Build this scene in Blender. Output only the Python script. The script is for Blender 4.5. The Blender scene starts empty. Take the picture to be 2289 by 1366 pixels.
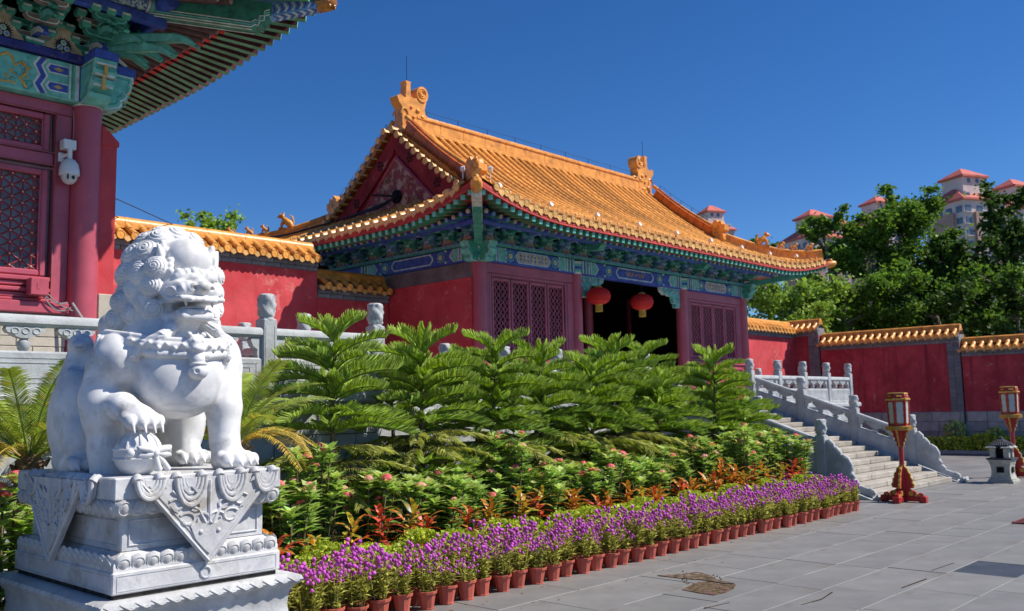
import bpy, math, random
import numpy as np
from mathutils import Vector, Matrix

SC = bpy.context.scene
COL = SC.collection
RND = random.Random(11)
PI = math.pi

# ---------------------------------------------------------------- camera
cam_d = bpy.data.cameras.new('camera')
cam = bpy.data.objects.new('camera', cam_d)
COL.objects.link(cam)
SC.camera = cam
YAW, PIT, ROLL = 0.816712727, 0.111426898, -0.0202369218
_f = Vector((math.cos(PIT)*math.sin(YAW), math.cos(PIT)*math.cos(YAW), math.sin(PIT)))
_r = Vector((math.cos(YAW), -math.sin(YAW), 0))
_u = _r.cross(_f)
_r2 = _r*math.cos(ROLL) + _u*math.sin(ROLL)
_u2 = _u*math.cos(ROLL) - _r*math.sin(ROLL)
cam.matrix_world = Matrix(((_r2.x, _u2.x, -_f.x, 0), (_r2.y, _u2.y, -_f.y, 0), (_r2.z, _u2.z, -_f.z, 1.8), (0, 0, 0, 1)))
cam_d.sensor_width = 36
cam_d.lens = 2055.02/2289*36
cam_d.clip_start = 0.05
cam_d.clip_end = 3000
cam_d.dof.use_dof = True
cam_d.dof.focus_distance = 8.0
cam_d.dof.aperture_fstop = 3.2

# ---------------------------------------------------------------- sky, sun, exposure
SUN = Vector((0.94, -1.0, 1.50)).normalized()
world = bpy.data.worlds.new('World')
SC.world = world
world.use_nodes = True
wn = world.node_tree
sky = wn.nodes.new('ShaderNodeTexSky')
sky.sky_type = 'NISHITA'
sky.sun_disc = False
sky.sun_elevation = math.asin(SUN.z)
sky.sun_rotation = math.atan2(SUN.x, SUN.y)
sky.altitude = 2000
sky.air_density = 1.0
sky.dust_density = 0.0
sky.ozone_density = 5.0
bg = wn.nodes['Background']
bg.inputs['Strength'].default_value = 0.085
hs = wn.nodes.new('ShaderNodeHueSaturation')
hs.inputs['Saturation'].default_value = 1.24
hs.inputs['Hue'].default_value = 0.507
hs.inputs['Value'].default_value = 1.0
wn.links.new(sky.outputs[0], hs.inputs['Color'])
wn.links.new(hs.outputs[0], bg.inputs['Color'])
sun_d = bpy.data.lights.new('sun', 'SUN')
sun_d.energy = 4.5
sun_d.angle = math.radians(0.53)
sun_d.color = (1.0, 0.93, 0.82)
sun = bpy.data.objects.new('sun', sun_d)
COL.objects.link(sun)
sun.rotation_euler = SUN.to_track_quat('Z', 'Y').to_euler()
sun.location = (10, -10, 30)
SC.view_settings.view_transform = 'Standard'
SC.view_settings.look = 'None'
SC.view_settings.exposure = 0.5
SC.view_settings.gamma = 1.0
SC.render.film_transparent = False
SC.cycles.max_bounces = 6
SC.cycles.diffuse_bounces = 4
SC.cycles.glossy_bounces = 2
SC.cycles.transparent_max_bounces = 6
SC.cycles.use_denoising = True

# ---------------------------------------------------------------- helpers
def tag(o, label=None, cat=None, group=None, kind=None):
    if label: o['label'] = label
    if cat: o['category'] = cat
    if group: o['group'] = group
    if kind: o['kind'] = kind
    return o

def thing(name, loc, label, cat, group=None, rz=0.0):
    o = bpy.data.objects.new(name, None)
    o.empty_display_size = 0.2
    COL.objects.link(o)
    o.location = loc
    o.rotation_euler = (0, 0, rz)
    return tag(o, label, cat, group)

def inst(name, me, parent, loc=(0, 0, 0), rot=(0, 0, 0), scale=(1, 1, 1), world_loc=True):
    """An object on shared mesh data; loc in world space unless world_loc is False."""
    o = bpy.data.objects.new(name, me)
    COL.objects.link(o)
    if parent is not None:
        o.parent = parent
        if world_loc:
            loc = Vector(loc) - base_of(parent)
    o.location = loc
    o.rotation_euler = rot
    o.scale = scale
    return o

def base_of(o):
    b = Vector((0, 0, 0))
    while o is not None:
        b = b + Vector(o.location)
        o = o.parent
    return b

class MB:
    """Collects shapes; mesh() or build() turns them into one mesh."""
    def __init__(s):
        s.v = []; s.f = []; s.m = []
    def add(s, vs, fs, mi=0):
        n = len(s.v)
        s.v.extend([tuple(p) for p in vs])
        s.f.extend([tuple(i+n for i in f) for f in fs])
        s.m.extend([mi]*len(fs))
        return s
    def box(s, x0, x1, y0, y1, z0, z1, mi=0):
        return s.add([(x0,y0,z0),(x1,y0,z0),(x1,y1,z0),(x0,y1,z0),(x0,y0,z1),(x1,y0,z1),(x1,y1,z1),(x0,y1,z1)],
            [(0,3,2,1),(4,5,6,7),(0,1,5,4),(1,2,6,5),(2,3,7,6),(3,0,4,7)], mi)
    def bbox(s, x0, x1, y0, y1, z0, z1, b=0.01, mi=0):
        """box with chamfered edges"""
        b = min(b, (x1-x0)*.45, (y1-y0)*.45, (z1-z0)*.45)
        vs = []; idx = {}
        for sx in (0, 1):
            for sy in (0, 1):
                for sz in (0, 1):
                    X = (x0, x1)[sx]; Y = (y0, y1)[sy]; Z = (z0, z1)[sz]
                    ix = X+(b if sx == 0 else -b); iy = Y+(b if sy == 0 else -b); iz = Z+(b if sz == 0 else -b)
                    for k, p in enumerate(((X, iy, iz), (ix, Y, iz), (ix, iy, Z))):
                        idx[(sx, sy, sz, k)] = len(vs); vs.append(p)
        fs = []
        I = lambda a, b_, c, k: idx[(a, b_, c, k)]
        for sx in (0, 1):
            q = [I(sx,0,0,0), I(sx,1,0,0), I(sx,1,1,0), I(sx,0,1,0)]
            fs.append(tuple(q if sx else q[::-1]))
        for sy in (0, 1):
            q = [I(0,sy,0,1), I(1,sy,0,1), I(1,sy,1,1), I(0,sy,1,1)]
            fs.append(tuple(q[::-1] if sy else q))
        for sz in (0, 1):
            q = [I(0,0,sz,2), I(1,0,sz,2), I(1,1,sz,2), I(0,1,sz,2)]
            fs.append(tuple(q if sz else q[::-1]))
        for sx in (0, 1):
            for sy in (0, 1):
                fs.append((I(sx,sy,0,0), I(sx,sy,0,1), I(sx,sy,1,1), I(sx,sy,1,0)))
            for sz in (0, 1):
                fs.append((I(sx,0,sz,0), I(sx,0,sz,2), I(sx,1,sz,2), I(sx,1,sz,0)))
        for sy in (0, 1):
            for sz in (0, 1):
                fs.append((I(0,sy,sz,1), I(0,sy,sz,2), I(1,sy,sz,2), I(1,sy,sz,1)))
        for sx in (0, 1):
            for sy in (0, 1):
                for sz in (0, 1):
                    fs.append((I(sx,sy,sz,0), I(sx,sy,sz,1), I(sx,sy,sz,2)))
        return s.add(vs, fs, mi)
    def ext(s, pts, d, mi=0, mi_side=None):
        """polygon (3D points) extruded by vector d"""
        n = len(pts); d = Vector(d)
        a = [Vector(p) for p in pts]; b = [p+d for p in a]
        s.add(a+b, [tuple(range(n))[::-1], tuple(range(n, 2*n))], mi)
        k = len(s.v)-2*n
        for i in range(n):
            j = (i+1) % n
            s.f.append((k+i, k+j, k+n+j, k+n+i)); s.m.append(mi if mi_side is None else mi_side)
        return s
    def tube(s, path, r, n=8, mi=0, cap=True, up=None, sq=1.0, a0=0.0):
        P = [Vector(p) for p in path]; m = len(P)
        rs = r if isinstance(r, (list, tuple)) else [r]*m
        vs = []; 
        T0 = (P[1]-P[0]).normalized()
        ref = Vector(up) if up is not None else (Vector((0,0,1)) if abs(T0.z) < .9 else Vector((1,0,0)))
        for i in range(m):
            T = (P[min(i+1, m-1)]-P[max(i-1, 0)])
            if T.length < 1e-9: T = T0
            T.normalize()
            A = ref.cross(T)
            if A.length < 1e-6: A = Vector((1,0,0)).cross(T)
            A.normalize(); B = T.cross(A)
            if up is None: ref = B
            for k in range(n):
                t = a0+2*PI*k/n
                vs.append(P[i]+A*(math.cos(t)*rs[i])+B*(math.sin(t)*rs[i]*sq))
        fs = []
        for i in range(m-1):
            for k in range(n):
                l = (k+1) % n
                fs.append((i*n+k, i*n+l, (i+1)*n+l, (i+1)*n+k))
        if cap:
            fs.append(tuple(range(n))[::-1]); fs.append(tuple(range((m-1)*n, m*n)))
        return s.add(vs, fs, mi)
    def lathe(s, prof, n=16, c=(0,0,0), mi=0, a0=0.0, flat=None, sx=1.0, sy=1.0, cap=True):
        vs = []
        for r, z in prof:
            for k in range(n):
                t = a0+2*PI*k/n
                vs.append((c[0]+r*math.cos(t)*sx, c[1]+r*math.sin(t)*sy, c[2]+z))
        fs = []
        for i in range(len(prof)-1):
            for k in range(n):
                l = (k+1) % n
                fs.append((i*n+k, i*n+l, (i+1)*n+l, (i+1)*n+k))
        if cap:
            m = len(prof)
            fs.append(tuple(range(n))[::-1]); fs.append(tuple(range((m-1)*n, m*n)))
        return s.add(vs, fs, mi)
    def ell(s, c, r, nu=10, nv=7, mi=0, M=None):
        vs = []; 
        for j in range(nv+1):
            ph = -PI/2+PI*j/nv
            for k in range(nu):
                t = 2*PI*k/nu
                p = Vector((math.cos(ph)*math.cos(t)*r[0], math.cos(ph)*math.sin(t)*r[1], math.sin(ph)*r[2]))
                if M is not None: p = M @ p
                vs.append((c[0]+p[0], c[1]+p[1], c[2]+p[2]))
        fs = []
        for j in range(nv):
            for k in range(nu):
                l = (k+1) % nu
                fs.append((j*nu+k, j*nu+l, (j+1)*nu+l, (j+1)*nu+k))
        return s.add(vs, fs, mi)
    def grid(s, rows, mi=0, flip=False):
        """rows: list of equal-length lists of points"""
        m = len(rows); n = len(rows[0])
        fs = []
        for i in range(m-1):
            for k in range(n-1):
                q = (i*n+k, i*n+k+1, (i+1)*n+k+1, (i+1)*n+k)
                fs.append(q[::-1] if flip else q)
        return s.add([p for r in rows for p in r], fs, mi)
    def join(s, o, M=None, mi=None):
        n = len(s.v)
        s.v.extend([tuple(M @ Vector(p)) if M is not None else p for p in o.v])
        s.f.extend([tuple(i+n for i in f) for f in o.f])
        s.m.extend(o.m if mi is None else [mi]*len(o.f))
        return s
    def mesh(s, name, mats, smooth=None, off=None):
        me = bpy.data.meshes.new(name)
        vs = s.v
        if off is not None:
            vs = [(p[0]-off[0], p[1]-off[1], p[2]-off[2]) for p in vs]
        me.from_pydata(vs, [], s.f)
        if not isinstance(mats, (list, tuple)): mats = [mats]
        for m in mats: me.materials.append(m)
        if len(mats) > 1: me.polygons.foreach_set('material_index', s.m)
        if smooth is not None:
            me.polygons.foreach_set('use_smooth', [True]*len(me.polygons))
            if smooth < 3: me.set_sharp_from_angle(angle=smooth)
        me.update()
        return me
    def build(s, name, mats, parent=None, smooth=None):
        """world-space shapes -> one object under parent"""
        b = base_of(parent) if parent is not None else None
        me = s.mesh(name, mats, smooth, b)
        o = bpy.data.objects.new(name, me)
        COL.objects.link(o)
        if parent is not None: o.parent = parent
        return o
    def solo(s, name, mats, loc, label, cat, group=None, smooth=None):
        """a top-level one-mesh thing with its origin at loc"""
        me = s.mesh(name, mats, smooth, loc)
        o = bpy.data.objects.new(name, me)
        COL.objects.link(o)
        o.location = loc
        return tag(o, label, cat, group)

def np_mesh(name, V, F, mats, mi=None, smooth=False):
    """numpy verts (n,3) and quad or tri faces (m,k) -> mesh"""
    me = bpy.data.meshes.new(name)
    V = np.asarray(V, np.float32); F = np.asarray(F, np.int32)
    k = F.shape[1]
    me.vertices.add(len(V)); me.vertices.foreach_set('co', V.ravel())
    me.loops.add(F.size); me.loops.foreach_set('vertex_index', F.ravel())
    me.polygons.add(len(F)); me.polygons.foreach_set('loop_start', np.arange(0, F.size, k, dtype=np.int32))
    if not isinstance(mats, (list, tuple)): mats = [mats]
    for m in mats: me.materials.append(m)
    if mi is not None: me.polygons.foreach_set('material_index', np.asarray(mi, np.int32))
    if smooth: me.polygons.foreach_set('use_smooth', np.ones(len(F), bool))
    me.update(calc_edges=True)
    return me

# ---------------------------------------------------------------- materials
def mat(name, col, rough=.6, var=.18, scale=5.0, bump=.12, bscale=30.0, spec=.4, rnd=0.0, stain=None, streak=None,
        leaf=False, island=0.0, col2=None, coat=0.0, emit=None, tr=.35, bdist=.01, metal=0.0, mott=None):
    """procedural material: base colour with noise, optional stains/streaks, per-object or per-island variation"""
    m = bpy.data.materials.new(name); m.use_nodes = True
    nt = m.node_tree; N = nt.nodes; L = nt.links
    bs = N['Principled BSDF']
    tc = N.new('ShaderNodeTexCoord')
    vec = tc.outputs['Object']
    def noise(sc, detail=4.0, rough_=.6, v=None, dist=0.0):
        n = N.new('ShaderNodeTexNoise'); n.inputs['Scale'].default_value = sc
        n.inputs['Detail'].default_value = detail; n.inputs['Roughness'].default_value = rough_
        n.inputs['Distortion'].default_value = dist
        L.new(v if v is not None else vec, n.inputs['Vector']); return n.outputs['Fac']
    def ramp(src, a, b, ca=(0,0,0,1), cb=(1,1,1,1)):
        r = N.new('ShaderNodeValToRGB'); r.color_ramp.elements[0].position = a; r.color_ramp.elements[1].position = b
        r.color_ramp.elements[0].color = ca; r.color_ramp.elements[1].color = cb
        L.new(src, r.inputs['Fac']); return r.outputs['Color']
    def mix(fac, a, b, mode='MIX'):
        x = N.new('ShaderNodeMix'); x.data_type = 'RGBA'; x.blend_type = mode
        if isinstance(fac, float): x.inputs[0].default_value = fac
        else: L.new(fac, x.inputs[0])
        for k, c in ((6, a), (7, b)):
            if isinstance(c, (tuple, list)): x.inputs[k].default_value = (c[0], c[1], c[2], 1)
            else: L.new(c, x.inputs[k])
        return x.outputs[2]
    c = (col[0], col[1], col[2])
    cur = None
    if col2 is not None:
        if island:
            g = N.new('ShaderNodeNewGeometry'); src = g.outputs['Random Per Island']
        elif rnd:
            oi = N.new('ShaderNodeObjectInfo'); src = oi.outputs['Random']
        else:
            src = ramp(noise(scale*.6, 3), .4, .62)
        cur = mix(src, c, col2)
    else:
        cur = c
    if var:
        lo = max(0, 1-var*1.6); hi = 1+var
        f = noise(scale, 5)
        cur = mix(1.0, cur, ramp(f, .3, .7, (lo, lo, lo, 1), (hi, hi, hi, 1)), 'MULTIPLY')
    if island and col2 is None:
        g = N.new('ShaderNodeNewGeometry')
        cur = mix(1.0, cur, ramp(g.outputs['Random Per Island'], 0, 1, (1-island,)*3+(1,), (1+island*.7,)*3+(1,)), 'MULTIPLY')
    if rnd and (col2 is None or island):
        oi = N.new('ShaderNodeObjectInfo')
        cur = mix(1.0, cur, ramp(oi.outputs['Random'], 0, 1, (1-rnd,)*3+(1,), (1+rnd*.6,)*3+(1,)), 'MULTIPLY')
    if mott is not None:           # (colour, scale, lo, hi) patches with a shape of their own
        cur = mix(ramp(noise(mott[1], 6, .65, dist=.3), mott[2], mott[3]), cur, mott[0])
    if stain is not None:          # (colour, scale, threshold)
        cur = mix(ramp(noise(stain[1], 7, .7, dist=.6), stain[2], stain[2]+.14), cur, stain[0])
    if streak is not None:         # vertical run-off streaks (colour, scale, threshold)
        mp = N.new('ShaderNodeMapping'); mp.inputs['Scale'].default_value = (1, 1, .07)
        L.new(vec, mp.inputs['Vector'])
        cur = mix(ramp(noise(streak[1], 5, .65, mp.outputs[0]), streak[2], streak[2]+.22), cur, streak[0])
    if isinstance(cur, tuple): bs.inputs['Base Color'].default_value = (*cur, 1)
    else: L.new(cur, bs.inputs['Base Color'])
    bs.inputs['Roughness'].default_value = rough
    bs.inputs['Specular IOR Level'].default_value = spec
    bs.inputs['Metallic'].default_value = metal
    if coat:
        bs.inputs['Coat Weight'].default_value = coat; bs.inputs['Coat Roughness'].default_value = .15
    if bump:
        b = N.new('ShaderNodeBump'); b.inputs['Strength'].default_value = min(1, bump*3); b.inputs['Distance'].default_value = bdist
        L.new(noise(bscale, 6, .65), b.inputs['Height']); L.new(b.outputs[0], bs.inputs['Normal'])
    if emit:
        bs.inputs['Emission Color'].default_value = (*emit[0], 1); bs.inputs['Emission Strength'].default_value = emit[1]
    if leaf:
        t = N.new('ShaderNodeBsdfTranslucent'); x = N.new('ShaderNodeMixShader'); x.inputs[0].default_value = tr
        if isinstance(cur, tuple): t.inputs[0].default_value = (*cur, 1)
        else: L.new(mix(1.0, cur, (1.25, 1.2, .55), 'MULTIPLY'), t.inputs[0])
        L.new(bs.outputs[0], x.inputs[1]); L.new(t.outputs[0], x.inputs[2]); L.new(x.outputs[0], N['Material Output'].inputs['Surface'])
    return m

M = {}
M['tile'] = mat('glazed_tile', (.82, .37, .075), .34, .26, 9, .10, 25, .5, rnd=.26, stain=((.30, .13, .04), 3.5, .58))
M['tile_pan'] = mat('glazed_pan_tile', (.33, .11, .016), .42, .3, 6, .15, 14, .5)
M['tile_end'] = mat('glazed_tile_end', (.78, .44, .14), .32, .2, 14, .25, 60, .5, rnd=.2)
M['ridge'] = mat('glazed_ridge', (.74, .31, .05), .36, .25, 5, .15, 20, .5, stain=((.25, .1, .03), 3, .6))
M['ridge_side'] = mat('glazed_ridge_side', (.50, .12, .018), .4, .25, 4, .15, 16, .5, stain=((.16, .06, .03), 3, .58))
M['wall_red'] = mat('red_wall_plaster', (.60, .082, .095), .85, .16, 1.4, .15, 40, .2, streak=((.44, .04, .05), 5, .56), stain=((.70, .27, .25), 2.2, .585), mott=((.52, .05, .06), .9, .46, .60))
M['wall_red_shade'] = mat('shaded_weathered_red_plaster', (.50, .07, .085), .88, .22, 1.6, .18, 35, .2, streak=((.26, .035, .05), 6, .5), stain=((.58, .22, .21), 2.6, .59), mott=((.36, .04, .055), .8, .46, .60))  # red wall plaster with shade mixed into the base colour; streaks are weathering
M['wood_red'] = mat('red_lacquer_wood', (.42, .080, .125), .42, .14, 3, .06, 18, .45)
M['wood_red_lit'] = mat('red_lacquer_lit', (.46, .080, .115), .38, .12, 2.5, .05, 14, .5, streak=((.24, .02, .03), 5, .62))  # lit copy of the red lacquer: sunlight put into a lighter base colour
M['wood_edge'] = mat('worn_wood_edge', (.36, .10, .10), .55, .2, 6, .08, 20, .4)
M['gable_red'] = mat('gable_board_red', (.27, .028, .035), .8, .3, 2, .15, 20, .2, stain=((.62, .30, .30), 2.6, .60))
M['gold'] = mat('gold_paint', (.62, .36, .07), .4, .2, 9, .1, 30, .5)
M['green'] = mat('painted_green', (.07, .34, .25), .6, .25, 8, .1, 30, .3)
M['green_dk'] = mat('painted_dark_green', (.045, .24, .17), .6, .3, 8, .1, 30, .3)
M['green_raf'] = mat('rafter_green', (.095, .36, .20), .6, .3, 5, .1, 22, .3, rnd=.2, stain=((.12, .10, .07), 4, .63))
M['teal'] = mat('painted_teal', (.16, .50, .44), .6, .22, 7, .1, 30, .3)
M['blue'] = mat('painted_blue', (.05, .095, .42), .6, .25, 8, .1, 30, .3)
M['blue_lt'] = mat('painted_light_blue', (.16, .32, .58), .6, .22, 8, .1, 30, .3)
M['white_p'] = mat('painted_white', (.66, .68, .62), .6, .22, 8, .1, 30, .3)
M['cream_p'] = mat('painted_cream', (.60, .46, .30), .6, .25, 8, .1, 30, .3)
M['raf_dark'] = mat('rafter_dark_wood', (.12, .075, .075), .75, .3, 5, .1, 22, .2, rnd=.2)
M['raf_red'] = mat('rafter_red', (.50, .05, .045), .65, .25, 5, .1, 22, .3, rnd=.15)
M['raf_end'] = mat('rafter_painted_end', (.55, .42, .42), .6, .2, 8, .1, 30, .3, rnd=.2)
M['marble'] = mat('white_marble', (.60, .605, .615), .55, .12, 2.6, .12, 22, .4, stain=((.36, .33, .29), 3.2, .54), streak=((.42, .41, .39), 6, .52), mott=((.46, .47, .50), 5, .46, .60))
M['lion'] = mat('carved_white_marble', (.74, .74, .745), .55, .10, 3.2, .05, 40, .4, stain=((.46, .44, .41), 3.4, .55), streak=((.52, .51, .49), 7, .54), bdist=.006, mott=((.56, .57, .60), 5, .46, .60))
M['marble_dirty'] = mat('weathered_marble', (.54, .55, .56), .62, .2, 2.6, .18, 18, .35, stain=((.12, .11, .10), 2.8, .60), streak=((.30, .29, .27), 6, .54), mott=((.44, .45, .47), 4, .46, .6))
M['balu'] = mat('balustrade_marble', (.42, .445, .47), .62, .18, 3, .2, 24, .35, stain=((.26, .26, .26), 2.4, .62), streak=((.36, .37, .38), 6, .6), rnd=.06)
M['granite'] = mat('paving_granite', (.196, .194, .192), .5, .12, 2.0, .14, 60, .45, rnd=.38, col2=(.225, .222, .218), stain=((.165, .145, .125), 1.3, .54), mott=((.25, .24, .225), .7, .48, .62))
M['granite_dk'] = mat('wet_dark_granite', (.06, .07, .085), .4, .2, 3, .12, 60, .5)
M['joint'] = mat('paving_joint', (.10, .096, .09), .9, .3, 9, .2, 60, .2)
M['step'] = mat('sandstone_step', (.40, .37, .325), .75, .18, 3, .15, 40, .3, rnd=.12, stain=((.26, .22, .17), 2.0, .6))
M['greybrick'] = mat('grey_brick', (.20, .21, .23), .85, .25, 5, .2, 40, .2, rnd=.22)
M['block'] = mat('grey_stone_block', (.36, .37, .37), .8, .18, 4, .2, 30, .25, rnd=.16)
M['mortar'] = mat('mortar', (.24, .24, .24), .95, .2, 9, .15, 50, .1)
M['beige'] = mat('beige_brick', (.50, .46, .38), .8, .12, 4, .12, 40, .25, rnd=.1)
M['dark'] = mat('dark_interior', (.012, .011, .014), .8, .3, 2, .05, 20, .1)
M['plaster'] = mat('grey_plaster_cap', (.23, .20, .20), .9, .2, 3, .15, 30, .2, streak=((.14, .12, .13), 5, .58))
M['soil'] = mat('soil', (.07, .045, .03), .95, .4, 8, .5, 40, .1, bdist=.03)
M['white_pl'] = mat('white_plastic', (.72, .72, .72), .4, .06, 5, .02, 20, .5)
M['black_m'] = mat('black_metal', (.02, .02, .022), .5, .1, 5, .05, 20, .4)
M['glass_w'] = mat('pale_window_paper', (.30, .38, .42), .25, .2, 3, .02, 10, .5)
# ================================================================ GROUND
m = MB(); m.add([(-400, -400, -.05), (900, -400, -.05), (900, 900, -.05), (-400, 900, -.05)], [(0, 1, 2, 3)])
g = m.build('ground', [mat('ground_earth', (.16, .16, .13), .95, .3, .3, .2, 8, .1)]); tag(g, kind='structure')
# paving: a far sheet with slab joints in the material, near slabs as pieces
pm = bpy.data.materials.new('paving_far'); pm.use_nodes = True
nt = pm.node_tree; bs = nt.nodes['Principled BSDF']
tc = nt.nodes.new('ShaderNodeTexCoord'); br0 = nt.nodes.new('ShaderNodeTexBrick')
nt.links.new(tc.outputs['Object'], br0.inputs['Vector'])
br0.inputs['Color1'].default_value = (.23, .23, .24, 1); br0.inputs['Color2'].default_value = (.19, .195, .205, 1); br0.inputs['Mortar'].default_value = (.12, .115, .11, 1)
br0.inputs['Scale'].default_value = 1.0; br0.inputs['Brick Width'].default_value = 1.1; br0.inputs['Row Height'].default_value = .62; br0.inputs['Mortar Size'].default_value = .008
nz = nt.nodes.new('ShaderNodeTexNoise'); nz.inputs['Scale'].default_value = .9; nz.inputs['Detail'].default_value = 6; nt.links.new(tc.outputs['Object'], nz.inputs['Vector'])
rp = nt.nodes.new('ShaderNodeValToRGB'); rp.color_ramp.elements[0].position = .3; rp.color_ramp.elements[1].position = .7; rp.color_ramp.elements[0].color = (.72, .70, .68, 1); rp.color_ramp.elements[1].color = (1.12, 1.12, 1.12, 1)
mx = nt.nodes.new('ShaderNodeMix'); mx.data_type = 'RGBA'; mx.blend_type = 'MULTIPLY'; mx.inputs[0].default_value = 1
nt.links.new(nz.outputs[0], rp.inputs[0]); nt.links.new(br0.outputs['Color'], mx.inputs[6]); nt.links.new(rp.outputs[0], mx.inputs[7]); nt.links.new(mx.outputs[2], bs.inputs['Base Color'])
bs.inputs['Roughness'].default_value = .5
m = MB(); m.add([(-14, -14, -.012), (34, -14, -.012), (34, 26, -.012), (-14, 26, -.012)], [(0, 1, 2, 3)])
pave = m.build('pavement', [pm]); tag(pave, kind='structure')
m = MB(); m.add([(2, -3.2, -.008), (23.5, -3.2, -.008), (23.5, 7.05, -.008), (2, 7.05, -.008)], [(0, 1, 2, 3)])
jb = m.build('joint_bed', [M['joint']], pave)
sl_cache = {}
rs = random.Random(21)
patch_holes = [(7.78, 8.30, 4.83, 5.22), (8.20, 8.78, 5.22, 5.60)]
row = 0; y = -2.6
while y < 6.9:
    w = rs.choice((.50, .62, .62, .74))
    x = 2.4-rs.uniform(0, .9)
    while x < 23.2:
        L_ = rs.choice((.62, .82, 1.0, 1.15, 1.35, 1.6))
        # only the slabs the picture shows
        cx, cy = x+L_/2, y+w/2
        vis = (cx*.684-cy*.729) > -3.2 and (cx*.729+cy*.684) > 6.0 and (cx*.684-cy*.729)/(cx*.729+cy*.684) < .60
        if vis and (cx < 16 or cy > 2.0):
            k = (L_, w, rs.randrange(3))
            dark = abs(cx-11.1) < .55 and abs(cy-3.4) < .32
            if dark:
                mm = MB(); mm.bbox(0, L_-.010, 0, w-.010, -.03, 0, .005); me = mm.mesh('paving_slab_dark', [M['granite_dk']])
            else:
                if k not in sl_cache:
                    mm = MB(); mm.bbox(0, L_-.006, 0, w-.006, -.03, 0, .004); sl_cache[k] = mm.mesh('paving_slab', [M['granite']])
                me = sl_cache[k]
            inst('paving_slab', me, pave, (x, y, rs.uniform(-.002, .0025)), (rs.gauss(0, .0012), rs.gauss(0, .0012), 0))
        x += L_
    y += w
# broken corner filled with rubble, and loose cracked edges
def patch(pts, z, mt, name):
    m = MB(); m.ext([(x_, y_, .0) for x_, y_ in pts], (0, 0, z)); return m.build(name, [mt], pave)
rub = mat('rubble_fill', (.13, .10, .055), .95, .5, 16, .6, 70, .1, col2=(.24, .17, .14), bdist=.02)
patch([(8.32, 5.78), (8.55, 5.62), (8.76, 5.56), (8.66, 5.34), (8.50, 5.16), (8.42, 4.92), (8.36, 5.02), (8.40, 5.22), (8.34, 5.46)], .009, rub, 'rubble_patch')
patch([(8.36, 5.20), (8.20, 5.24), (8.02, 5.20), (7.84, 5.16), (7.80, 4.95), (7.80, 4.78), (7.98, 4.76), (8.20, 4.80), (8.38, 4.88), (8.30, 5.02)], .008, mat('rubble_fill_reddish', (.20, .12, .10), .95, .5, 18, .6, 70, .1, col2=(.13, .11, .05), bdist=.02), 'rubble_patch')
m = MB()
rs = random.Random(8)
for k in range(160):
    x_ = rs.uniform(7.8, 8.75); y_ = rs.uniform(4.8, 5.7)
    if abs((y_-5.1)-(x_-8.2)*.9) < .28: m.ell((x_, y_, .006), (rs.uniform(.004, .010),)*3, 5, 4)
o = m.build('gravel', [rub], pave); tag(o, kind='stuff')
# cracks: thin dark slivers between slabs
m = MB()
for pts in (((7.9, 3.95), (8.25, 3.92), (8.6, 3.98)), ((9.2, 3.55), (9.8, 3.53)), ((10.3, 3.65), (10.9, 3.62)), ((7.25, 4.55), (7.6, 4.5)), ((11.6, 2.9), (12.1, 2.93))):
    for (a, b) in zip(pts, pts[1:]):
        m.ext([(a[0], a[1]-.004, .0), (b[0], b[1]-.006, .0), (b[0], b[1]+.006, .0), (a[0], a[1]+.005, .0)], (0, 0, .0055))
m.build('open_joint', [M['soil']], pave)
# rusty plate at the right edge
m = MB(); m.bbox(14.8, 15.5, 3.55, 4.08, .0, .022, .006)
for i in range(5): m.bbox(14.86+i*.12, 14.92+i*.12, 3.60, 4.03, .022, .03, .003)
m.solo('drain_cover', [mat('rusty_iron', (.16, .035, .03), .7, .3, 8, .2, 40)], (15.1, 3.8, 0), 'rusty reddish drain cover in the paving at the right edge', 'drain cover')
# planting bed
m = MB(); rows = []
for i in range(31):
    x_ = 0.6+i*.53
    rows.append([(x_, y_, .03+.03*math.sin(x_*3+y_*5)+(.02 if y_ > 7 else 0)) for y_ in (6.98, 7.4, 8.0, 8.8, 9.4, 9.72)])
m.grid(rows, 0, True)
m.grid([[(x_, y_, .03+.03*math.sin(x_*3+y_*5)) for y_ in (9.72, 10.6, 11.92)] for x_ in [7.8+.5*i for i in range(19)]], 0, True)
o = m.build('planting_bed', [M['soil']], None, smooth=3); tag(o, kind='structure')
# ================================================================ GATE HALL
GX0, GX1, GY0, GYM = 11.95, 26.95, 12.08, 17.0
GY1 = 2*GYM-GY0
EZ = 5.74
HALF = GYM-GY0
FLOOR = 1.77
GXL, GXR = 14.08, 24.82            # gable planes
CX = (13.85, 17.10, 21.75, 25.05)
CY = 13.96
def prof(u):
    t = u/HALF
    return 3.02*(.45*t+.55*t*t)
def upt(d):
    return .40*max(0.0, 1-d/2.9)**2
def roof_pt(along, u, lo, hi):
    """height and outward flare at distance u in from the eave, at a place along it"""
    d = min(along-lo, hi-along)
    k = upt(d)*max(0.0, 1-u/3.2)**2
    return EZ+prof(u)+k, .30*k
def pf(x, u, dz=0.0):
    z, fl = roof_pt(x, u, GX0, GX1)
    return Vector((x, GY0+u-fl, z+dz))
def pl(y, u, dz=0.0):
    z, fl = roof_pt(y, u, GY0, GY1)
    return Vector((GX0+u-fl, y, z+dz))

gate = thing('gate_hall', (19.45, 17.0, FLOOR), 'red gate hall with yellow glazed hip and gable roof beyond the pines', 'building')

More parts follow.
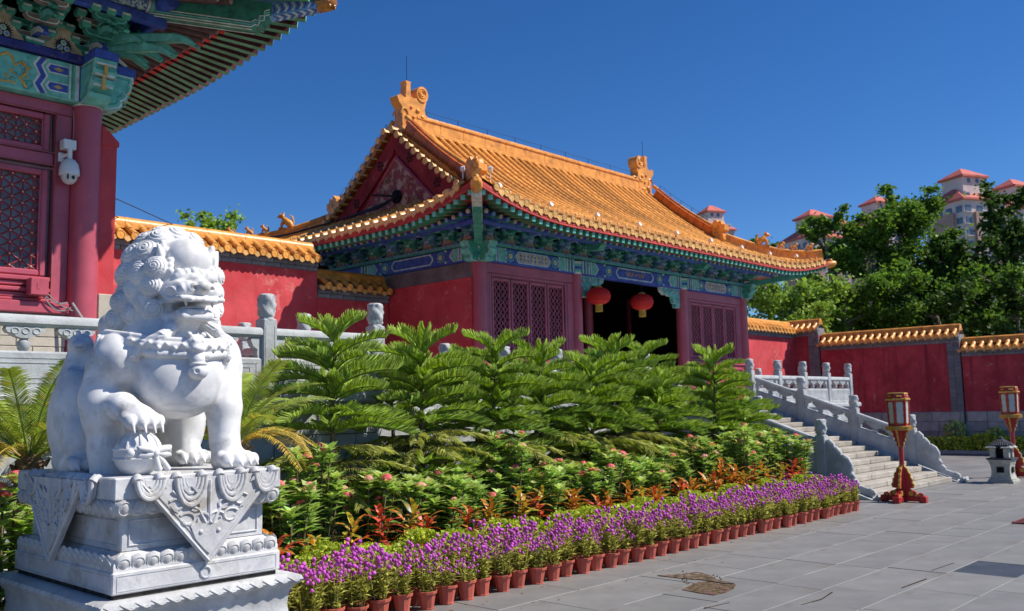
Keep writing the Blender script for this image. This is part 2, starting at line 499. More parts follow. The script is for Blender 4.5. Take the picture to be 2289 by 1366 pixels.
def half_round(path, r, n=6, tile=.27, taper=.9):
    """stepped half-round tile course along a dense path (list of points)"""
    P = [Vector(p) for p in path]
    seg = [0.0]
    for a, b in zip(P, P[1:]): seg.append(seg[-1]+(b-a).length)
    Lh = seg[-1]
    def at(s):
        s = max(0, min(Lh, s))
        for i in range(len(seg)-1):
            if s <= seg[i+1] or i == len(seg)-2:
                t = (s-seg[i])/max(1e-9, seg[i+1]-seg[i]); return P[i].lerp(P[i+1], t), (P[i+1]-P[i]).normalized()
    k = max(1, round(Lh/tile)); ss = []
    for i in range(k):
        ss.append((Lh*i/k+.002, r)); ss.append((Lh*(i+1)/k-.002, r*taper))
    m = MB(); rows = []
    for s, rr in ss:
        c, T = at(s)
        A = Vector((0,0,1)).cross(T).normalized(); B = T.cross(A)
        rows.append([c+A*(rr*math.cos(t))+B*(rr*1.15*math.sin(t)) for t in [PI*(1-j/n) for j in range(n+1)]])
    m.grid(rows)
    m.add(rows[0], [tuple(range(n+1))])
    return m

roof = bpy.data.objects.new('roof', None); COL.objects.link(roof); roof.parent = gate
SP = .30
# pan-tile sheets (front, left, back, right) with an underside
def sheet(fn, lo, hi, ulim, nu=14, na=50, dz=0.0):
    rows = []
    for i in range(na+1):
        a = lo+(hi-lo)*i/na
        um = ulim(a)
        rows.append([fn(a, um*j/nu, dz) for j in range(nu+1)])
    return rows
def ul_front(x):
    d = min(x-GX0, GX1-x)
    return HALF-.1 if GXL-.12 < x < GXR+.12 else max(.02, d)
def ul_side(y):
    d = min(y-GY0, GY1-y)
    return max(.02, min(d, GXL-GX0+.12))
s = MB()
xs = sorted([GX0+(GXL-.13-GX0)*i/10 for i in range(11)]+[GXL-.11+(GXR-GXL+.22)*i/24 for i in range(25)]+[GXR+.13+(GX1-GXR-.13)*i/10 for i in range(11)])
fr = [[pf(x, ul_front(x)*j/14) for j in range(15)] for x in xs]
s.grid(fr, 0, True)
s.grid([[Vector((p.x, 2*GYM-p.y, p.z)) for p in r] for r in fr], 0)
ys = [GY0+(GY1-GY0)*i/40 for i in range(41)]
sd = [[pl(y, ul_side(y)*j/8) for j in range(9)] for y in ys]
s.grid(sd, 0)
s.grid([[Vector((GX0+GX1-p.x, p.y, p.z)) for p in r] for r in sd], 0, True)
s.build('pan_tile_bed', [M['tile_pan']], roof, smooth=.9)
# boards under the tiles
s = MB()
s.grid([[pf(x, max(.0, ul_front(x)*j/6), -.13) for j in range(7)] for x in xs], 0)
s.grid([[pl(y, ul_side(y)*j/6, -.13) for j in range(7)] for y in ys], 0, True)
s.build('roof_boarding', [M['raf_dark']], roof, smooth=.9)

# tile courses
def course(parent, pts, name='tile_row'):
    m = half_round(pts, .078)
    return m
base_row = None
nrow = int(round((GX1-GX0)/SP))
disc = MB()
disc.lathe([(.0, -.03), (.07, -.03), (.082, -.02), (.082, .012), (.066, .014), (.06, .006), (.03, .008), (.0, .016)], 14, cap=False)
disc_me = MB().join(disc, Matrix.Rotation(PI/2, 4, 'X')).mesh('eave_tile', [M['tile_end']], .7)
nail = MB(); nail.ell((0, 0, 0), (.028, .028, .04), 8, 5)
nail_me = nail.mesh('nail_cap', [M['tile_end']], 4)
drip = MB()
drip.ext([(-.10, 0, .02), (-.085, 0, -.05), (-.04, 0, -.085), (0, 0, -.125), (.04, 0, -.085), (.085, 0, -.05), (.10, 0, .02)], (0, .025, 0))
drip_me = drip.mesh('drip_tile', [M['tile_end']])
for i in range(nrow):
    x = GX0+SP*(i+.5)
    um = ul_front(x)
    if um < .25: continue
    n = max(4, int(um/.22))
    d = min(x-GX0, GX1-x)
    if d > 3.0:
        if base_row is None:
            m = half_round([pf(x, um*j/n, .0) for j in range(n+1)], .078)
            base_row = m.mesh('tile_row', [M['tile']], .8, (x, GY0, EZ))
        inst('tile_row', base_row, roof, (x, GY0, EZ))
    else:
        m = half_round([pf(x, um*j/n, .0) for j in range(n+1)], .078)
        me = m.mesh('tile_row', [M['tile']], .8, (x, GY0, EZ))
        inst('tile_row', me, roof, (x, GY0, EZ))
    p = pf(x, 0)
    inst('eave_tile', disc_me, roof, p+Vector((0, -.012, .0)), (.12, 0, 0))
    inst('nail_cap', nail_me, roof, pf(x, .16, .105))
    inst('drip_tile', drip_me, roof, pf(x+SP/2, .0, -.015)+Vector((0, -.01, 0)))
nside = int(round((GY1-GY0)/SP))
for i in range(nside):
    y = GY0+SP*(i+.5)
    um = ul_side(y)
    if um < .25: continue
    n = max(4, int(um/.22))
    me = half_round([pl(y, um*j/n, .0) for j in range(n+1)], .078).mesh('tile_row', [M['tile']], .8, (GX0, y, EZ))
    inst('tile_row', me, roof, (GX0, y, EZ))
    inst('eave_tile', disc_me, roof, pl(y, 0)+Vector((-.012, 0, 0)), (.12, 0, -PI/2))
    inst('nail_cap', nail_me, roof, pl(y, .16, .105))
    inst('drip_tile', drip_me, roof, pl(y+SP/2, 0, -.015)+Vector((-.01, 0, 0)), (0, 0, -PI/2))

# main ridge
RZ = EZ+prof(HALF)-.1
prof_r = [(-.20, 0), (-.20, .07), (-.14, .10), (-.14, .34), (-.17, .36), (-.17, .40), (-.09, .42), (-.08, .48), (0, .51), (.08, .48), (.09, .42), (.17, .40), (.17, .36), (.14, .34), (.14, .10), (.20, .07), (.20, 0)]
x0, x1 = GXL+.55, GXR-.55
nb = 12
for i in range(nb):
    a = x0+(x1-x0)*i/nb; b = x0+(x1-x0)*(i+1)/nb-.012
    m = MB(); m.ext([(a, GYM+p[0], RZ+p[1]) for p in prof_r], (b-a, 0, 0), 0)
    m.build('ridge_block', [M['ridge']], roof, smooth=.5)
# ridge-end dragon ornaments
def chiwen(xc, sgn):
    """owl-tail ridge ornament, outer side at -sgn"""
    m = MB(); y0 = GYM-.15; Tk = .30
    def P(pts, dy=0.0): return [(xc+sgn*a, y0+dy, RZ+b) for a, b in pts]
    body = [(-.34, -.25), (-.34, .55), (-.44, .66), (-.50, .80), (-.40, .86), (-.26, .80), (-.10, .88), (.04, .84), (.20, .92), (.30, .80), (.38, .66), (.40, .52), (.48, .44), (.44, .34), (.34, .30), (.36, .10), (.36, -.25)]
    m.ext(P(body), (0, Tk, 0))
    # sword hilt
    m.ext(P([(-.20, .80), (-.17, 1.20), (-.20, 1.26), (-.02, 1.26), (-.05, 1.20), (-.03, .82)], .035), (0, Tk-.07, 0))
    # curled tail: spiral fin
    cx, cz = .26, .98
    m.ext(P([(cx+.04+.185*math.cos(t), cz+.02+.20*math.sin(t)) for t in [2*PI*k/22 for k in range(22)]], -.025), (0, Tk+.05, 0))
    m.ext(P([(cx-.20, .60), (cx+.12, .60), (cx+.225, .98), (cx+.05, .98), (cx-.02, .86), (cx-.16, .80)], .012), (0, Tk-.024, 0))
    for side in (y0-.018, y0+Tk+.004):
        for rr, nn in ((.12, 14), (.07, 10)):
            m.tube([(xc+sgn*(cx+.02+rr*math.cos(t)), side+.007+(-.02 if side < GYM else .02), RZ+cz+.04+rr*math.sin(t)) for t in [2*PI*k/nn for k in range(nn)]], .016, 5)
        for (a, b), r in (((.16, .55), .07), ((-.05, .60), .05), ((.30, .42), .06), ((-.15, .2), .08), ((.1, .12), .09), ((.02, .36), .05)):
            m.ell((xc+sgn*a, side+.007, RZ+b), (r, .035, r*.8), 10, 6)
        m.tube([(xc+sgn*(-.28+.12*math.cos(t)), side+.007, RZ+.30+.22*math.sin(t)) for t in [k*.35 for k in range(9)]], .022, 5)
    m.ell((xc+sgn*(.46), GYM, RZ+.48), (.10, .12, .07), 8, 6)
    m.build('ridge_dragon', [M['ridge']], roof, smooth=.6)
chiwen(GXL+.42, 1); chiwen(GXR-.42, -1)

# sloping ridges on the gables and hip ridges at the corners
def ridge_run(pts, w, h, name, mats, nblk, cap=True):
    P = [Vector(p) for p in pts]; n = len(P)
    per = max(1, (n-1)//nblk)
    i = 0
    while i < n-1:
        j = min(n-1, i+per)
        rows = []
        for k in range(i, j+1):
            T = (P[min(k+1, n-1)]-P[max(0, k-1)]).normalized()
            A = Vector((0,0,1)).cross(T).normalized(); B = T.cross(A)
            c = P[k]
            if k == j and j < n-1: c = c-T*.012
            rows.append([c+A*a+B*b for a, b in ((-w*1.15, -.02), (-w*1.15, h*.12), (-w*.85, h*.18), (-w*.85, h*.72), (-w*1.08, h*.78), (-w*1.08, h*.86), (-w*.5, h*.9), (-w*.45, h*.98), (0, h*1.06), (w*.45, h*.98), (w*.5, h*.9), (w*1.08, h*.86), (w*1.08, h*.78), (w*.85, h*.72), (w*.85, h*.18), (w*1.15, h*.12), (w*1.15, -.02))])
        m = MB(); m.grid(rows, 0)
        nn = len(rows[0])
        m.add(rows[0], [tuple(range(nn))]); m.add(rows[-1], [tuple(range(nn))[::-1]])
        m.build(name, mats, roof, smooth=.5)
        i = j
def beast(p, T, sc, name='ridge_beast'):
    """small crouching glazed beast facing along T"""
    T = Vector((T[0], T[1], 0)).normalized(); A = Vector((-T.y, T.x, 0))
    Mx = Matrix(((T.x, A.x, 0, p[0]), (T.y, A.y, 0, p[1]), (0, 0, 1, p[2]), (0, 0, 0, 1))) @ Matrix.Scale(sc, 4)
    m = MB()
    m.tube([(-.5, 0, .1), (-.35, 0, .38), (-.05, 0, .62), (.18, 0, .82)], [.20, .30, .26, .17], 8)
    m.ell((.30, 0, .98), (.25, .18, .20), 8, 6); m.ell((.50, 0, .92), (.14, .12, .10), 8, 5)
    for y in (-.13, .13):
        m.tube([(.10, y, .62), (.28, y, .30), (.30, y, 0)], [.12, .09, .08], 6)
        m.tube([(.18, y, 1.12), (.10, y*1.4, 1.30)], [.07, .01], 5)
    m.tube([(-.45, 0, .2), (-.62, 0, .55), (-.52, 0, .95), (-.35, 0, 1.1)], [.12, .10, .08, .03], 6)
    m.box(-.6, .5, -.2, .2, -.06, .06)
    w = MB().join(m, Mx)
    w.build(name, [M['ridge']], roof, smooth=.9)
for gx, sg in ((GXL+.12, 1), (GXR-.12, -1)):
    for back in (False, True):
        pts = []
        for k in range(25):
            u = 2.35+(HALF-.25-2.35)*k/24
            p = pf(GX0+7.5, u); y = p.y if not back else 2*GYM-p.y
            pts.append((gx, y, p.z+.02))
        if back and sg < 0: continue
        ridge_run(pts, .12, .34, 'slope_ridge', [M['ridge'], M['ridge_side']] if False else [M['ridge_side'] if sg < 0 or True else M['ridge']], 8)
        # rounded cap on the sloping ridge
        m = MB(); m.tube([Vector(p)+Vector((0, 0, .385)) for p in pts], .062, 7)
        m.build('ridge_cap', [M['ridge']], roof, smooth=.9)
        e = Vector(pts[0]); dy = -1 if not back else 1
        m = MB()
        m.ext([(gx-.13, e.y+dy*a, e.z+b) for a, b in ((-.12, -.05), (-.12, .55), (.0, .66), (.06, .56), (.16, .60), (.20, .48), (.30, .46), (.30, .30), (.22, .24), (.26, .0), (.2, -.1))], (.26, 0, 0))
        for xx in (gx-.135, gx+.135):
            m.ell((xx, e.y+dy*.06, e.z+.40), (.03, .05, .05), 8, 5); m.ell((xx, e.y+dy*.02, e.z+.15), (.03, .09, .10), 8, 5)
        m.build('ridge_beast_head', [M['ridge']], roof, smooth=.5)
def hip(sx, sy):
    pts = []
    for k in range(15):
        q = 2.42-2.30*k/14
        z, fl = roof_pt(GX0+q, q, GX0, GX1)
        pts.append(Vector(((GX0+q-fl*.5) if sx < 0 else (GX1-q+fl*.5), (GY0+q-fl*.5) if sy < 0 else (GY1-q+fl*.5), z+.03)))
    ridge_run(pts, .095, .24, 'hip_ridge', [M['ridge']], 3)
    m = MB(); m.tube([p+Vector((0, 0, .275)) for p in pts], .055, 7); m.build('ridge_cap', [M['ridge']], roof, smooth=.9)
    T = Vector((sx, sy, 0)).normalized()
    for k, sc in ((12.6, .20), (10.6, .19), (8.9, .19), (6.6, .34)):
        i = int(k); p = pts[i].lerp(pts[i+1], k-i)
        beast(p+Vector((0, 0, .31)), T, sc)
    # dragon-head end cap on the corner beam
    e = pts[-1]
    m = MB(); m.tube([e+T*(-.1)+Vector((0, 0, -.22)), e+T*.12+Vector((0, 0, -.18)), e+T*.34+Vector((0, 0, -.13)), e+T*.42+Vector((0, 0, -.10))], [.10, .12, .11, .05], 10)
    m.ell(e+T*.26+Vector((0, 0, -.03)), (.06, .06, .06), 8, 6)
    m.build('corner_beam_cap', [M['ridge']], roof, smooth=.9)
    # two-tier corner beam, green and white underneath
    m = MB()
    c1 = Vector((CX[0] if sx < 0 else CX[3], CY if sy < 0 else 2*GYM-CY, 5.62))
    Nn = Vector((-T.y, T.x, 0))
    for (a, b, w, z0, z1, mi) in ((c1, e+T*.10, .10, -.36, -.16, 0), (c1, e-T*.55, .085, -.52, -.36, 1)):
        A = Vector((a.x, a.y, 5.92 if mi == 0 else 5.80)); B = Vector((b.x, b.y, e.z))
        q = [A-Nn*w+Vector((0, 0, z0)), A+Nn*w+Vector((0, 0, z0)), A+Nn*w+Vector((0, 0, z1)), A-Nn*w+Vector((0, 0, z1))]
        m.ext(q, B-A, mi)
    m.build('corner_beam', [M['white_p'], M['green']], roof)
for sx, sy in ((-1, -1), (1, -1), (-1, 1)): hip(sx, sy)

# gable: board, inner panel, studs, tile ends along the edge
def gable():
    m = MB(); xg = GXL
    us = [2.15+(HALF-2.15)*k/20 for k in range(21)]
    top = [(pf(19, u).y, pf(19, u).z) for u in us]
    outer = [(y, z-.13) for y, z in top]+[(2*GYM-y, z-.13) for y, z in top[::-1][1:]]
    inner = [(y+.05, z-.13-.46) for y, z in top]+[(2*GYM-y-.05, z-.59) for y, z in top[::-1][1:]]
    # bargeboards as strips
    for half in (range(0, 20), range(20, 40)):
        mm = MB()
        rows_o = [[(xg-.04, outer[k][0], outer[k][1]), (xg-.04, inner[k][0], max(inner[k][1], 6.45))] for k in list(half)+[half[-1]+1]]
        mm.grid(rows_o, 0, True)
        mm.grid([[(xg+.02, a[1][1], a[1][2]), (xg-.04, a[1][1], a[1][2])] for a in rows_o], 0, True)
        mm.build('bargeboard', [M['gable_red']], gate)
    m.add([(xg+.03, GY0+2.0, 6.4), (xg+.03, GY1-2.0, 6.4), (xg+.03, GYM, EZ+prof(HALF)-.2)], [(0, 2, 1)])
    m.build('gable_wall', [M['gable_red']], gate)
    # relief panel with frame and vine ornament
    rp = MB()
    tri = [(GYM-1.45, 6.62), (GYM+1.45, 6.62), (GYM, 7.95)]
    rp.ext([(xg+.02, y, z) for y, z in tri], (-.03, 0, 0))
    rp.build('gable_panel', [mat('gable_relief', (.25, .05, .05), .7, .3, 2, .3, 8, .3, mott=((.42, .28, .20), 5, .5, .56))], gate)
    fm = MB()
    for (a, b) in ((tri[0], tri[2]), (tri[1], tri[2])):
        fm.tube([(xg-.02, a[0], a[1]), (xg-.02, b[0], b[1])], .035, 4)
    fm.build('panel_frame', [M['wood_red']], gate)
    orn = MB(); rr = random.Random(4)
    for k in range(15):
        t = rr.uniform(-1, 1); zz = rr.uniform(6.72, 7.6); hw = (7.95-zz)/1.33*1.45*.8
        cy = GYM+t*hw; r = rr.uniform(.08, .15)
        orn.tube([(xg-.02, cy+r*math.cos(a)*(1-a*.09), zz+r*math.sin(a)*(1-a*.09)) for a in [j*.6+k for j in range(9)]], .018, 4)
    orn.build('gable_vine_relief', [mat('dull_gold', (.34, .22, .13), .6, .2, 9)], gate)
    vent = MB(); vent.tube([(xg-.06, GYM-.05, 6.95), (xg-.01, GYM-.05, 6.95)], .17, 16); vent.build('gable_vent', [M['dark']], gate)
    for k0, zo in ((.47, 0), (.80, 0)):
        for sg in (-1, 1):
            i = int(20*k0); y = outer[i][0]; z = outer[i][1]-.30
            if sg > 0: y = 2*GYM-y
            st = MB()
            for j in range(7):
                a = j*PI/3; q = .0 if j == 6 else .095
                st.ell((xg-.055, y+q*math.cos(a), z+q*math.sin(a)), (.03, .032, .032), 7, 5)
            st.build('gable_stud_cluster', [M['black_m']], gate, smooth=4)
    # short tiles across the gable edge
    tl = MB()
    hr = half_round([(0, 0, 0), (.2, 0, -.0), (.45, 0, .02)], .07, 6, .5)
    tl.join(hr)
    tl.join(disc, Matrix.Translation((-.01, 0, .02)) @ Matrix.Rotation(-PI/2, 4, 'Y'))
    tme = tl.mesh('gable_tile', [M['tile_end']], .8)
    L_ = 0; pts = [pf(19, u) for u in [2.3+(HALF-2.45)*k/60 for k in range(61)]]
    acc = 0; last = pts[0]
    out = [pts[0]]
    for p in pts[1:]:
        if (p-out[-1]).length > .235: out.append(p)
    for p in out:
        for b in (False, True):
            inst('gable_tile', tme, roof, (xg-.28, p.y if not b else 2*GYM-p.y, p.z-.07), (0, 0, 0))
gable()
# right gable (seen only edge on): plain boarded triangle
m = MB(); m.ext([(GXR-.02, GY0+2.0, 6.4), (GXR-.02, GY1-2.0, 6.4), (GXR-.02, GYM, EZ+prof(HALF)-.15)], (.05, 0, 0)); m.build('gable_wall', [M['gable_red']], gate)

# ---- rafters under the eaves
fly = MB(); fly.box(-.042, .042, 0, 1.05, -.045, .045, 0)
fly.box(-.046, .046, -.012, .0, -.049, .049, 1); fly.box(-.0425, .0425, .30, 1.05, -.0455, -.044, 2)
fly_me = fly.mesh('flying_rafter', [M['green_raf'], M['teal'], M['raf_red']])
rnd_ = MB(); rnd_.tube([(0, 0, 0), (0, .03, 0), (0, 1.25, 0)], [.05, .052, .05], 10, 0)
rnd_.tube([(0, -.004, 0), (0, .004, 0)], .046, 10, 1)
rnd_me = rnd_.mesh('round_rafter', [M['green_dk'], M['raf_end']], .8)
rnd2_me = MB().join(rnd_).mesh('round_rafter_blue', [M['blue'], M['blue_lt']], .8)
RS = .215
def fan(a, lo, hi):
    """sideways lean of a rafter close to a corner"""
    d0 = a-lo; d1 = hi-a
    if d0 < 1.9: return -(1-d0/1.9)*.62
    if d1 < 1.9: return (1-d1/1.9)*.62
    return 0.0
k = 0
n = int((GX1-GX0-.25)/RS)
for i in range(n+1):
    x = GX0+.125+(GX1-GX0-.25)*i/n
    z, fl = roof_pt(x, 0, GX0, GX1); a = fan(x, GX0, GX1)
    lim = max(.2, min(1, min(x-GX0, GX1-x)/1.1))
    o = inst('flying_rafter', fly_me, gate, (x, GY0+.06-fl, z-.235), (.20, 0, a), (1, lim, 1))
    z2, fl2 = roof_pt(x, .55, GX0, GX1)
    if .5 < x-GX0 < GX1-GX0-.5:
        inst('round_rafter', rnd_me if i % 2 else rnd2_me, gate, (x, GY0+.56-fl2, z2-.36), (.24, 0, a), (1, lim, 1))
n = int((GY1-GY0-.25)/RS)
for i in range(n+1):
    y = GY0+.125+(GY1-GY0-.25)*i/n
    z, fl = roof_pt(y, 0, GY0, GY1); a = fan(y, GY0, GY1)
    lim = max(.2, min(1, min(y-GY0, GY1-y)/1.1))
    inst('flying_rafter', fly_me, gate, (GX0+.06-fl, y, z-.235), (.20, 0, -PI/2-a), (1, lim, 1))
    z2, fl2 = roof_pt(y, .55, GY0, GY1)
    if .5 < y-GY0 < GY1-GY0-.5:
        inst('round_rafter', rnd_me if i % 2 else rnd2_me, gate, (GX0+.56-fl2, y, z2-.36), (.24, 0, -PI/2-a), (1, lim, 1))
# red eave fascia
m = MB()
rows = []
for i in range(61):
    x = GX0+(GX1-GX0)*i/60; p = pf(x, .0)
    rows.append([(x, p.y+.02, p.z-.05), (x, p.y+.0, p.z-.175), (x, p.y+.05, p.z-.185), (x, p.y+.07, p.z-.06)])
m.grid(rows, 0, True); m.build('eave_fascia', [M['raf_red']], gate)
m = MB(); rows = []
for i in range(41):
    y = GY0+(GY1-GY0)*i/40; p = pl(y, .0)
    rows.append([(p.x+.02, y, p.z-.05), (p.x+.0, y, p.z-.175), (p.x+.05, y, p.z-.185), (p.x+.07, y, p.z-.06)])
m.grid(rows, 0); m.build('eave_fascia', [M['raf_red']], gate)
# red soffit boards between rafters
m = MB()
m.grid([[pf(x, min(ul_front(x), j), -.188) for j in (.08, .7, 1.3, 1.9)] for x in xs], 0); m.grid([[pl(y, min(ul_side(y), j), -.188) for j in (.08, .7, 1.3, 1.9)] for y in ys], 0, True)
m.build('soffit_board', [M['raf_red']], gate)

# ---- purlin and beams
PY = GY0+1.18
m = MB(); m.tube([(GX0+1.15, PY, 5.70), (GX1-1.15, PY, 5.70)], .085, 12); m.build('eave_purlin', [M['blue']], gate, smooth=.8)
m = MB(); m.tube([(GX0+1.18, GY0+1.15, 5.70), (GX0+1.18, GY1-1.15, 5.70)], .085, 12); m.build('eave_purlin', [M['blue']], gate, smooth=.8)
BZ0, BZ1 = 4.98, 5.34
for a, b in zip(CX, CX[1:]):
    m = MB(); m.bbox(a+.10, b-.10, CY-.12, CY+.12, BZ0, BZ1, .03); m.build('lintel_beam', [M['blue']], gate)
m = MB(); m.bbox(CX[0]-.12, CX[0]+.12, CY+.1, GY1-1.9, BZ0+.02, BZ1, .03); m.build('lintel_beam', [M['blue']], gate)
m = MB(); m.bbox(CX[0]-.30, CX[3]+.30, CY-.17, CY+.17, BZ1+.003, BZ1+.075, .012, 0); m.build('plate_beam', [M['green']], gate)
m = MB(); m.bbox(CX[0]-.17, CX[0]+.17, CY+.175, GY1-1.9, BZ1+.002, BZ1+.075, .012, 0); m.build('plate_beam', [M['green']], gate)
# wavy trim on the plate beam
m = MB()
for i in range(88):
    x = CX[0]-.2+i*.132
    m.ext([(x, CY-.172, BZ1+.07), (x+.066, CY-.172, BZ1+.012), (x+.132, CY-.172, BZ1+.07)], (0, -.006, 0))
for i in range(46):
    y = CY+.2+i*.132
    m.ext([(CX[0]-.172, y, BZ1+.07), (CX[0]-.172, y+.066, BZ1+.012), (CX[0]-.172, y+.132, BZ1+.07)], (-.006, 0, 0))
m.build('beam_trim', [M['blue_lt']], gate)
# painted decoration on lintels: thin raised layers of paint
PM = [M['blue'], M['blue_lt'], M['teal'], M['white_p'], M['green'], M['gold'], M['cream_p'], M['wood_red']]
def deco(x0, x1, z0, z1, place, kind, parent, name='painted_ornament'):
    """place(s, z, d): point along the beam at s, height z, d proud"""
    m = MB()
    def poly(pts, d, mi):
        a = [place(s_, z_, .0005) for s_, z_ in pts]; b = place(pts[0][0], pts[0][1], d)
        m.ext(a, Vector(b)-Vector(a[0]), mi)
    w = x1-x0; h = z1-z0; zc = (z0+z1)/2
    # end bands
    for e, sg in ((x0, 1), (x1, -1)):
        p = 0
        for wd, mi in ((.05, 2), (.022, 3), (.07, 0), (.022, 3), (.10, 4), (.022, 3), (.06, 1), (.02, 3)):
            a = e+sg*p; b = e+sg*(p+wd); p += wd
            poly([(min(a, b), z0), (max(a, b), z0), (max(a, b), z1), (min(a, b), z1)], .003, mi)
        # arrow band
        for q, mi, dd in ((p+.16, 3, .003), (p+.13, 1, .0045), (p+.10, 2, .006)):
            poly([(e+sg*p, z0), (e+sg*(q), z0), (e+sg*(q+.13), zc), (e+sg*q, z1), (e+sg*p, z1)] if sg > 0 else [(e+sg*p, z1), (e+sg*q, z1), (e+sg*(q+.13), zc), (e+sg*q, z0), (e+sg*p, z0)], dd, mi)
    # rosettes
    for sx in (-1, 1):
        cxx = (x0+x1)/2+sx*w*.255
        for zz in (zc+.0,):
            for r, mi, dd in ((h*.40, 2, .004), (h*.33, 0, .0055), (h*.25, 4, .007), (h*.17, 3, .0085), (h*.11, 5, .010)):
                poly([(cxx+r*(1+.16*math.cos(8*t))*math.cos(t), zz+r*(1+.16*math.cos(8*t))*math.sin(t)) for t in [2*PI*j/24 for j in range(24)]], dd, mi)
        for zz in (z0, z1):
            cx2 = cxx+sx*.17
            r = h*.2
            pts = [(cx2+r*math.cos(t), (zz+r*math.sin(t)) if zz == z0 else zz-r*math.sin(t)) for t in [PI*j/8 for j in range(9)]]
            poly(pts, .004, 4); poly([(cx2+(a-cx2)*.55, zz+(b-zz)*.55) for a, b in pts], .006, 3)
    # centre cartouche
    cw = w*.165; mids = (x0+x1)/2
    for gz, mi, dd in ((1.0, 1, .004), (.92, 3, .0055), (.80, 1, .007), (.70, {'flower': 6, 'dragon': 0, 'plain': 0}[kind], .0085)):
        hh = h*.46*gz; ww = cw+.10*(gz-.9)
        t_ = .10*gz
        poly([(mids-ww, zc-hh), (mids+ww, zc-hh), (mids+ww+t_, zc-hh*.25), (mids+ww+t_, zc+hh*.25), (mids+ww, zc+hh), (mids-ww, zc+hh), (mids-ww-t_, zc+hh*.25), (mids-ww-t_, zc-hh*.25)], dd, mi)
    if kind == 'flower':
        nc = int(cw*2/.12)
        for i in range(nc):
            for j in (-1, 1):
                c = mids-cw+.06+i*(2*cw-.12)/max(1, nc-1); zz = zc+j*h*.145
                poly([(c-.045, zz), (c, zz-.045), (c+.045, zz), (c, zz+.045)], .010, 1)
                poly([(c-.018, zz), (c, zz-.018), (c+.018, zz), (c, zz+.018)], .0115, 0)
    if kind == 'dragon':
        for sx in (-1, 1):
            path = [place(mids+sx*(.08+.34*t), zc+.055*math.sin(t*15), .009) for t in [j/14 for j in range(15)]]
            m.tube(path, .010, 5, 5)
            for j in range(7):
                t = j/7; c = mids+sx*(.1+.34*t)
                m.tube([place(c, zc+.055*math.sin(t*15), .009), place(c+.03, zc+.09*math.cos(j*2.1), .009)], .007, 4, 5)
        m.ell(place(mids, zc, .009), (.03, .012, .03), 8, 5, 5)
    m.build(name, PM, parent)
fy = CY-.12
for (a, b), kd in zip(zip(CX, CX[1:]), ('flower', 'dragon', 'flower')):
    deco(a+.14, b-.14, BZ0+.03, BZ1-.02, lambda s_, z_, d: Vector((s_, fy-d, z_)), kd, gate)
deco(CY+.16, CY+4.0, BZ0+.05, BZ1-.02, lambda s_, z_, d: Vector((CX[0]-.12-d, s_, z_)), 'plain', gate)

# ---- columns
for x in CX:
    m = MB(); m.lathe([(.20, 0), (.20, .08), (.178, .10)], 24, (x, CY, FLOOR), 1); m.lathe([(.172, .10), (.168, 1.5), (.162, BZ0-FLOOR)], 24, (x, CY, FLOOR), 0)
    m.build('column', [M['wood_red_lit'], M['balu']], gate, smooth=.6)
    # painted column head: bands
    m = MB(); m.lathe([(.166, BZ0-.0), (.166, BZ0+.30)], 24, (x, CY, 0), 0); m.lathe([(.170, BZ0+.0), (.170, BZ0+.05)], 24, (x, CY, 0), 1); m.lathe([(.170, BZ0+.26), (.170, BZ0+.31)], 24, (x, CY, 0), 1)
    m.lathe([(.169, BZ0+.12), (.169, BZ0+.19)], 24, (x, CY, 0), 2)
    m.build('column_head', [M['teal'], M['white_p'], M['blue']], gate, smooth=.6)
for y in (CY+2.0, CY+4.1, GY1-1.9):
    m = MB(); m.lathe([(.17, 0), (.165, BZ1-FLOOR)], 20, (CX[3], y, FLOOR)); m.build('column', [M['wood_red_lit']], gate, smooth=.6)
# carved beam ends at the corner (fist shape)
def fist(c, rz):
    m = MB()
    pr = [(0, -.20), (.20, -.20), (.24, -.14), (.22, -.08), (.30, -.04), (.34, .04), (.30, .10), (.34, .16), (.36, .22), (.0, .22)]
    for w, d, mi in ((.10, 0, 2), (.103, .015, 3), (.106, .03, 2), (.109, .06, 4)):
        m.ext([(a-d if a > .02 else a, -w, b*(1-d*2)) for a, b in pr], (0, 2*w, 0), mi)
    me = MB().join(m, Matrix.Translation(c) @ Matrix.Rotation(rz, 4, 'Z'))
    me.build('carved_beam_end', PM, gate)
fist((CX[0]-.12, CY, BZ0+.17), PI); fist((CX[0], CY-.12, BZ0+.17), -PI/2)
fist((CX[3]+.12, CY, BZ0+.17), 0); fist((CX[3], CY-.12, BZ0+.17), -PI/2)

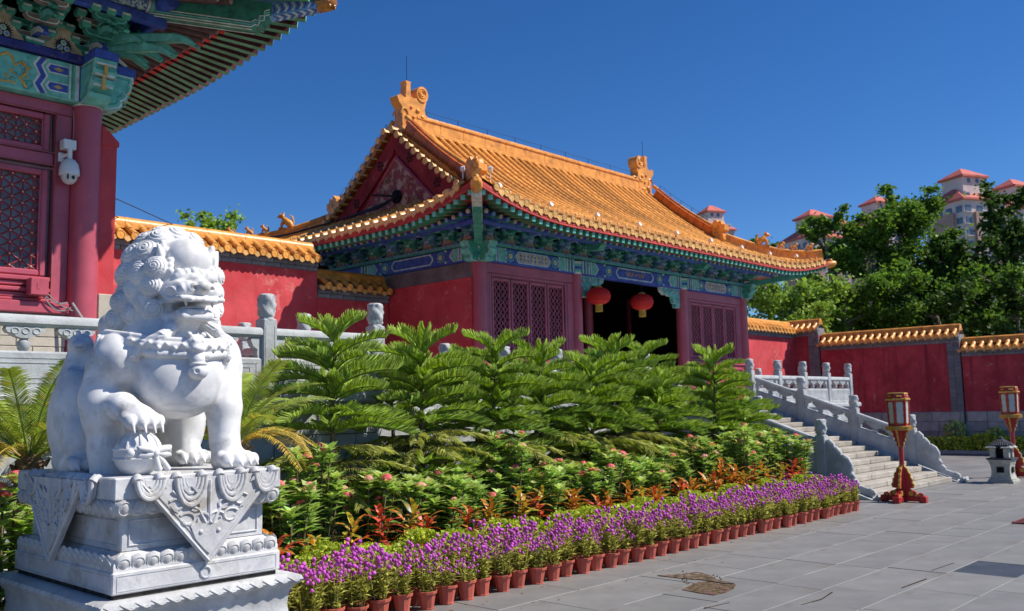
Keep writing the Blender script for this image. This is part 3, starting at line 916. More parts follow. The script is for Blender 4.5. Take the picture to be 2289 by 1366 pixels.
# ---- bracket sets
def bracket():
    m = MB()
    def arm_x(y, z, w, h=.075, mi=0, d=.05):
        p = [(-w, z+h), (-w, z+h*.55), (-w*.8, z+h*.12), (-w*.55, z), (w*.55, z), (w*.8, z+h*.12), (w, z+h*.55), (w, z+h)]
        m.ext([(a, y-d/2, b) for a, b in p], (0, d, 0), mi)
        m.ext([(a*.86, y-d/2-.004, z+(b-z)*.7+.012) for a, b in p], (0, .004, 0), mi+1)
        for c in (-w*.85, 0, w*.85):
            m.ext([(c-.035, y-.04, z+h), (c+.035, y-.04, z+h), (c+.048, y-.04, z+h+.05), (c-.048, y-.04, z+h+.05)], (0, .08, 0), 2)
    m.ext([(-.06, -.07, 0), (.06, -.07, 0), (.09, -.07, .07), (-.09, -.07, .07)], (0, .14, 0), 2)
    arm_x(0, .07, .20); arm_x(0, .20, .27)
    arm_x(-.26, .17, .17); arm_x(-.26, .29, .22); arm_x(-.52, .27, .17)
    # projecting tongues
    for z, L_ in ((.09, .34), (.21, .60)):
        m.ext([(-.03, .1, z), (-.03, -L_+.1, z), (-.03, -L_, z-.02), (-.03, -L_-.06, z+.05), (-.03, -L_+.04, z+.09), (-.03, .1, z+.09)], (.06, 0, 0), 0)
        m.ext([(-.032, -L_+.05, z+.01), (-.032, -L_, z-.005), (-.032, -L_-.035, z+.04), (-.032, -L_+.05, z+.075)], (.064, 0, 0), 3)
    return m
br = bracket()
brA = br.mesh('bracket_set', [M['green'], M['teal'], M['blue_lt'], M['white_p']])
brB = br.mesh('bracket_set_blue', [M['blue_lt'], M['teal'], M['green'], M['white_p']])
bz = BZ1+.076
xs_b = []
for a, b, n in ((CX[0], CX[1], 5), (CX[1], CX[2], 7), (CX[2], CX[3], 5)):
    xs_b += [a+(b-a)*i/n for i in range(n)]
xs_b.append(CX[3])
for i, x in enumerate(xs_b):
    inst('bracket_set', brA if i % 2 else brB, gate, (x, CY-.02, bz), (0, 0, 0), (1, 1, 1.0))
for i in range(9):
    inst('bracket_set', brA if i % 2 else brB, gate, (CX[0]-.02, CY+.0+.66*i, bz), (0, 0, -PI/2), (1, 1, 1.0))
inst('bracket_set', brA, gate, (CX[0], CY, bz), (0, 0, -PI/4), (.8, 1.35, 1)); inst('bracket_set', brA, gate, (CX[3], CY, bz), (0, 0, PI/4), (.8, 1.35, 1))
# panels between brackets: cream with a green edge and a pearl
pn = MB()
pn.ext([(-.20, 0, 0), (.20, 0, 0), (.12, 0, .24), (0, 0, .33), (-.12, 0, .24)], (0, .02, 0), 1)
pn.ext([(-.165, -.004, .012), (.165, -.004, .012), (.09, -.004, .20), (0, -.004, .28), (-.09, -.004, .20)], (0, .006, 0), 0)
for a, b in ((-.045, .06), (.045, .06), (0, .14)): pn.ell((a, -.006, b), (.032, .008, .032), 8, 5, 2)
pn_me = pn.mesh('bracket_panel', [M['cream_p'], M['green'], M['blue_lt']])
for a, b in zip(xs_b, xs_b[1:]): inst('bracket_panel', pn_me, gate, ((a+b)/2, CY-.03, bz))
for i in range(8): inst('bracket_panel', pn_me, gate, (CX[0]-.03, CY+.33+.66*i, bz), (0, 0, -PI/2))
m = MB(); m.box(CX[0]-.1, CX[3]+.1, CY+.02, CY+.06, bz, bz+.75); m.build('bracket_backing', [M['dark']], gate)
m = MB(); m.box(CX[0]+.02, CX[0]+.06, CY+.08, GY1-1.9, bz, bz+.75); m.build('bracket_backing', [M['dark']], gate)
# projecting green beam ends over the middle columns
for x in CX[1:3]:
    m = MB()
    m.ext([(x-.10, GY0+.95, 5.60), (x-.10, GY0+.95, 5.85), (x-.10, GY0+1.4, 5.90), (x-.10, GY0+1.4, 5.50), (x-.10, GY0+1.08, 5.48)], (.20, 0, 0), 0)
    m.ext([(x-.103, GY0+.96, 5.62), (x-.103, GY0+.96, 5.83), (x-.103, GY0+.985, 5.83), (x-.103, GY0+.985, 5.60)], (.206, 0, 0), 1)
    m.build('projecting_beam_end', [M['green'], M['white_p']], gate)

# ---- walls, windows
SILL = 3.02
def leaf_window(x0, x1, z0, z1, y, nd=4):
    L_ = []
    fr = MB(); t = .075
    fr.bbox(x0, x0+t, y-.05, y+.05, z0, z1, .012); fr.bbox(x1-t, x1, y-.05, y+.05, z0, z1, .012)
    fr.bbox(x0+t, x1-t, y-.05, y+.05, z1-t, z1, .012); fr.bbox(x0+t, x1-t, y-.05, y+.05, z0, z0+t, .012)
    fr.build('window_frame', [M['wood_red']], gate)
    ix0, ix1 = x0+t+.015, x1-t-.015; w = (ix1-ix0)/nd
    for i in range(nd):
        a = ix0+w*i+.012; b = ix0+w*(i+1)-.012; c0 = z0+t+.015; c1 = z1-t-.015; s_ = .065
        f = MB()
        f.bbox(a, a+s_, y-.035, y+.035, c0, c1, .012); f.bbox(b-s_, b, y-.035, y+.035, c0, c1, .012)
        f.bbox(a+s_, b-s_, y-.035, y+.035, c1-s_, c1, .012); f.bbox(a+s_, b-s_, y-.035, y+.035, c0, c0+s_, .012)
        leafo = f.build('window_leaf', [M['wood_red']], gate)
        lat = MB(); A, B, Z0, Z1 = a+s_, b-s_, c0+s_, c1-s_
        def bar(p, q):
            # clip segment to rectangle
            (xa, za), (xb, zb) = p, q
            t0, t1 = 0.0, 1.0
            for pv, dv, lo, hi in ((xa, xb-xa, A, B), (za, zb-za, Z0, Z1)):
                if abs(dv) < 1e-9:
                    if pv < lo or pv > hi: return
                else:
                    u0 = (lo-pv)/dv; u1 = (hi-pv)/dv
                    if u0 > u1: u0, u1 = u1, u0
                    t0 = max(t0, u0); t1 = min(t1, u1)
            if t1-t0 < 1e-3: return
            P0 = (xa+(xb-xa)*t0, y, za+(zb-za)*t0); P1 = (xa+(xb-xa)*t1, y, za+(zb-za)*t1)
            lat.tube([P0, P1], .0125, 4, cap=False, up=(0, -1, 0), a0=PI/4)
        stp = .135; sl = 1.15
        k = -12
        while k < 30:
            z_ = Z0+k*stp*sl
            bar((A, z_), (B, z_+(B-A)*sl)); bar((A, z_+(B-A)*sl), (B, z_))
            k += 1
        xx = A+stp/2
        while xx < B:
            bar((xx, Z0), (xx, Z1)); xx += stp
        lat.build('lattice', [M['wood_red']], leafo)
        # timber knots where bars cross
    g = MB(); g.box(ix0, ix1, y+.06, y+.07, z0+t, z1-t); g.build('window_backing', [M['dark']], gate)
    ed = MB()
    ed.box(x0+t, x0+t+.012, y-.052, y-.04, z0+t, z1-t); ed.box(x0+t, x1-t, y-.052, y-.04, z1-t-.012, z1-t)
    ed.build('frame_edge', [M['wood_edge']], gate)
for a, b in ((CX[0], CX[1]), (CX[2], CX[3])):
    x0, x1 = a+.15, b-.15
    m = MB(); m.bbox(x0, x1, CY-.06, CY+.06, BZ0-.22, BZ0-.003, .01); m.build('transom_board', [M['wood_red']], gate)
    leaf_window(x0+.10, x1-.22, SILL, BZ0-.225, CY)
    for p, q in ((x0, x0+.095), (x1-.215, x1)):
        m = MB(); m.bbox(p, q, CY-.055, CY+.055, SILL, BZ0-.225, .01); m.build('window_jamb', [M['wood_red']], gate)
    m = MB(); m.bbox(x0, x1, CY-.13, CY+.10, SILL-.09, SILL-.004, .015); m.build('window_sill', [M['wood_red_lit']], gate)
    m = MB(); m.box(x0, x1, CY-.04, CY+.08, FLOOR, SILL-.09)
    n = 4; w = (x1-x0)/n
    for i in range(n):
        p, q = x0+w*i, x0+w*(i+1)
        m.bbox(p+.02, p+.10, CY-.085, CY-.04, FLOOR+.02, SILL-.10, .01); m.bbox(q-.10, q-.02, CY-.085, CY-.04, FLOOR+.02, SILL-.10, .01)
        m.bbox(p+.10, q-.10, CY-.085, CY-.04, SILL-.22, SILL-.10, .01); m.bbox(p+.10, q-.10, CY-.085, CY-.04, FLOOR+.02, FLOOR+.14, .01)
    m.build('dado_panel', [M['wood_red_lit']], gate)
# door opening: painted corner brackets, jambs, dark interior
for x, sg in ((CX[1]+.16, 1), (CX[2]-.16, -1)):
    m = MB()
    pr = [(0, 0), (.92, 0), (.90, -.10), (.74, -.20), (.62, -.17), (.50, -.22), (.36, -.22), (.32, -.34), (.30, -.40), (.22, -.40), (.22, -.52), (.02, -.52), (0, -.44)]
    m.ext([(x+sg*a, CY-.05, BZ0-.004+b) for a, b in pr], (0, .10, 0), 3)
    m.ext([(x+sg*(.02+a*.955), CY-.058, BZ0-.014+b*.955) for a, b in pr], (0, .116, 0), 2)
    for a, b, r in ((.12, -.12, .08), (.12, -.32, .07), (.34, -.10, .08), (.56, -.09, .06), (.75, -.08, .06)):
        m.tube([(x+sg*(a+r*math.cos(t)), CY-.062, BZ0+b+r*.9*math.sin(t)) for t in [j*.63 for j in range(9)]], .012, 4, 1)
        m.ell((x+sg*a, CY-.062, BZ0+b), (.03, .008, .03), 8, 4, 6)
    m.build('corner_spandrel', PM, gate)
m = MB()
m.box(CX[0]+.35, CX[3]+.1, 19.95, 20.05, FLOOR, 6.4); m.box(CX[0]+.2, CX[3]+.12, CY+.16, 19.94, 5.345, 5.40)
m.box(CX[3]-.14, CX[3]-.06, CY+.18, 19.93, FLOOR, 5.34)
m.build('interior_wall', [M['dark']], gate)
m = MB()
for x in (19.6, 20.9):
    m.lathe([(.14, 0), (.14, 3.5)], 16, (x, 16.6, FLOOR))
m.build('interior_column', [M['wood_red']], gate, smooth=.6)
# gold boards standing in for dim back-lit windows; glow put into the colour
for i, (x, z) in enumerate(((21.2, 3.55), (22.3, 3.75))):
    m = MB(); m.bbox(x-.16, x+.16, 17.6, 17.64, z-.22, z+.22, .01); m.build('backlit_window_board', [M['gold']], gate)
# side wall with chamfered grey top
WX = CX[0]-.20
m = MB(); m.box(WX, WX+.5, CY+.05, GY1-2.0, FLOOR-.3, 4.62); m.build('side_wall', [M['wall_red']], gate)
m = MB(); m.ext([(WX, CY+.05, 4.62), (WX+.5, CY+.05, 4.62), (WX+.5, CY+.05, BZ0+.01), (WX+.14, CY+.05, BZ0+.01)], (0, GY1-2.0-CY-.05, 0)); m.build('wall_capping', [M['plaster']], gate)
m = MB(); m.bbox(WX-.012, WX+.02, CY+.05, GY1-2.0, 4.585, 4.625, .008); m.build('wall_band', [M['wall_red']], gate)
m = MB(); m.box(CX[3]-.05, CX[3]+.3, CY+.2, GY1-2.0, FLOOR-.3, BZ1+.3); m.build('side_wall', [M['wall_red']], gate)

# ---- hanging lanterns
def lantern(x, z, label):
    t = thing('red_lantern', (x, CY-.35, z), label, 'lantern', 'round red lanterns in the gate opening'); t.scale = (.86, .86, .86)
    m = MB(); n = 26
    prf = [(.10, -.235), (.19, -.22), (.29, -.15), (.335, -.05), (.34, .02), (.31, .12), (.24, .19), (.14, .235), (.10, .245)]
    vs = []
    for r, zz in prf:
        for k in range(n*2):
            a = PI*k/n; q = r*(1+(.018 if k % 2 else -.018))
            vs.append((q*math.cos(a), q*math.sin(a), zz))
    N2 = n*2
    fs = [(i*N2+k, i*N2+(k+1) % N2, (i+1)*N2+(k+1) % N2, (i+1)*N2+k) for i in range(len(prf)-1) for k in range(N2)]
    m.add(vs, fs)
    o = bpy.data.objects.new('lantern_body', m.mesh('lantern_body', [mat('lantern_silk', (.72, .035, .03), .55, .1, 5, .03, 20, .3, leaf=True, tr=.25)])); COL.objects.link(o); o.parent = t
    m = MB(); m.lathe([(.10, -.27), (.11, -.235), (.11, -.225)], 16); m.lathe([(.10, .24), (.11, .25), (.10, .275), (.05, .30)], 16)
    o = bpy.data.objects.new('lantern_cap', m.mesh('lantern_cap', [M['gold']], .6)); COL.objects.link(o); o.parent = t
    m = MB(); rr = random.Random(3)
    for k in range(40):
        a = 2*PI*k/40; r = .09+rr.uniform(-.01, .012)
        m.tube([(r*math.cos(a), r*math.sin(a), -.25), (r*1.05*math.cos(a), r*1.05*math.sin(a), -.44)], .009, 4)
    m.lathe([(.085, -.44), (.085, -.25)], 12)
    o = bpy.data.objects.new('tassel', m.mesh('tassel', [mat('tassel_yellow', (.62, .40, .06), .7, .2, 20)])); COL.objects.link(o); o.parent = t
    m = MB(); m.tube([(0, 0, .28), (0, 0, BZ0-z)], .008, 5)
    o = bpy.data.objects.new('cord', m.mesh('cord', [M['black_m']])); COL.objects.link(o); o.parent = t
    return t
lantern(17.56, 4.46, 'round red lantern with yellow tassel hanging left in the gate opening')
lantern(19.36, 4.44, 'round red lantern with yellow tassel hanging right in the gate opening')

# ================================================================ NEAR HALL (left)
hall = thing('main_hall', (2.0, 13.0, 2.04), 'near red hall at left with painted brackets under a deep green rafter eave', 'building')
HX, HY = 4.50, 11.40               # corner column
HF = 2.04
def hp(a, b, z, front=False):
    """a: distance out from the column line, b: along the eave measured from the corner column (positive towards the corner tip)"""
    return Vector((HX+b, HY-a, z)) if front else Vector((HX+a, HY-b, z))
def h_up(b):                        # upturn of the eave near the corner
    return .30*max(0.0, min(1.0, (b+1.7)/3.8))**2
TIP = 2.12
def box_between(p, q, w, h, mats, end_mat=None, split=None):
    """bar from tip p to root q, section w x h; material slots: 0 bottom outer, 1 side, 2 end, 3 bottom inner"""
    p = Vector(p); q = Vector(q); T = (q-p).normalized(); A = Vector((0,0,1)).cross(T).normalized()*(w/2); B = T.cross(A.normalized())*h
    m = MB()
    r = p.lerp(q, split if split else .6)
    vs = []
    for c in (p, r, q): vs += [c-A, c+A, c+A+B, c-A+B]
    fs = [(0,1,5,4), (4,5,9,8), (1,2,6,5), (5,6,10,9), (3,0,4,7), (7,4,8,11), (2,3,7,6), (6,7,11,10), (0,3,2,1), (8,9,10,11)]
    m.add(vs, fs); m.m = [0, 3, 1, 1, 1, 1, 1, 1, 2, 1]
    return m
nr = 46
FM = [M['green_raf'], mat('rafter_side_shade', (.10, .03, .04), .7, .3, 5, .1, 20, .3, rnd=.2), M['teal'], M['raf_red']]  # side slot: eave shade put into a dark red
for front in (False, True):
    for i in range(nr):
        b = 2.0-.196*i
        if front and b < -2.6: continue
        if b < -5.6: break
        fz = h_up(b)
        # fan-out
        if b > -1.2:
            t = (b+1.2)/3.2; br_ = -1.2+t*1.75
        else: br_ = b
        tip = hp(TIP-.02, b, 6.655+fz, front)
        ra = .45; root = hp(ra, br_, 6.655+.40+fz*.25, front)
        L_ = (root-tip).length
        inner = tip.lerp(root, min(1, 1.15/L_*1.02))
        box_between(tip, inner, .105, .10, FM, split=.54).build('flying_rafter', FM, hall)
        # round rafter under it
        if b < 1.72:
            rt = tip.lerp(root, .78/L_*1.05); rt.z -= .075; rr = Vector(root); rr.z -= .06
            m = MB(); m.tube([rt, rt.lerp(rr, .04), rr], [.058, .061, .061], 10, 0)
            T = (rr-rt).normalized(); m.tube([rt-T*.006, rt+T*.004], .048, 10, 1); m.ell(rt-T*.006, (.012, .012, .012), 6, 4, 2)
            m.build('round_rafter', [M['raf_dark'], M['raf_end'], M['raf_red']], hall, smooth=.8)
# eave boards above the rafters
m = MB()
for front in (False, True):
    rows = []
    for i in range(24):
        b = 2.08-.34*i; fz = h_up(b)
        rows.append([hp(a, min(b, a) if b > 0 else b, 6.78+fz*(a/TIP)+(TIP-a)*.24, front) for a in (TIP-.03, 1.4, .7, .0)])
    m.grid(rows, 0, not front)
m.build('eave_boarding', [M['raf_dark']], hall, smooth=1.2)
# roof over the boards
m = MB()
for front in (False, True):
    rows = []
    for i in range(24):
        b = 2.16-.5*i; fz = h_up(b)
        rows.append([hp(a, min(b, a+.04) if b > 0 else b, 6.92+fz*max(0, a/TIP)+(TIP-a)*.32+max(0, TIP-a)**2*.05, front) for a in (TIP+.02, 1.4, .7, .0, -1.2, -2.6)])
    m.grid(rows, 0, front)
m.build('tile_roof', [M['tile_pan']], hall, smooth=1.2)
tile_me = half_round([(0, 0, 0), (.25, 0, .09), (.8, 0, .27)], .08).mesh('hall_tile_row', [M['tile']], .8)
for i in range(24):
    b = 1.9-.3*i; p = hp(TIP+.02, b, 6.93+h_up(b))
    inst('tile_row', tile_me, hall, p, (0, 0, PI))
    inst('eave_tile', disc_me, hall, p+Vector((.01, 0, 0)), (.12, 0, PI/2))
    if b > -2.5:
        p = hp(TIP+.02, b, 6.93+h_up(b), True)
        inst('tile_row', tile_me, hall, p, (0, 0, PI/2))
        inst('eave_tile', disc_me, hall, p+Vector((0, -.01, 0)), (.12, 0, 0))
# corner beams
D = Vector((1, -1, 0)).normalized(); Nn = Vector((1, 1, 0)).normalized()
def dpt(s_, z, n=0.0): return Vector((HX, HY, 0))+D*s_+Nn*n+Vector((0, 0, z))
m = MB()
lo = [(.0, 6.98), (.35, 6.86), (2.05, 6.60), (2.10, 6.63), (2.14, 6.62), (2.16, 6.68), (2.21, 6.68), (2.22, 6.74), (2.28, 6.76), (2.28, 6.92), (0, 7.3)]
m.ext([dpt(a, z, -.105) for a, z in lo], Nn*.21, 0)
for k, mi in ((.0, 1), (.045, 2), (.09, 1)):
    q = [(a, z) for a, z in lo[1:9]]
    for sgn in (-1, 1):
        m.tube([dpt(a-.02, z+.012+k*.7, sgn*.107) for a, z in q], .009 if mi == 1 else .012, 4, mi)
m.tube([dpt(.36, 6.853, -.07), dpt(2.03, 6.592, -.07)], .008, 4, 1); m.tube([dpt(.36, 6.853, .07), dpt(2.03, 6.592, .07)], .008, 4, 1)
m.build('corner_beam', [M['green_dk'], M['white_p'], M['teal']], hall)
m = MB()
up = [(1.9, 6.76), (2.25, 6.75), (2.84, 6.87), (2.84, 7.04), (1.9, 6.98)]
m.ext([dpt(a, z, -.09) for a, z in up], Nn*.18, 0)
for i in range(11):
    s0 = 2.30+i*.048; z0 = 6.755+(s0-2.25)*.203
    for sg in (-1, 1):
        m.tube([dpt(s0, z0-.004, sg*.08), dpt(s0+.045, z0+.004, 0)], .011, 4, 1 if i % 2 else 2)
        m.tube([dpt(s0, z0+.02, sg*.0915), dpt(s0+.03, z0+.07, sg*.0915), dpt(s0, z0+.13, sg*.0915)], .011, 4, 1 if i % 2 else 2)
m.build('upper_corner_beam', [M['blue_lt'], M['white_p'], M['blue']], hall)
m = MB()
m.tube([dpt(2.82, 6.965), dpt(2.86, 6.965), dpt(2.96, 6.98), dpt(3.04, 6.99), dpt(3.08, 7.0)], [.10, .118, .125, .095, .04], 14)
rr = random.Random(5)
for k in range(26):
    a = rr.uniform(0, 2*PI); s_ = rr.uniform(2.84, 3.06); r = .115-.05*max(0, s_-3.0)/.06
    c = dpt(s_, 6.975)+Nn*(r*math.cos(a))+Vector((0, 0, r*math.sin(a)))
    m.ell(c, (.022, .022, .026), 6, 5)
m.build('corner_dragon_head', [mat('amber_glaze', (.42, .15, .02), .3, .35, 12, .1, 20, .6)], hall, smooth=.9)

# beams and purlins on the facade
def hbeam(name, z0, z1, y0, y1, mats, x0=-3.0, x1=4.36, b=.02):
    m = MB(); m.bbox(x0, x1, y0, y1, z0, z1, b); return m.build(name, mats, hall)
hbeam('lintel_beam', 5.62, 6.09, 11.27, 11.53, [M['teal']])
hbeam('plate_beam', 6.10, 6.20, 11.20, 11.60, [mat('blue_gold_beam', (.028, .035, .20), .6, .3, 7, .1, 30, .3, mott=((.34, .20, .06), 9, .60, .66))], -3, 4.62)
m = MB(); m.bbox(HX-.2, HX+.2, 11.605, 17, 6.10, 6.20, .02); m.build('plate_beam', [M['blue']], hall)
m = MB(); m.bbox(HX-.13, HX+.13, 11.58, 17, 5.62, 6.09, .02); m.build('lintel_beam', [M['teal']], hall)
# painted ornament on the near beam
m = MB(); by = 11.27
def fp(s_, z_, d): return Vector((s_, by-d, z_))
def fpoly(pts, d, mi):
    a = [fp(x_, z_, .0005) for x_, z_ in pts]; m.ext(a, (0, -d, 0), mi)
def sq(x0, x1, z0, z1, d, mi): fpoly([(x0, z0), (x1, z0), (x1, z1), (x0, z1)], d, mi)
zb, zt = 5.64, 6.075
for x0, x1, mi in ((4.335, 4.36, 0), (4.29, 4.335, 3), (4.265, 4.29, 2), (4.24, 4.265, 4), (4.215, 4.24, 3)): sq(x0, x1, zb, zt, .004, mi)
zm = (zb+zt)/2
def chev(xo, d, mi, inset):
    fpoly([(4.215, zb), (xo+.06+inset, zb), (xo+inset, zb+.10), (xo+.06+inset, zm), (xo+inset, zt-.10), (xo+.06+inset, zt), (4.215, zt)], d, mi)
chev(3.80, .004, 3, 0); chev(3.80, .0055, 0, .03); chev(3.80, .007, 3, .09); chev(3.80, .0085, 2, .115)
for zc_ in (zm-.11, zm+.11):
    fpoly([(4.20, zc_-.06), (3.98, zc_-.06), (3.94, zc_), (3.98, zc_+.06), (4.20, zc_+.06)], .011, 3)
    fpoly([(4.20, zc_-.045), (4.0, zc_-.045), (3.97, zc_), (4.0, zc_+.045), (4.20, zc_+.045)], .0125, 0)
    fpoly([(4.15, zc_), (4.09, zc_-.025), (4.03, zc_), (4.09, zc_+.025)], .014, 5)
# gold dragon scroll and cloud curls
pa = [(3.44, 5.98), (3.52, 6.03), (3.58, 5.97), (3.60, 5.90), (3.68, 5.96), (3.74, 5.90), (3.72, 5.82), (3.66, 5.77), (3.70, 5.70), (3.74, 5.66)]
m.tube([fp(x_, z_, .006) for x_, z_ in pa], .016, 6, 5)
m.tube([fp(x_, z_, .006) for x_, z_ in [(3.40, 5.70), (3.48, 5.68), (3.56, 5.70), (3.62, 5.68)]], .012, 5, 5)
rr = random.Random(2)
for k in range(30):
    x_, z_ = rr.uniform(3.0, 3.78), rr.uniform(5.68, 6.04); r = rr.uniform(.014, .035)
    m.tube([fp(x_+r*math.cos(a)*(1-a*.1), z_+r*math.sin(a)*(1-a*.1), .004) for a in [j*.8+k for j in range(8)]], .004, 4, rr.choice((4, 4, 5, 1)))
for k in range(10): m.ell(fp(rr.uniform(3.3, 3.75), rr.uniform(5.7, 6.02), .003), (.02, .006, .016), 7, 4, 5)
fpoly([(3.25, zb), (3.36, zb), (3.40, zb+.1), (3.36, zm), (3.40, zt-.1), (3.36, zt), (3.25, zt)], .005, 3)
fpoly([(3.0, zb), (3.30, zb), (3.34, zb+.1), (3.30, zm), (3.34, zt-.1), (3.30, zt), (3.0, zt)], .007, 0)
m.build('painted_dragon_panel', PM, hall)

# corner column with head and carved beam ends
m = MB(); m.lathe([(.23, 0), (.23, .10), (.19, .12)], 28, (HX, HY, HF), 1); m.lathe([(.175, .12), (.172, 1.8), (.165, 5.60-HF)], 28, (HX, HY, HF), 0)
m.build('corner_column', [M['wood_red_lit'], M['balu']], hall, smooth=.6)
m = MB(); m.lathe([(.17, 5.60), (.17, 5.68), (.168, 6.1)], 28, (HX, HY, 0), 0); m.build('column_head', [M['white_p']], hall, smooth=.6)
def hfist(c, rz):
    m = MB()
    pr = [(0, -.25), (.10, -.25), (.22, -.21), (.25, -.16), (.235, -.12), (.29, -.09), (.32, -.03), (.30, .02), (.35, .06), (.37, .12), (.35, .16), (.38, .20), (.38, .24), (0, .24)]
    def inner(k): return [(a-k if a > .05 else a, b+(k if b < 0 else -k)*.8) for a, b in pr]
    m.ext([(a, -.135, b) for a, b in pr], (0, .27, 0), 2)
    for k, w, mi in ((.012, .138, 3), (.03, .141, 2), (.06, .144, 4), (.08, .147, 2)):
        m.ext([(a, -w, b) for a, b in inner(k)], (0, 2*w, 0), mi)
    # stripes on the nose
    for j, mi in enumerate((3, 4, 3, 2, 3, 4)):
        z = .19-.062*j; a = .384-.018*j
        m.box(a-.02, a+.004, -.115, .115, z-.024, z, mi)
    m.box(.36, .392, -.02, .02, .05, .17, 5); m.box(.29, .335, -.02, .02, -.12, .05, 5)
    m.box(-.02, .40, -.14, .14, .245, .345, 0)
    MB().join(m, Matrix.Translation(c) @ Matrix.Rotation(rz, 4, 'Z')).build('carved_beam_end', PM, hall)
hfist((HX, HY-.13, 5.86), -PI/2); hfist((HX+.13, HY, 5.86), 0)

# bracket sets with sub-parts
def arm_mesh(w, h=.085, d=.07, cols=(0, 1, 2)):
    m = MB()
    p = [(-w, h), (-w, h*.55), (-w*.85, h*.15), (-w*.6, 0), (w*.6, 0), (w*.85, h*.15), (w, h*.55), (w, h)]
    m.ext([(a, -d/2, b) for a, b in p], (0, d, 0), 0)
    m.ext([(a*.93, -d/2-.004, h*.12+b*.80) for a, b in p], (0, .004, 0), 1)
    m.ext([(a*.86, -d/2-.007, h*.24+b*.60) for a, b in p], (0, .004, 0), 0)
    return m
def cup_mesh(s_=.062):
    m = MB()
    for z0, z1, a, b, mi in ((0, .045, .72, 1.0, 0), (.045, .085, 1.0, 1.0, 0)):
        q = lambda k, z: [(-s_*k, -s_*k, z), (s_*k, -s_*k, z), (s_*k, s_*k, z), (-s_*k, s_*k, z)]
        m.add(q(a, z0)+q(b, z1), [(0,1,5,4), (1,2,6,5), (2,3,7,6), (3,0,4,7), (3,2,1,0), (4,5,6,7)], mi)
    m.box(-s_*.7, s_*.7, -s_*1.04, -s_*.99, .052, .078, 1)
    return m
def tongue_mesh(L_, w=.032, h=.10):
    m = MB()
    pr = [(.1, 0), (-L_+.16, 0), (-L_-.02, -.085), (-L_-.05, -.06), (-L_+.10, .06), (-L_+.26, h), (.1, h)]
    m.ext([(-w, a, b) for a, b in pr], (2*w, 0, 0), 0)
    m.ext([(-w-.003, a*.98+.01, b*.8+.008) for a, b in pr], (.003, 0, 0), 1); m.ext([(w, a*.98+.01, b*.8+.008) for a, b in pr], (.003, 0, 0), 1)
    return m
GM = [M['green_dk'], M['teal'], M['white_p']]; BM = [M['blue'], M['white_p'], M['teal']]; SM = [mat('faded_bracket', (.24, .19, .17), .7, .3, 9), M['white_p'], M['teal']]
arms = {}
def sub(name, key, mb, mats, parent, loc, rz=0.0):
    if key not in arms: arms[key] = mb().mesh(name, mats)
    o = bpy.data.objects.new(name, arms[key]); COL.objects.link(o); o.parent = parent; o.location = loc; o.rotation_euler = (0, 0, rz)
def hall_bracket(x, y, z, rz, flip):
    b = bpy.data.objects.new('bracket_set', None); COL.objects.link(b); b.parent = hall
    b.location = Vector((x, y, z))-base_of(hall); b.rotation_euler = (0, 0, rz)
    A, B = (GM, SM) if flip else (SM, GM)
    k = 'g' if flip else 's'
    def base():
        m = MB(); m.ext([(-.08, -.10, 0), (.08, -.10, 0), (.12, -.10, .10), (-.12, -.10, .10)], (0, .2, 0), 0); m.box(-.10, .10, -.104, -.1, .06, .09, 1); return m
    sub('bracket_block', 'base', base, [M['green'], M['white_p']], b, (0, 0, 0))
    for (w, yy, zz, MM, kk) in ((.22, 0, .10, A, 'a'), (.30, 0, .235, B, 'b'), (.20, -.28, .225, A, 'a2'), (.27, -.28, .35, B, 'b2'), (.20, -.55, .345, A, 'a3')):
        sub('bracket_arm', k+kk, lambda: arm_mesh(w), MM, b, (0, yy, zz))
        for c in (-w*.9, 0, w*.9):
            sub('bracket_cup', 'cup', cup_mesh, [M['green'], M['white_p']], b, (c, yy, zz+.085))
    for L_, zz in ((.42, .115), (.70, .24), (.66, .36)):
        sub('bracket_tongue', k+'t%.2f' % L_, lambda: tongue_mesh(L_), [M['blue'] if zz < .2 else M['green_dk'], M['white_p'] if zz < .2 else M['teal']], b, (0, 0, zz))
for i in range(6):
    hall_bracket(HX-.68*i if i else HX, HY-.02, 6.20, 0, i % 2 == 0)
for i in range(1, 4):
    hall_bracket(HX+.02, HY+.68*i, 6.20, PI/2, i % 2 == 0)
hall_bracket(HX+.02, HY, 6.20, PI/2, True)
# diagonal tongues of the corner set
for ang, L_, zz in ((-PI/4, .95, 6.34), (-PI/4, 1.25, 6.46), (-PI/4-.38, .74, 6.40), (-PI/4+.38, .74, 6.40), (-PI/4-.62, .62, 6.52), (-PI/4+.62, .62, 6.52), (-.10, .80, 6.50), (-.05, .62, 6.36), (-.25, .95, 6.56)):
    m = MB(); m.join(tongue_mesh(L_, .036, .11), Matrix.Translation((HX+.05, HY-.05, zz)) @ Matrix.Rotation(ang+PI/2, 4, 'Z'))
    m.build('corner_tongue', [M['green'], M['teal']], hall)
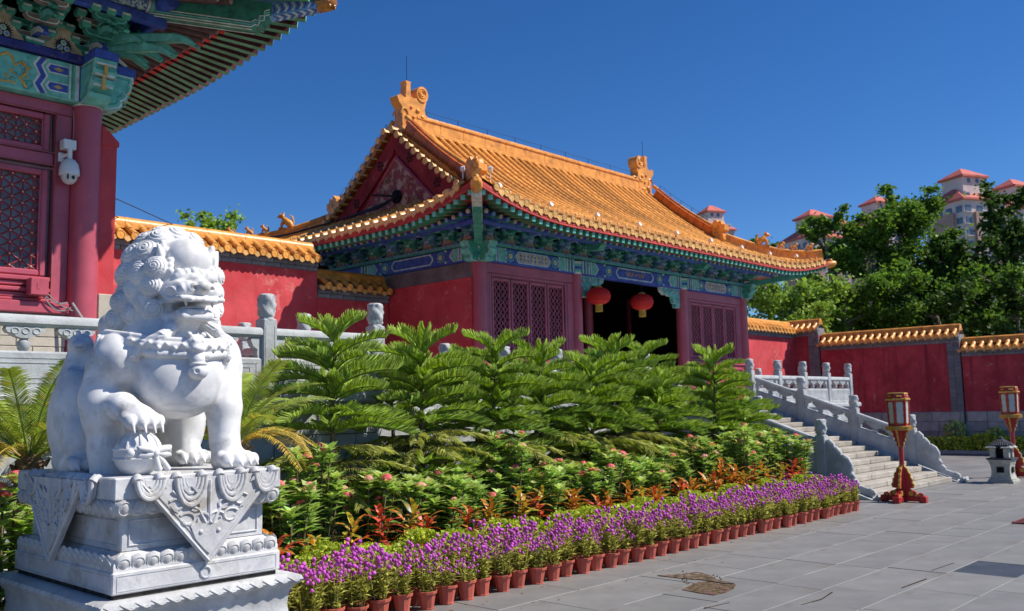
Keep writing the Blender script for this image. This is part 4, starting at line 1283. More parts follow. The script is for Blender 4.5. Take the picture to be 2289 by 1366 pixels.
# triangular panels with pearls and flames
def flame_panel(x, y):
    m = MB()
    t = [(-.30, 0), (.30, 0), (.24, .10), (.17, .15), (.10, .33), (.04, .42), (-.04, .42), (-.10, .33), (-.17, .15), (-.24, .10)]
    m.ext([(x+a, y, 6.205+b) for a, b in t], (0, .03, 0), 1)
    m.ext([(x+a*.86, y-.006, 6.21+b*.88) for a, b in t], (0, .01, 0), 0)
    for k in range(22):
        a = 2*PI*k/22; r0, r1 = .085, .085+.03+.012*(k % 2)
        c = (x, 6.305)
        m.ext([(c[0]+r0*math.cos(a-.12), y-.008, c[1]+r0*math.sin(a-.12)), (c[0]+r1*math.cos(a), y-.008, c[1]+r1*math.sin(a)), (c[0]+r0*math.cos(a+.12), y-.008, c[1]+r0*math.sin(a+.12))], (0, .004, 0), 2)
    m.ext([(x+.088*math.cos(a), y-.010, 6.305+.088*math.sin(a)) for a in [2*PI*j/18 for j in range(18)]], (0, .004, 0), 2)
    for a, b, mi in ((0, .04, 4), (-.04, -.028, 3), (.04, -.028, 3)):
        m.ell((x+a, y-.014, 6.305+b), (.036, .012, .036), 10, 5, 5); m.ell((x+a, y-.02, 6.305+b), (.024, .012, .024), 10, 5, mi)
    m.build('flame_pearl_panel', [M['cream_p'], M['green'], M['black_m'], M['blue_lt'], M['teal'], M['white_p']], hall)
for i in range(5): flame_panel(HX-.34-.68*i, HY-.06)
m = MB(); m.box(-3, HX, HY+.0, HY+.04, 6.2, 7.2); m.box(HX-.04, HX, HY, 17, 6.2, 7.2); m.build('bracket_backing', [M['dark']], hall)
# beams above the brackets
m = MB(); m.bbox(-3, HX+.70, HY-.63, HY-.53, 6.66, 6.80, .015); m.build('tie_beam', [M['blue']], hall)
m = MB(); m.bbox(HX+.53, HX+.63, HY-.53, 17, 6.66, 6.80, .015); m.build('tie_beam', [M['blue']], hall)
m = MB(); m.tube([(-3, HY-.60, 6.92), (HX+.95, HY-.60, 6.92)], .11, 14, 0)
for j, (x, w, mi) in enumerate(((4.30, .05, 1), (4.36, .05, 2), (4.42, .03, 1), (4.46, .45, 3), (4.92, .03, 1), (4.96, .05, 2), (5.02, .03, 1), (5.30, .03, 1), (5.35, .04, 2))):
    m.tube([(x, HY-.60, 6.92), (x+w, HY-.60, 6.92)], .113, 14, mi)
m.build('eave_purlin', [M['blue'], M['white_p'], M['teal'], mat('purlin_pattern', (.05, .10, .30), .6, .2, 9, mott=((.40, .52, .46), 26, .5, .54))], hall, smooth=.8)
m = MB(); m.tube([(HX+.60, HY-.95, 6.92), (HX+.60, 17, 6.92)], .11, 14, 0); m.build('eave_purlin', [M['blue']], hall, smooth=.8)
m = MB(); m.box(-3.2, -3.0, 11.2, 17, HF, 7); m.box(-3, HX-.2, 16.9, 17, HF, 7); m.build('back_wall', [M['wall_red']], hall)

# facade joinery
def hframe(name, x0, x1, z0, z1, y0=11.42, y1=11.56, mt='wood_red', b=.012):
    m = MB(); m.bbox(x0, x1, y0, y1, z0, z1, b); return m.build(name, [M[mt]], hall)
hframe('door_head', -3, 4.34, 5.475, 5.617)
hframe('door_jamb', 4.14, 4.335, 3.05, 5.472)
hframe('mid_rail', -3, 4.135, 4.83, 4.975, 11.44, 11.56)
m = MB()
for z in (5.468, 4.98, 4.825, 4.778): m.box(-3, 4.14, 11.412, 11.42, z-.008, z+.004)
m.box(4.138, 4.15, 11.40, 11.418, 3.1, 5.46)
m.build('frame_edge', [M['wood_edge']], hall)
def hall_lattice(x0, x1, z0, z1, st, y=11.50, name='lattice_window'):
    s_ = .075
    f = MB()
    f.bbox(x0, x0+s_, y-.05, y+.04, z0, z1, .015); f.bbox(x1-s_, x1, y-.05, y+.04, z0, z1, .015); f.bbox(x0+s_, x1-s_, y-.05, y+.04, z1-s_, z1, .015); f.bbox(x0+s_, x1-s_, y-.05, y+.04, z0, z0+s_, .015)
    f.bbox(x0+s_, x0+s_+.02, y-.035, y+.02, z0+s_, z1-s_, .006); f.bbox(x1-s_-.02, x1-s_, y-.035, y+.02, z0+s_, z1-s_, .006)
    fo = f.build(name, [M['wood_red']], hall)
    A, B, Z0, Z1 = x0+s_+.02, x1-s_-.02, z0+s_, z1-s_
    lat = MB()
    def bar(p, q):
        (xa, za), (xb, zb) = p, q; t0, t1 = 0.0, 1.0
        for pv, dv, lo, hi in ((xa, xb-xa, A, B), (za, zb-za, Z0, Z1)):
            if abs(dv) < 1e-9:
                if pv < lo or pv > hi: return
            else:
                u0 = (lo-pv)/dv; u1 = (hi-pv)/dv
                if u0 > u1: u0, u1 = u1, u0
                t0 = max(t0, u0); t1 = min(t1, u1)
        if t1-t0 < 1e-3: return
        lat.tube([(xa+(xb-xa)*t0, y-.005, za+(zb-za)*t0), (xa+(xb-xa)*t1, y-.005, za+(zb-za)*t1)], .0125, 6, cap=False)
    sl = 1/math.sqrt(3)
    xx = B-st*.5; 
    xcol = []
    while xx > A: xcol.append(xx); bar((xx, Z0), (xx, Z1)); xx -= st
    hgt = 2*st*sl
    k = -40
    while Z0+k*hgt < Z1+3:
        z = Z0+k*hgt+hgt*.25
        bar((B-st*.5+2, z+2*sl), (B-st*.5-3, z-3*sl)); bar((B-st*.5+2, z-2*sl), (B-st*.5-3, z+3*sl)); k += 1
    lat.build('lattice', [mat('lattice_red', (.26, .03, .045), .5, .2, 9, .05, 20, .4)], fo)
    kn = MB()
    for i, cx in enumerate(xcol):
        z = Z0-40*hgt+hgt*.25+(hgt/2 if i % 2 else 0)
        while z < Z1:
            if z > Z0: kn.ell((cx, y-.018, z), (.013, .010, .013), 6, 4)
            z += hgt
    kn.build('lattice_stud', [M['cream_p']], fo, smooth=4)
hall_lattice(2.95, 4.09, 4.985, 5.46, .112)
hall_lattice(2.95, 4.09, 3.47, 4.77, .118)
m = MB(); m.box(-3, 4.14, 11.56, 11.58, 3.0, 5.6); m.build('window_paper', [M['glass_w']], hall)
# apron under the window: stacked mouldings
m = MB()
for z0, z1, y0 in ((3.40, 3.46, 11.40), (3.34, 3.40, 11.43), (3.27, 3.325, 11.39), (3.20, 3.27, 11.43), (3.16, 3.20, 11.40)):
    m.bbox(-3, 4.135, y0, 11.56, z0, z1-.003, .012)
m.build('window_apron', [M['wood_red_lit']], hall)
hframe('window_ledge', -3, 4.34, 3.02, 3.155, 11.33, 11.56, 'wood_red_lit')
# brick dado
m = MB(); m.box(-3, 4.32, 11.40, 11.56, HF, 3.018); m.build('dado_core', [M['mortar']], hall)
bw, bh = .36, .115
bm = MB(); bm.bbox(0, bw-.008, -.012, .05, 0, bh-.008, .004); bme = bm.mesh('dado_brick', [M['beige']])
for r in range(8):
    for c in range(9):
        x = 4.32-bw*(c+1)+(bw/2 if r % 2 else 0)
        inst('brick', bme, hall, (x if x+bw <= 4.33 else 4.33-bw, 11.40, HF+.02+r*bh))
# thick side wall end, right of the column
m = MB(); m.box(4.66, 4.86, 11.36, 16.9, HF, 5.18); m.build('side_wall', [M['wall_red']], hall)
m = MB(); m.ext([(4.66, 11.34, 5.18), (4.88, 11.34, 5.18), (4.88, 11.34, 5.24), (4.68, 11.34, 5.42), (4.66, 11.34, 5.42)], (0, 5.5, 0)); m.build('wall_capping', [M['wall_red']], hall)
m = MB(); m.bbox(4.67, 4.88, 11.33, 11.6, HF, 3.30, .01); m.build('wall_base_stone', [M['beige']], hall)

# ---- things fixed to the hall
t = thing('security_camera', (4.27, 11.30, 4.98), 'white dome security camera on the jamb beside the near column', 'camera')
m = MB(); m.bbox(4.18, 4.33, 11.26, 11.40, 5.02, 5.14, .01); m.build('camera_box', [M['white_pl']], t)
m = MB(); m.tube([(4.26, 11.28, 5.03), (4.26, 11.28, 4.90)], .028, 12); m.bbox(4.17, 4.23, 11.38, 11.42, 4.88, 4.99, .005); m.tube([(4.26, 11.28, 4.96), (4.20, 11.40, 4.94)], .022, 8); m.build('mount_arm', [M['white_pl']], t, smooth=.6)
m = MB(); m.lathe([(.03, .20), (.065, .185), (.10, .13), (.115, .06), (.117, .0), (.105, -.005)], 24, (4.26, 11.28, 4.70)); m.build('camera_housing', [M['white_pl']], t, smooth=.7)
m = MB(); m.ell((4.26, 11.28, 4.69), (.094, .094, .105), 22, 14); m.build('dome', [mat('pale_dome', (.55, .55, .56), .25, .05, 5, .0)], t, smooth=4)
m = MB(); m.ell((4.275, 11.19, 4.66), (.022, .014, .024), 10, 6); m.ell((4.215, 11.20, 4.665), (.012, .012, .04), 8, 6); m.build('lens', [M['black_m']], t, smooth=4)
m = MB(); m.bbox(3.86, 4.06, 11.24, 11.40, 3.22, 3.42, .008); m.box(3.93, 3.96, 11.236, 11.24, 3.29, 3.36)
m.solo('junction_box', [M['wood_red_lit']], (3.96, 11.32, 3.22), 'maroon electrical box under the lattice window of the near hall', 'box')
m = MB()
for k, (x0, z0, x1, z1, sag) in enumerate(((4.02, 3.24, 4.30, 3.16, .05), (4.02, 3.22, 4.34, 3.10, .10), (4.06, 3.26, 4.42, 3.05, .04))):
    m.tube([(x0+(x1-x0)*j/8, 11.30, z0+(z1-z0)*j/8-sag*math.sin(PI*j/8)) for j in range(9)], .008, 5)
m.tube([(4.335, 11.25, 3.15), (4.42, 11.18, 2.98), (4.46, 11.15, 2.90)], .016, 6)
m.tube([(4.33, 11.40, 5.55), (4.335, 11.38, 5.3), (4.332, 11.39, 5.12)], .006, 5)
m.solo('electric_cable', [mat('grey_cable', (.30, .30, .31), .6)], (4.3, 11.25, 3.0), 'thin grey cables running from the maroon box past the near column', 'cable')
# ================================================================ TERRACES, STAIRS, BALUSTRADES
YT = 11.89                          # gate terrace front
YH = 9.70                           # hall terrace front
XH = 7.72                           # hall terrace right end
def blocks(root, pa, pb, z0, z1, out, rows, bl, mt='block', depth=.05):
    """courses of stone blocks on a vertical face from pa to pb (x,y), facing out (unit xy)"""
    pa = Vector((pa[0], pa[1], 0)); pb = Vector((pb[0], pb[1], 0)); L_ = (pb-pa).length; T = (pb-pa)/L_; O = Vector((out[0], out[1], 0))
    h = (z1-z0)/rows
    ang = math.atan2(T.y, T.x)
    cache = {}
    for r in range(rows):
        s = -RND.uniform(0, bl*.8) if r % 2 else -bl*.3
        while s < L_:
            w = bl*RND.choice((.8, 1.0, 1.2))
            a = max(0, s); b = min(L_, s+w)
            if b-a > .08:
                key = (round(b-a, 2), RND.choice((0, 1)))
                if key not in cache:
                    m = MB(); q = depth*(1 if key[1] else .85)
                    m.bbox(0, key[0]-.012, -q if True else 0, .02, .006, h-.006, .008)
                    cache[key] = m.mesh('stone_block', [M[mt]])
                p = pa+T*a
                flip = O.dot(Vector((T.y, -T.x, 0)))
                inst('stone_block', cache[key], root, (p.x, p.y, z0+r*h), (0, 0, ang))
            s += w

gter = thing('gate_terrace', (19, 15, 0), 'pale stone terrace carrying the gate hall, behind the row of pines', 'terrace')
m = MB(); m.box(XH+.05, 28.3, YT+.06, 22.5, 0, FLOOR-.14); m.build('terrace_core', [M['mortar']], gter)
m = MB(); m.bbox(XH+.05, 28.35, YT-.02, 22.5, FLOOR-.14, FLOOR, .02); m.build('terrace_floor', [M['balu']], gter)
blocks(gter, (XH+.1, YT+.05), (17.0, YT+.05), 0, FLOOR-.14, (0, -1), 4, 1.0, 'balu')
blocks(gter, (21.9, YT+.05), (28.3, YT+.05), 0, FLOOR-.14, (0, -1), 4, 1.0, 'balu')
m = MB(); m.bbox(XH+.05, 16.98, YT-.06, YT+.3, FLOOR-.13, FLOOR+.006, .03); m.bbox(21.98, 28.4, YT-.06, YT+.3, FLOOR-.13, FLOOR+.006, .03); m.build('coping', [M['balu']], gter)
hter = thing('hall_terrace', (3, 12, 0), 'pale stone terrace carrying the near hall behind the lion', 'terrace')
m = MB(); m.box(-6, XH, YH+.06, 17.2, 0, HF-.14); m.build('terrace_core', [M['mortar']], hter)
m = MB(); m.bbox(-6, XH+.04, YH-.02, 17.2, HF-.14, HF, .02); m.build('terrace_floor', [M['balu']], hter)
blocks(hter, (-2.0, YH+.05), (XH, YH+.05), 0, HF-.14, (0, -1), 5, 1.0, 'balu')
m = MB(); m.bbox(-6, XH+.06, YH-.07, YH+.3, HF-.13, HF+.006, .03); m.build('coping', [M['balu']], hter)

# carved post and rail pieces in local space (s along, d across, z up)
def post_mb(h, w=.19, fin=.29):
    m = MB(); sh = h-fin
    m.bbox(-w/2, w/2, -w/2, w/2, 0, sh-.02, .012)
    for sg in (-1, 1):      # sunk panel lines on the faces
        for a in (-w*.32, w*.32):
            m.box(a-.006, a+.006, sg*(w/2)-.004, sg*(w/2)+.004, .12, sh-.1)
            m.box(sg*(w/2)-.004, sg*(w/2)+.004, a-.006, a+.006, .12, sh-.1)
    return m
def finial_mb(fin=.29, seed=0):
    """carved cloud-dragon drum"""
    rr = random.Random(seed); n = 28; rows = 14; vs = []
    ph = [rr.uniform(0, 6.28) for _ in range(8)]
    for j in range(rows+1):
        z = fin*j/rows; r0 = .078 if j == 0 else (.092+.012*math.sin(PI*j/rows))
        if j == rows-1: r0 = .098
        if j == rows: r0 = .075
        for k in range(n):
            t = 2*PI*k/n
            q = r0 + (.008*math.sin(3*t+7*z/fin*1.5+ph[0])+.007*math.sin(5*t-11*z/fin+ph[1])+.006*math.sin(9*t+16*z/fin+ph[2])) * (0 if j in (0, rows) else 1)
            vs.append((q*math.cos(t), q*math.sin(t), z))
    fs = [(i*n+k, i*n+(k+1) % n, (i+1)*n+(k+1) % n, (i+1)*n+k) for i in range(rows) for k in range(n)]
    fs.append(tuple(range(rows*n, rows*n+n)))
    m = MB(); m.add(vs, fs)
    m.lathe([(.10, -.03), (.10, -.012), (.08, 0)], 20)
    return m
fin_me = [finial_mb(.29, s_).mesh('post_finial', [M['balu']], 1.0) for s_ in (1, 2)]
post_cache = {}
def panel_mb(L_, hr=.78, lo=.42):
    """one bay: handrail, cloud supports with vase, lower board"""
    m = {}
    a = MB()
    a.ext([(0, y, z) for y, z in ((-.085, hr-.03), (-.065, hr), (.065, hr), (.085, hr-.03), (.085, hr-.085), (.055, hr-.115), (-.055, hr-.115), (-.085, hr-.085))], (L_, 0, 0))
    m['handrail'] = a
    b = MB()
    b.ext([(0, y, z) for y, z in ((-.07, .06), (-.07, lo-.02), (-.05, lo), (.05, lo), (.07, lo-.02), (.07, .06))], (L_, 0, 0))
    for sg in (-1, 1):
        y = sg*.07
        for x0, x1, z0, z1 in ((.07, L_-.07, .10, .112), (.07, L_-.07, lo-.072, lo-.06), (.07, .082, .10, lo-.06), (L_-.082, L_-.07, .10, lo-.06)):
            b.box(x0, x1, y-.005, y+.005, z0, z1)
        # relief cartouche
        b.box(.16, L_-.16, y-.006, y+.006, .15, .158); b.box(.16, L_-.16, y-.006, y+.006, lo-.12, lo-.112); b.box(.16, .168, y-.006, y+.006, .158, lo-.12); b.box(L_-.168, L_-.16, y-.006, y+.006, .158, lo-.12)
    b.ext([(0, y, z) for y, z in ((-.10, .0), (-.10, .05), (-.08, .058), (.08, .058), (.10, .05), (.10, 0))], (L_, 0, 0))
    m['balustrade_board'] = b
    def vase(c, half=0):
        v = MB(); top = hr-.117; h = top-lo
        pr = [(-.175, 0), (-.185, -.03), (-.165, -.06), (-.12, -.075), (-.085, -.10), (-.045, -.115), (.045, -.115), (.085, -.10), (.12, -.075), (.165, -.06), (.185, -.03), (.175, 0)]
        if half: pr = [p for p in pr if p[0]*half >= -.05] ; pr = sorted(set(pr+[(0, 0), (0, -.118)]), key=lambda p: math.atan2(p[1]+.05, p[0]-half*.08))
        v.ext([(c+a, -.055, top+b) for a, b in pr], (0, .11, 0))
        if not half:
            for sg in (-1, 1):
                for cx in (-.10, 0, .10):
                    v.tube([(c+cx+.035*math.cos(t), sg*.056, top-.045+.03*math.sin(t)) for t in [j*.7 for j in range(9)]], .008, 4)
        hh = h-.115
        v.lathe([(.035, 0), (.05, hh*.12), (.066, hh*.45), (.06, hh*.72), (.035, hh*.88), (.045, hh)], 14, (c, 0, lo))
        return v
    m['vase_support'] = [vase(L_*k/3) for k in (1, 2)]
    m['end_bracket'] = []
    for x0, x1, sg in ((0, .10, 1), (L_-.10, L_, -1)):
        xa = x0 if sg > 0 else x1; e = MB(); m['end_bracket'].append(e)
        e.ext([(xa+sg*q, -.05, z) for q, z in ((0, lo), (.045, lo), (.06, lo+.05), (.05, lo+.10), (.11, lo+.14), (.14, hr-.15), (.12, hr-.117), (0, hr-.117))], (0, .10, 0))
    return m
def run_balustrade(root, A, B, slope, npan, posts, hpost=1.19, hr=.78, first=True, last=True, seed=0):
    """balustrade of npan bays from A to B (3D feet of posts), rail pieces sheared to the slope"""
    A = Vector(A); B = Vector(B); d = B-A; T = Vector((d.x, d.y, 0)); Lx = T.length; T.normalize(); Nv = Vector((-T.y, T.x, 0))
    sl = d.z/Lx; bay = Lx/npan; ang = math.atan2(T.y, T.x)
    key = round(hpost, 2)
    if key not in post_cache: post_cache[key] = post_mb(hpost).mesh('post', [M['balu']])
    for i in range(npan+1):
        if (i == 0 and not first) or (i == npan and not last): continue
        p = A+T*(bay*i)+Vector((0, 0, d.z*i/npan))
        po = inst('post', post_cache[key], root, p, (0, 0, ang))
        fo = bpy.data.objects.new('post_finial', fin_me[(i+seed) % 2]); COL.objects.link(fo); fo.parent = po; fo.location = (0, 0, hpost-.29); fo.rotation_euler = (0, 0, i*1.3)
    Lp = bay-.19
    pm = panel_mb(Lp, hr)
    meshes = {}
    for i in range(npan):
        o = A+T*(bay*i+.095)+Vector((0, 0, d.z*i/npan+sl*.095))
        for k, v in pm.items():
            for j, mb_ in enumerate(v if isinstance(v, list) else [v]):
                if (k, j) not in meshes:
                    q = MB(); q.f = mb_.f; q.m = mb_.m
                    q.v = [tuple(T*s_+Nv*dd+Vector((0, 0, z+sl*s_))) for s_, dd, z in mb_.v]
                    meshes[(k, j)] = q.mesh(k, [M['balu']], .6)
                inst(k, meshes[(k, j)], root, o)
    return bay

b1 = thing('stone_balustrade', (6, YH, HF), 'carved stone balustrade along the near hall terrace behind the lion', 'balustrade')
run_balustrade(b1, (XH-.02-1.66*6, YH+.06, HF), (XH-.02, YH+.06, HF), 0, 6, True, 1.20)
run_balustrade(b1, (XH-.02, YH+.06, HF), (XH-.02, YH+.06+1.66*2, HF), 0, 2, True, 1.20, first=False, seed=1)
b2 = thing('stone_balustrade', (25, YT, FLOOR), 'level stone balustrade on the gate terrace right of the stairs', 'balustrade')
run_balustrade(b2, (21.72, YT+.06, FLOOR), (27.8, YT+.06, FLOOR), 0, 4, True, 1.19, .77)
run_balustrade(b2, (27.8, YT+.06, FLOOR), (27.8, YT+.06+1.52*2, FLOOR), 0, 2, True, 1.19, .77, first=False)
b3 = thing('stone_balustrade', (12, YT, FLOOR), 'level stone balustrade in front of the gate hall behind the pine tops', 'balustrade')
run_balustrade(b3, (17.05-1.52*6, YT+.06, FLOOR), (17.05, YT+.06, FLOOR), 0, 6, True, 1.19, .77)

# ---- staircase
SY0, NST = 7.08, 16
RISE, TREAD = FLOOR/NST, (YT-SY0)/NST
stairs = thing('stone_staircase', (19.4, 9.4, 0), 'sandstone staircase rising to the gate hall behind the red lamp', 'stairs')
for k in range(NST):
    y0 = SY0+TREAD*k
    for j in range(3):
        xa = 17.24+(21.54-17.24)*j/3; xb = 17.24+(21.54-17.24)*(j+1)/3-.008
        off = 0
        m = MB(); m.bbox(xa, xb, y0-.02, y0+TREAD+.05, RISE*k if k else 0.0, RISE*(k+1)-.004, .012)
        m.build('step', [M['step']], stairs)
slope = RISE/TREAD
for x0, x1 in ((16.88, 17.23), (21.55, 21.90)):
    m = MB()
    def zs(y): return FLOOR+.01-(YT-y)*slope*.985
    m.ext([(x0, 6.86, 0), (x0, 6.82, .03), (x0, 6.84, .11), (x0, 6.95, zs(6.95)+.02), (x0, YT, FLOOR+.01), (x0, YT, 0)], (x1-x0, 0, 0))
    m.build('stringer', [M['balu']], stairs)
def scroll(root, x, y0, z0):
    """stepped drum-stone scroll at the foot of a stair rail (y falls away from the post)"""
    m = MB()
    edge = [(0, .70), (.06, .72), (.12, .66), (.13, .60), (.18, .58), (.25, .50), (.26, .44), (.31, .44), (.40, .38), (.45, .28), (.45, .20), (.41, .14), (.46, .12), (.49, .06), (.47, .0), (.53, -.02), (.57, -.07), (.56, -.12), (.66, -.14), (.75, -.18), (.80, -.17), (.85, -.20), (.87, -.25), (.84, -.30)]
    pts = [(x-.055, y0-a, z0+b-.02) for a, b in edge]+[(x-.055, y0, z0-.0)]
    m.ext(pts, (.11, 0, 0))
    m.tube([(x-.0, y0-a, z0+b-.03) for a, b in edge[:-1]], .05, 8)
    for sg in (-1, 1):
        m.tube([(x+sg*.056, y0-.25+.13*math.cos(t)*(1-t*.06), z0+.25+.13*math.sin(t)*(1-t*.06)) for t in [j*.45 for j in range(22)]], .010, 4)
    m.build('drum_scroll', [M['balu']], root, smooth=.9)
for x, lab in ((17.05, 'sloping stone balustrade on the near side of the stairs ending in a scroll'), (21.72, 'sloping stone balustrade on the far side of the stairs ending in a scroll')):
    t = thing('stair_balustrade', (x, 9.5, 0), lab, 'balustrade')
    y1, y2 = 7.93, 7.93+1.31*3
    zf = lambda y: FLOOR+.012-(YT-y)*slope*.985
    run_balustrade(t, (x, y1, zf(y1)), (x, y2-.0, zf(y2)), slope, 3, True, 1.13, .74, last=False, seed=1)
    scroll(t, x, y1-.095, zf(y1)+.02)
# ================================================================ RED WALLS WITH TILED CAPS
def capped_wall(label, A, B, z0, zr, th=.5, stone=0.0, red='wall_red', seed=0, ext_end=(0, 0), face=None, brick_pier=(False, False), name='red_wall'):
    """wall from A to B (x,y); zr ridge height of its tiled cap; stone: height of a block base"""
    A = Vector((A[0], A[1], 0)); B = Vector((B[0], B[1], 0)); d = B-A; L_ = d.length; T = d/L_; Nv = Vector((T.y, -T.x, 0))   # Nv: outward (right of travel)
    t = thing(name, ((A.x+B.x)/2, (A.y+B.y)/2, z0), label, 'wall')
    def P(s, n, z): return A+T*s+Nv*n+Vector((0, 0, z))
    def bx(name, s0, s1, n0, n1, za, zb, mt, b=.0):
        m = MB(); m.bbox(s0, s1, n0, n1, za, zb, b or .004)
        m.v = [tuple(P(*v)) for v in m.v]; m.f = [f[::-1] for f in m.f]
        return m.build(name, [M[mt]], t)
    h = th/2; ze = zr-.38            # eave line of the cap
    zt = ze-.30                      # top of red field
    bx('plaster_wall', 0, L_, -h, h, z0+stone, zt, red)
    # grey brick cornice: three stepped courses of bricks on the outward side
    ang = math.atan2(T.y, T.x)
    bx('cornice_core', 0, L_, -h, h-.01, zt+.002, ze, 'mortar')
    bl = .34
    bm = MB(); bm.bbox(0, bl-.01, -.06, .06, 0, .088, .005); bme = bm.mesh('cornice_brick', [M['greybrick']])
    for r, n in ((0, h+.02), (1, h+.05), (2, h+.085)):
        s = -(.17 if r % 2 else 0)
        while s < L_:
            a = max(0, s); b = min(L_, s+bl)
            if b-a > .05:
                p = P(a, n-.06, zt+.004+r*.096)
                inst('brick', bme, t, p, (0, 0, ang), ((b-a)/bl, 1, 1))
            s += bl
    if stone:
        bx('base_core', 0, L_, -h-.02, h+.02, z0, z0+stone-.002, 'mortar')
        blocks(t, (A+Nv*(h+.03)).xy, (B+Nv*(h+.03)).xy, z0, z0+stone, (Nv.x, Nv.y), 4, .8, 'block')
    # cap: pan sheets both sides, tile rows, ridge
    ov = h+.22
    def cz(n): 
        q = abs(n)/ov
        return zr-.12-(ze_d := .30)*q**.85
    m = MB()
    rows = [[P(s, n, cz(n)-.03) for n in (-ov, -ov*.6, -ov*.3, 0, ov*.3, ov*.6, ov)] for s in (0, L_/2, L_)]
    m.grid(rows); m.build('pan_tile_bed', [M['tile_pan']], t)
    m = MB(); m.grid([[P(s, n, cz(n)-.09) for n in (-ov+.02, 0, ov-.02)] for s in (0, L_)], 0, True); m.build('cap_underside', [M['greybrick']], t)
    n = max(2, round(L_/.27)); sp = L_/n
    path = [Vector((0, ov, cz(ov)-.01)), Vector((0, ov*.66, cz(ov*.66)-.01)), Vector((0, ov*.33, cz(ov*.33)-.01)), Vector((0, .06, cz(.06)-.01))]
    hr = half_round([(0, -p.y, p.z-zr) for p in path], .075, 6, .24)
    tb = MB().join(hr); tb.join(disc, Matrix.Translation((0, -ov-.012, path[0].z-zr)) @ Matrix.Rotation(PI/2+.12, 4, 'X'))
    row_me = tb.mesh('cap_tile_row', [M['tile']], .8)
    dr = MB(); dr.ext([(-.09, -ov-.005, cz(ov)-zr-.02), (-.06, -ov-.005, cz(ov)-zr-.09), (0, -ov-.005, cz(ov)-zr-.13), (.06, -ov-.005, cz(ov)-zr-.09), (.09, -ov-.005, cz(ov)-zr-.02)], (0, .02, 0)); dr_me = dr.mesh('drip_tile', [M['tile_end']])
    for i in range(n):
        p = P(sp*(i+.5), 0, zr)
        inst('tile_row', row_me, t, p, (0, 0, ang))
        inst('drip_tile', dr_me, t, P(sp*i, 0, zr), (0, 0, ang))
        if seed == 1: inst('tile_row', row_me, t, p, (0, 0, ang+PI))
    nb = max(1, round(L_/.8))
    for i in range(nb):
        m = MB()
        s0, s1 = L_*i/nb-(ext_end[0] if i == 0 else 0), L_*(i+1)/nb-.008+(ext_end[1] if i == nb-1 else 0)
        pr = [(-.17, -.14), (-.17, -.08), (-.12, -.07), (-.12, .0), (-.10, .05), (-.05, .09), (0, .10), (.05, .09), (.10, .05), (.12, .0), (.12, -.07), (.17, -.08), (.17, -.14)]
        m.ext([P(s0, a, zr-.1+b) for a, b in pr], T*(s1-s0)); m.build('ridge_tile', [M['ridge']], t, smooth=.6)
    # brick piers at the ends of the section
    for k, on in enumerate(brick_pier):
        if not on: continue
        s0 = 0 if k == 0 else L_-.42
        bx('pier_core', s0, s0+.42, h-.02, h+.018, z0+stone, zt, 'mortar')
        zz = z0+stone; r = 0
        pb = MB(); pb.bbox(0, .205, -.03, .03, 0, .122, .005); pbm = pb.mesh('pier_brick', [M['greybrick']])
        while zz < zt-.1:
            for j in range(2): inst('brick', pbm, t, P(s0+j*.21, h+.018, zz), (0, 0, ang))
            zz += .132; r += 1
    return t

WY = 17.0
capped_wall('sunlit red wall with yellow tiled cap between the near hall and the gate hall', (4.9, WY), (11.62, WY), 2.0, 5.54, .5)
capped_wall('short low red wall with tiled cap tucked under the gate hall eave', (11.64, WY), (13.62, WY), 1.7, 4.98, .46)
# right-hand walls
capped_wall('pink sunlit red wall with tiled cap running back from the gate hall', (25.3, WY), (34.1, WY), 0, 5.0, .5, 1.38)
capped_wall('short tall corner section of red wall beyond the stairs', (34.4, 17.25), (34.4, 15.75), 0, 5.06, .55, 1.38, 'wall_red_shade', brick_pier=(False, True))
capped_wall('long shaded red wall section with tiled cap behind the red lamp', (34.4, 15.70), (34.4, 10.62), 0, 4.46, .55, 1.38, 'wall_red_shade', brick_pier=(False, True))
capped_wall('lowest shaded red wall section at the right edge', (34.4, 10.58), (34.4, 3.0), 0, 3.96, .55, 1.38, 'wall_red_shade')
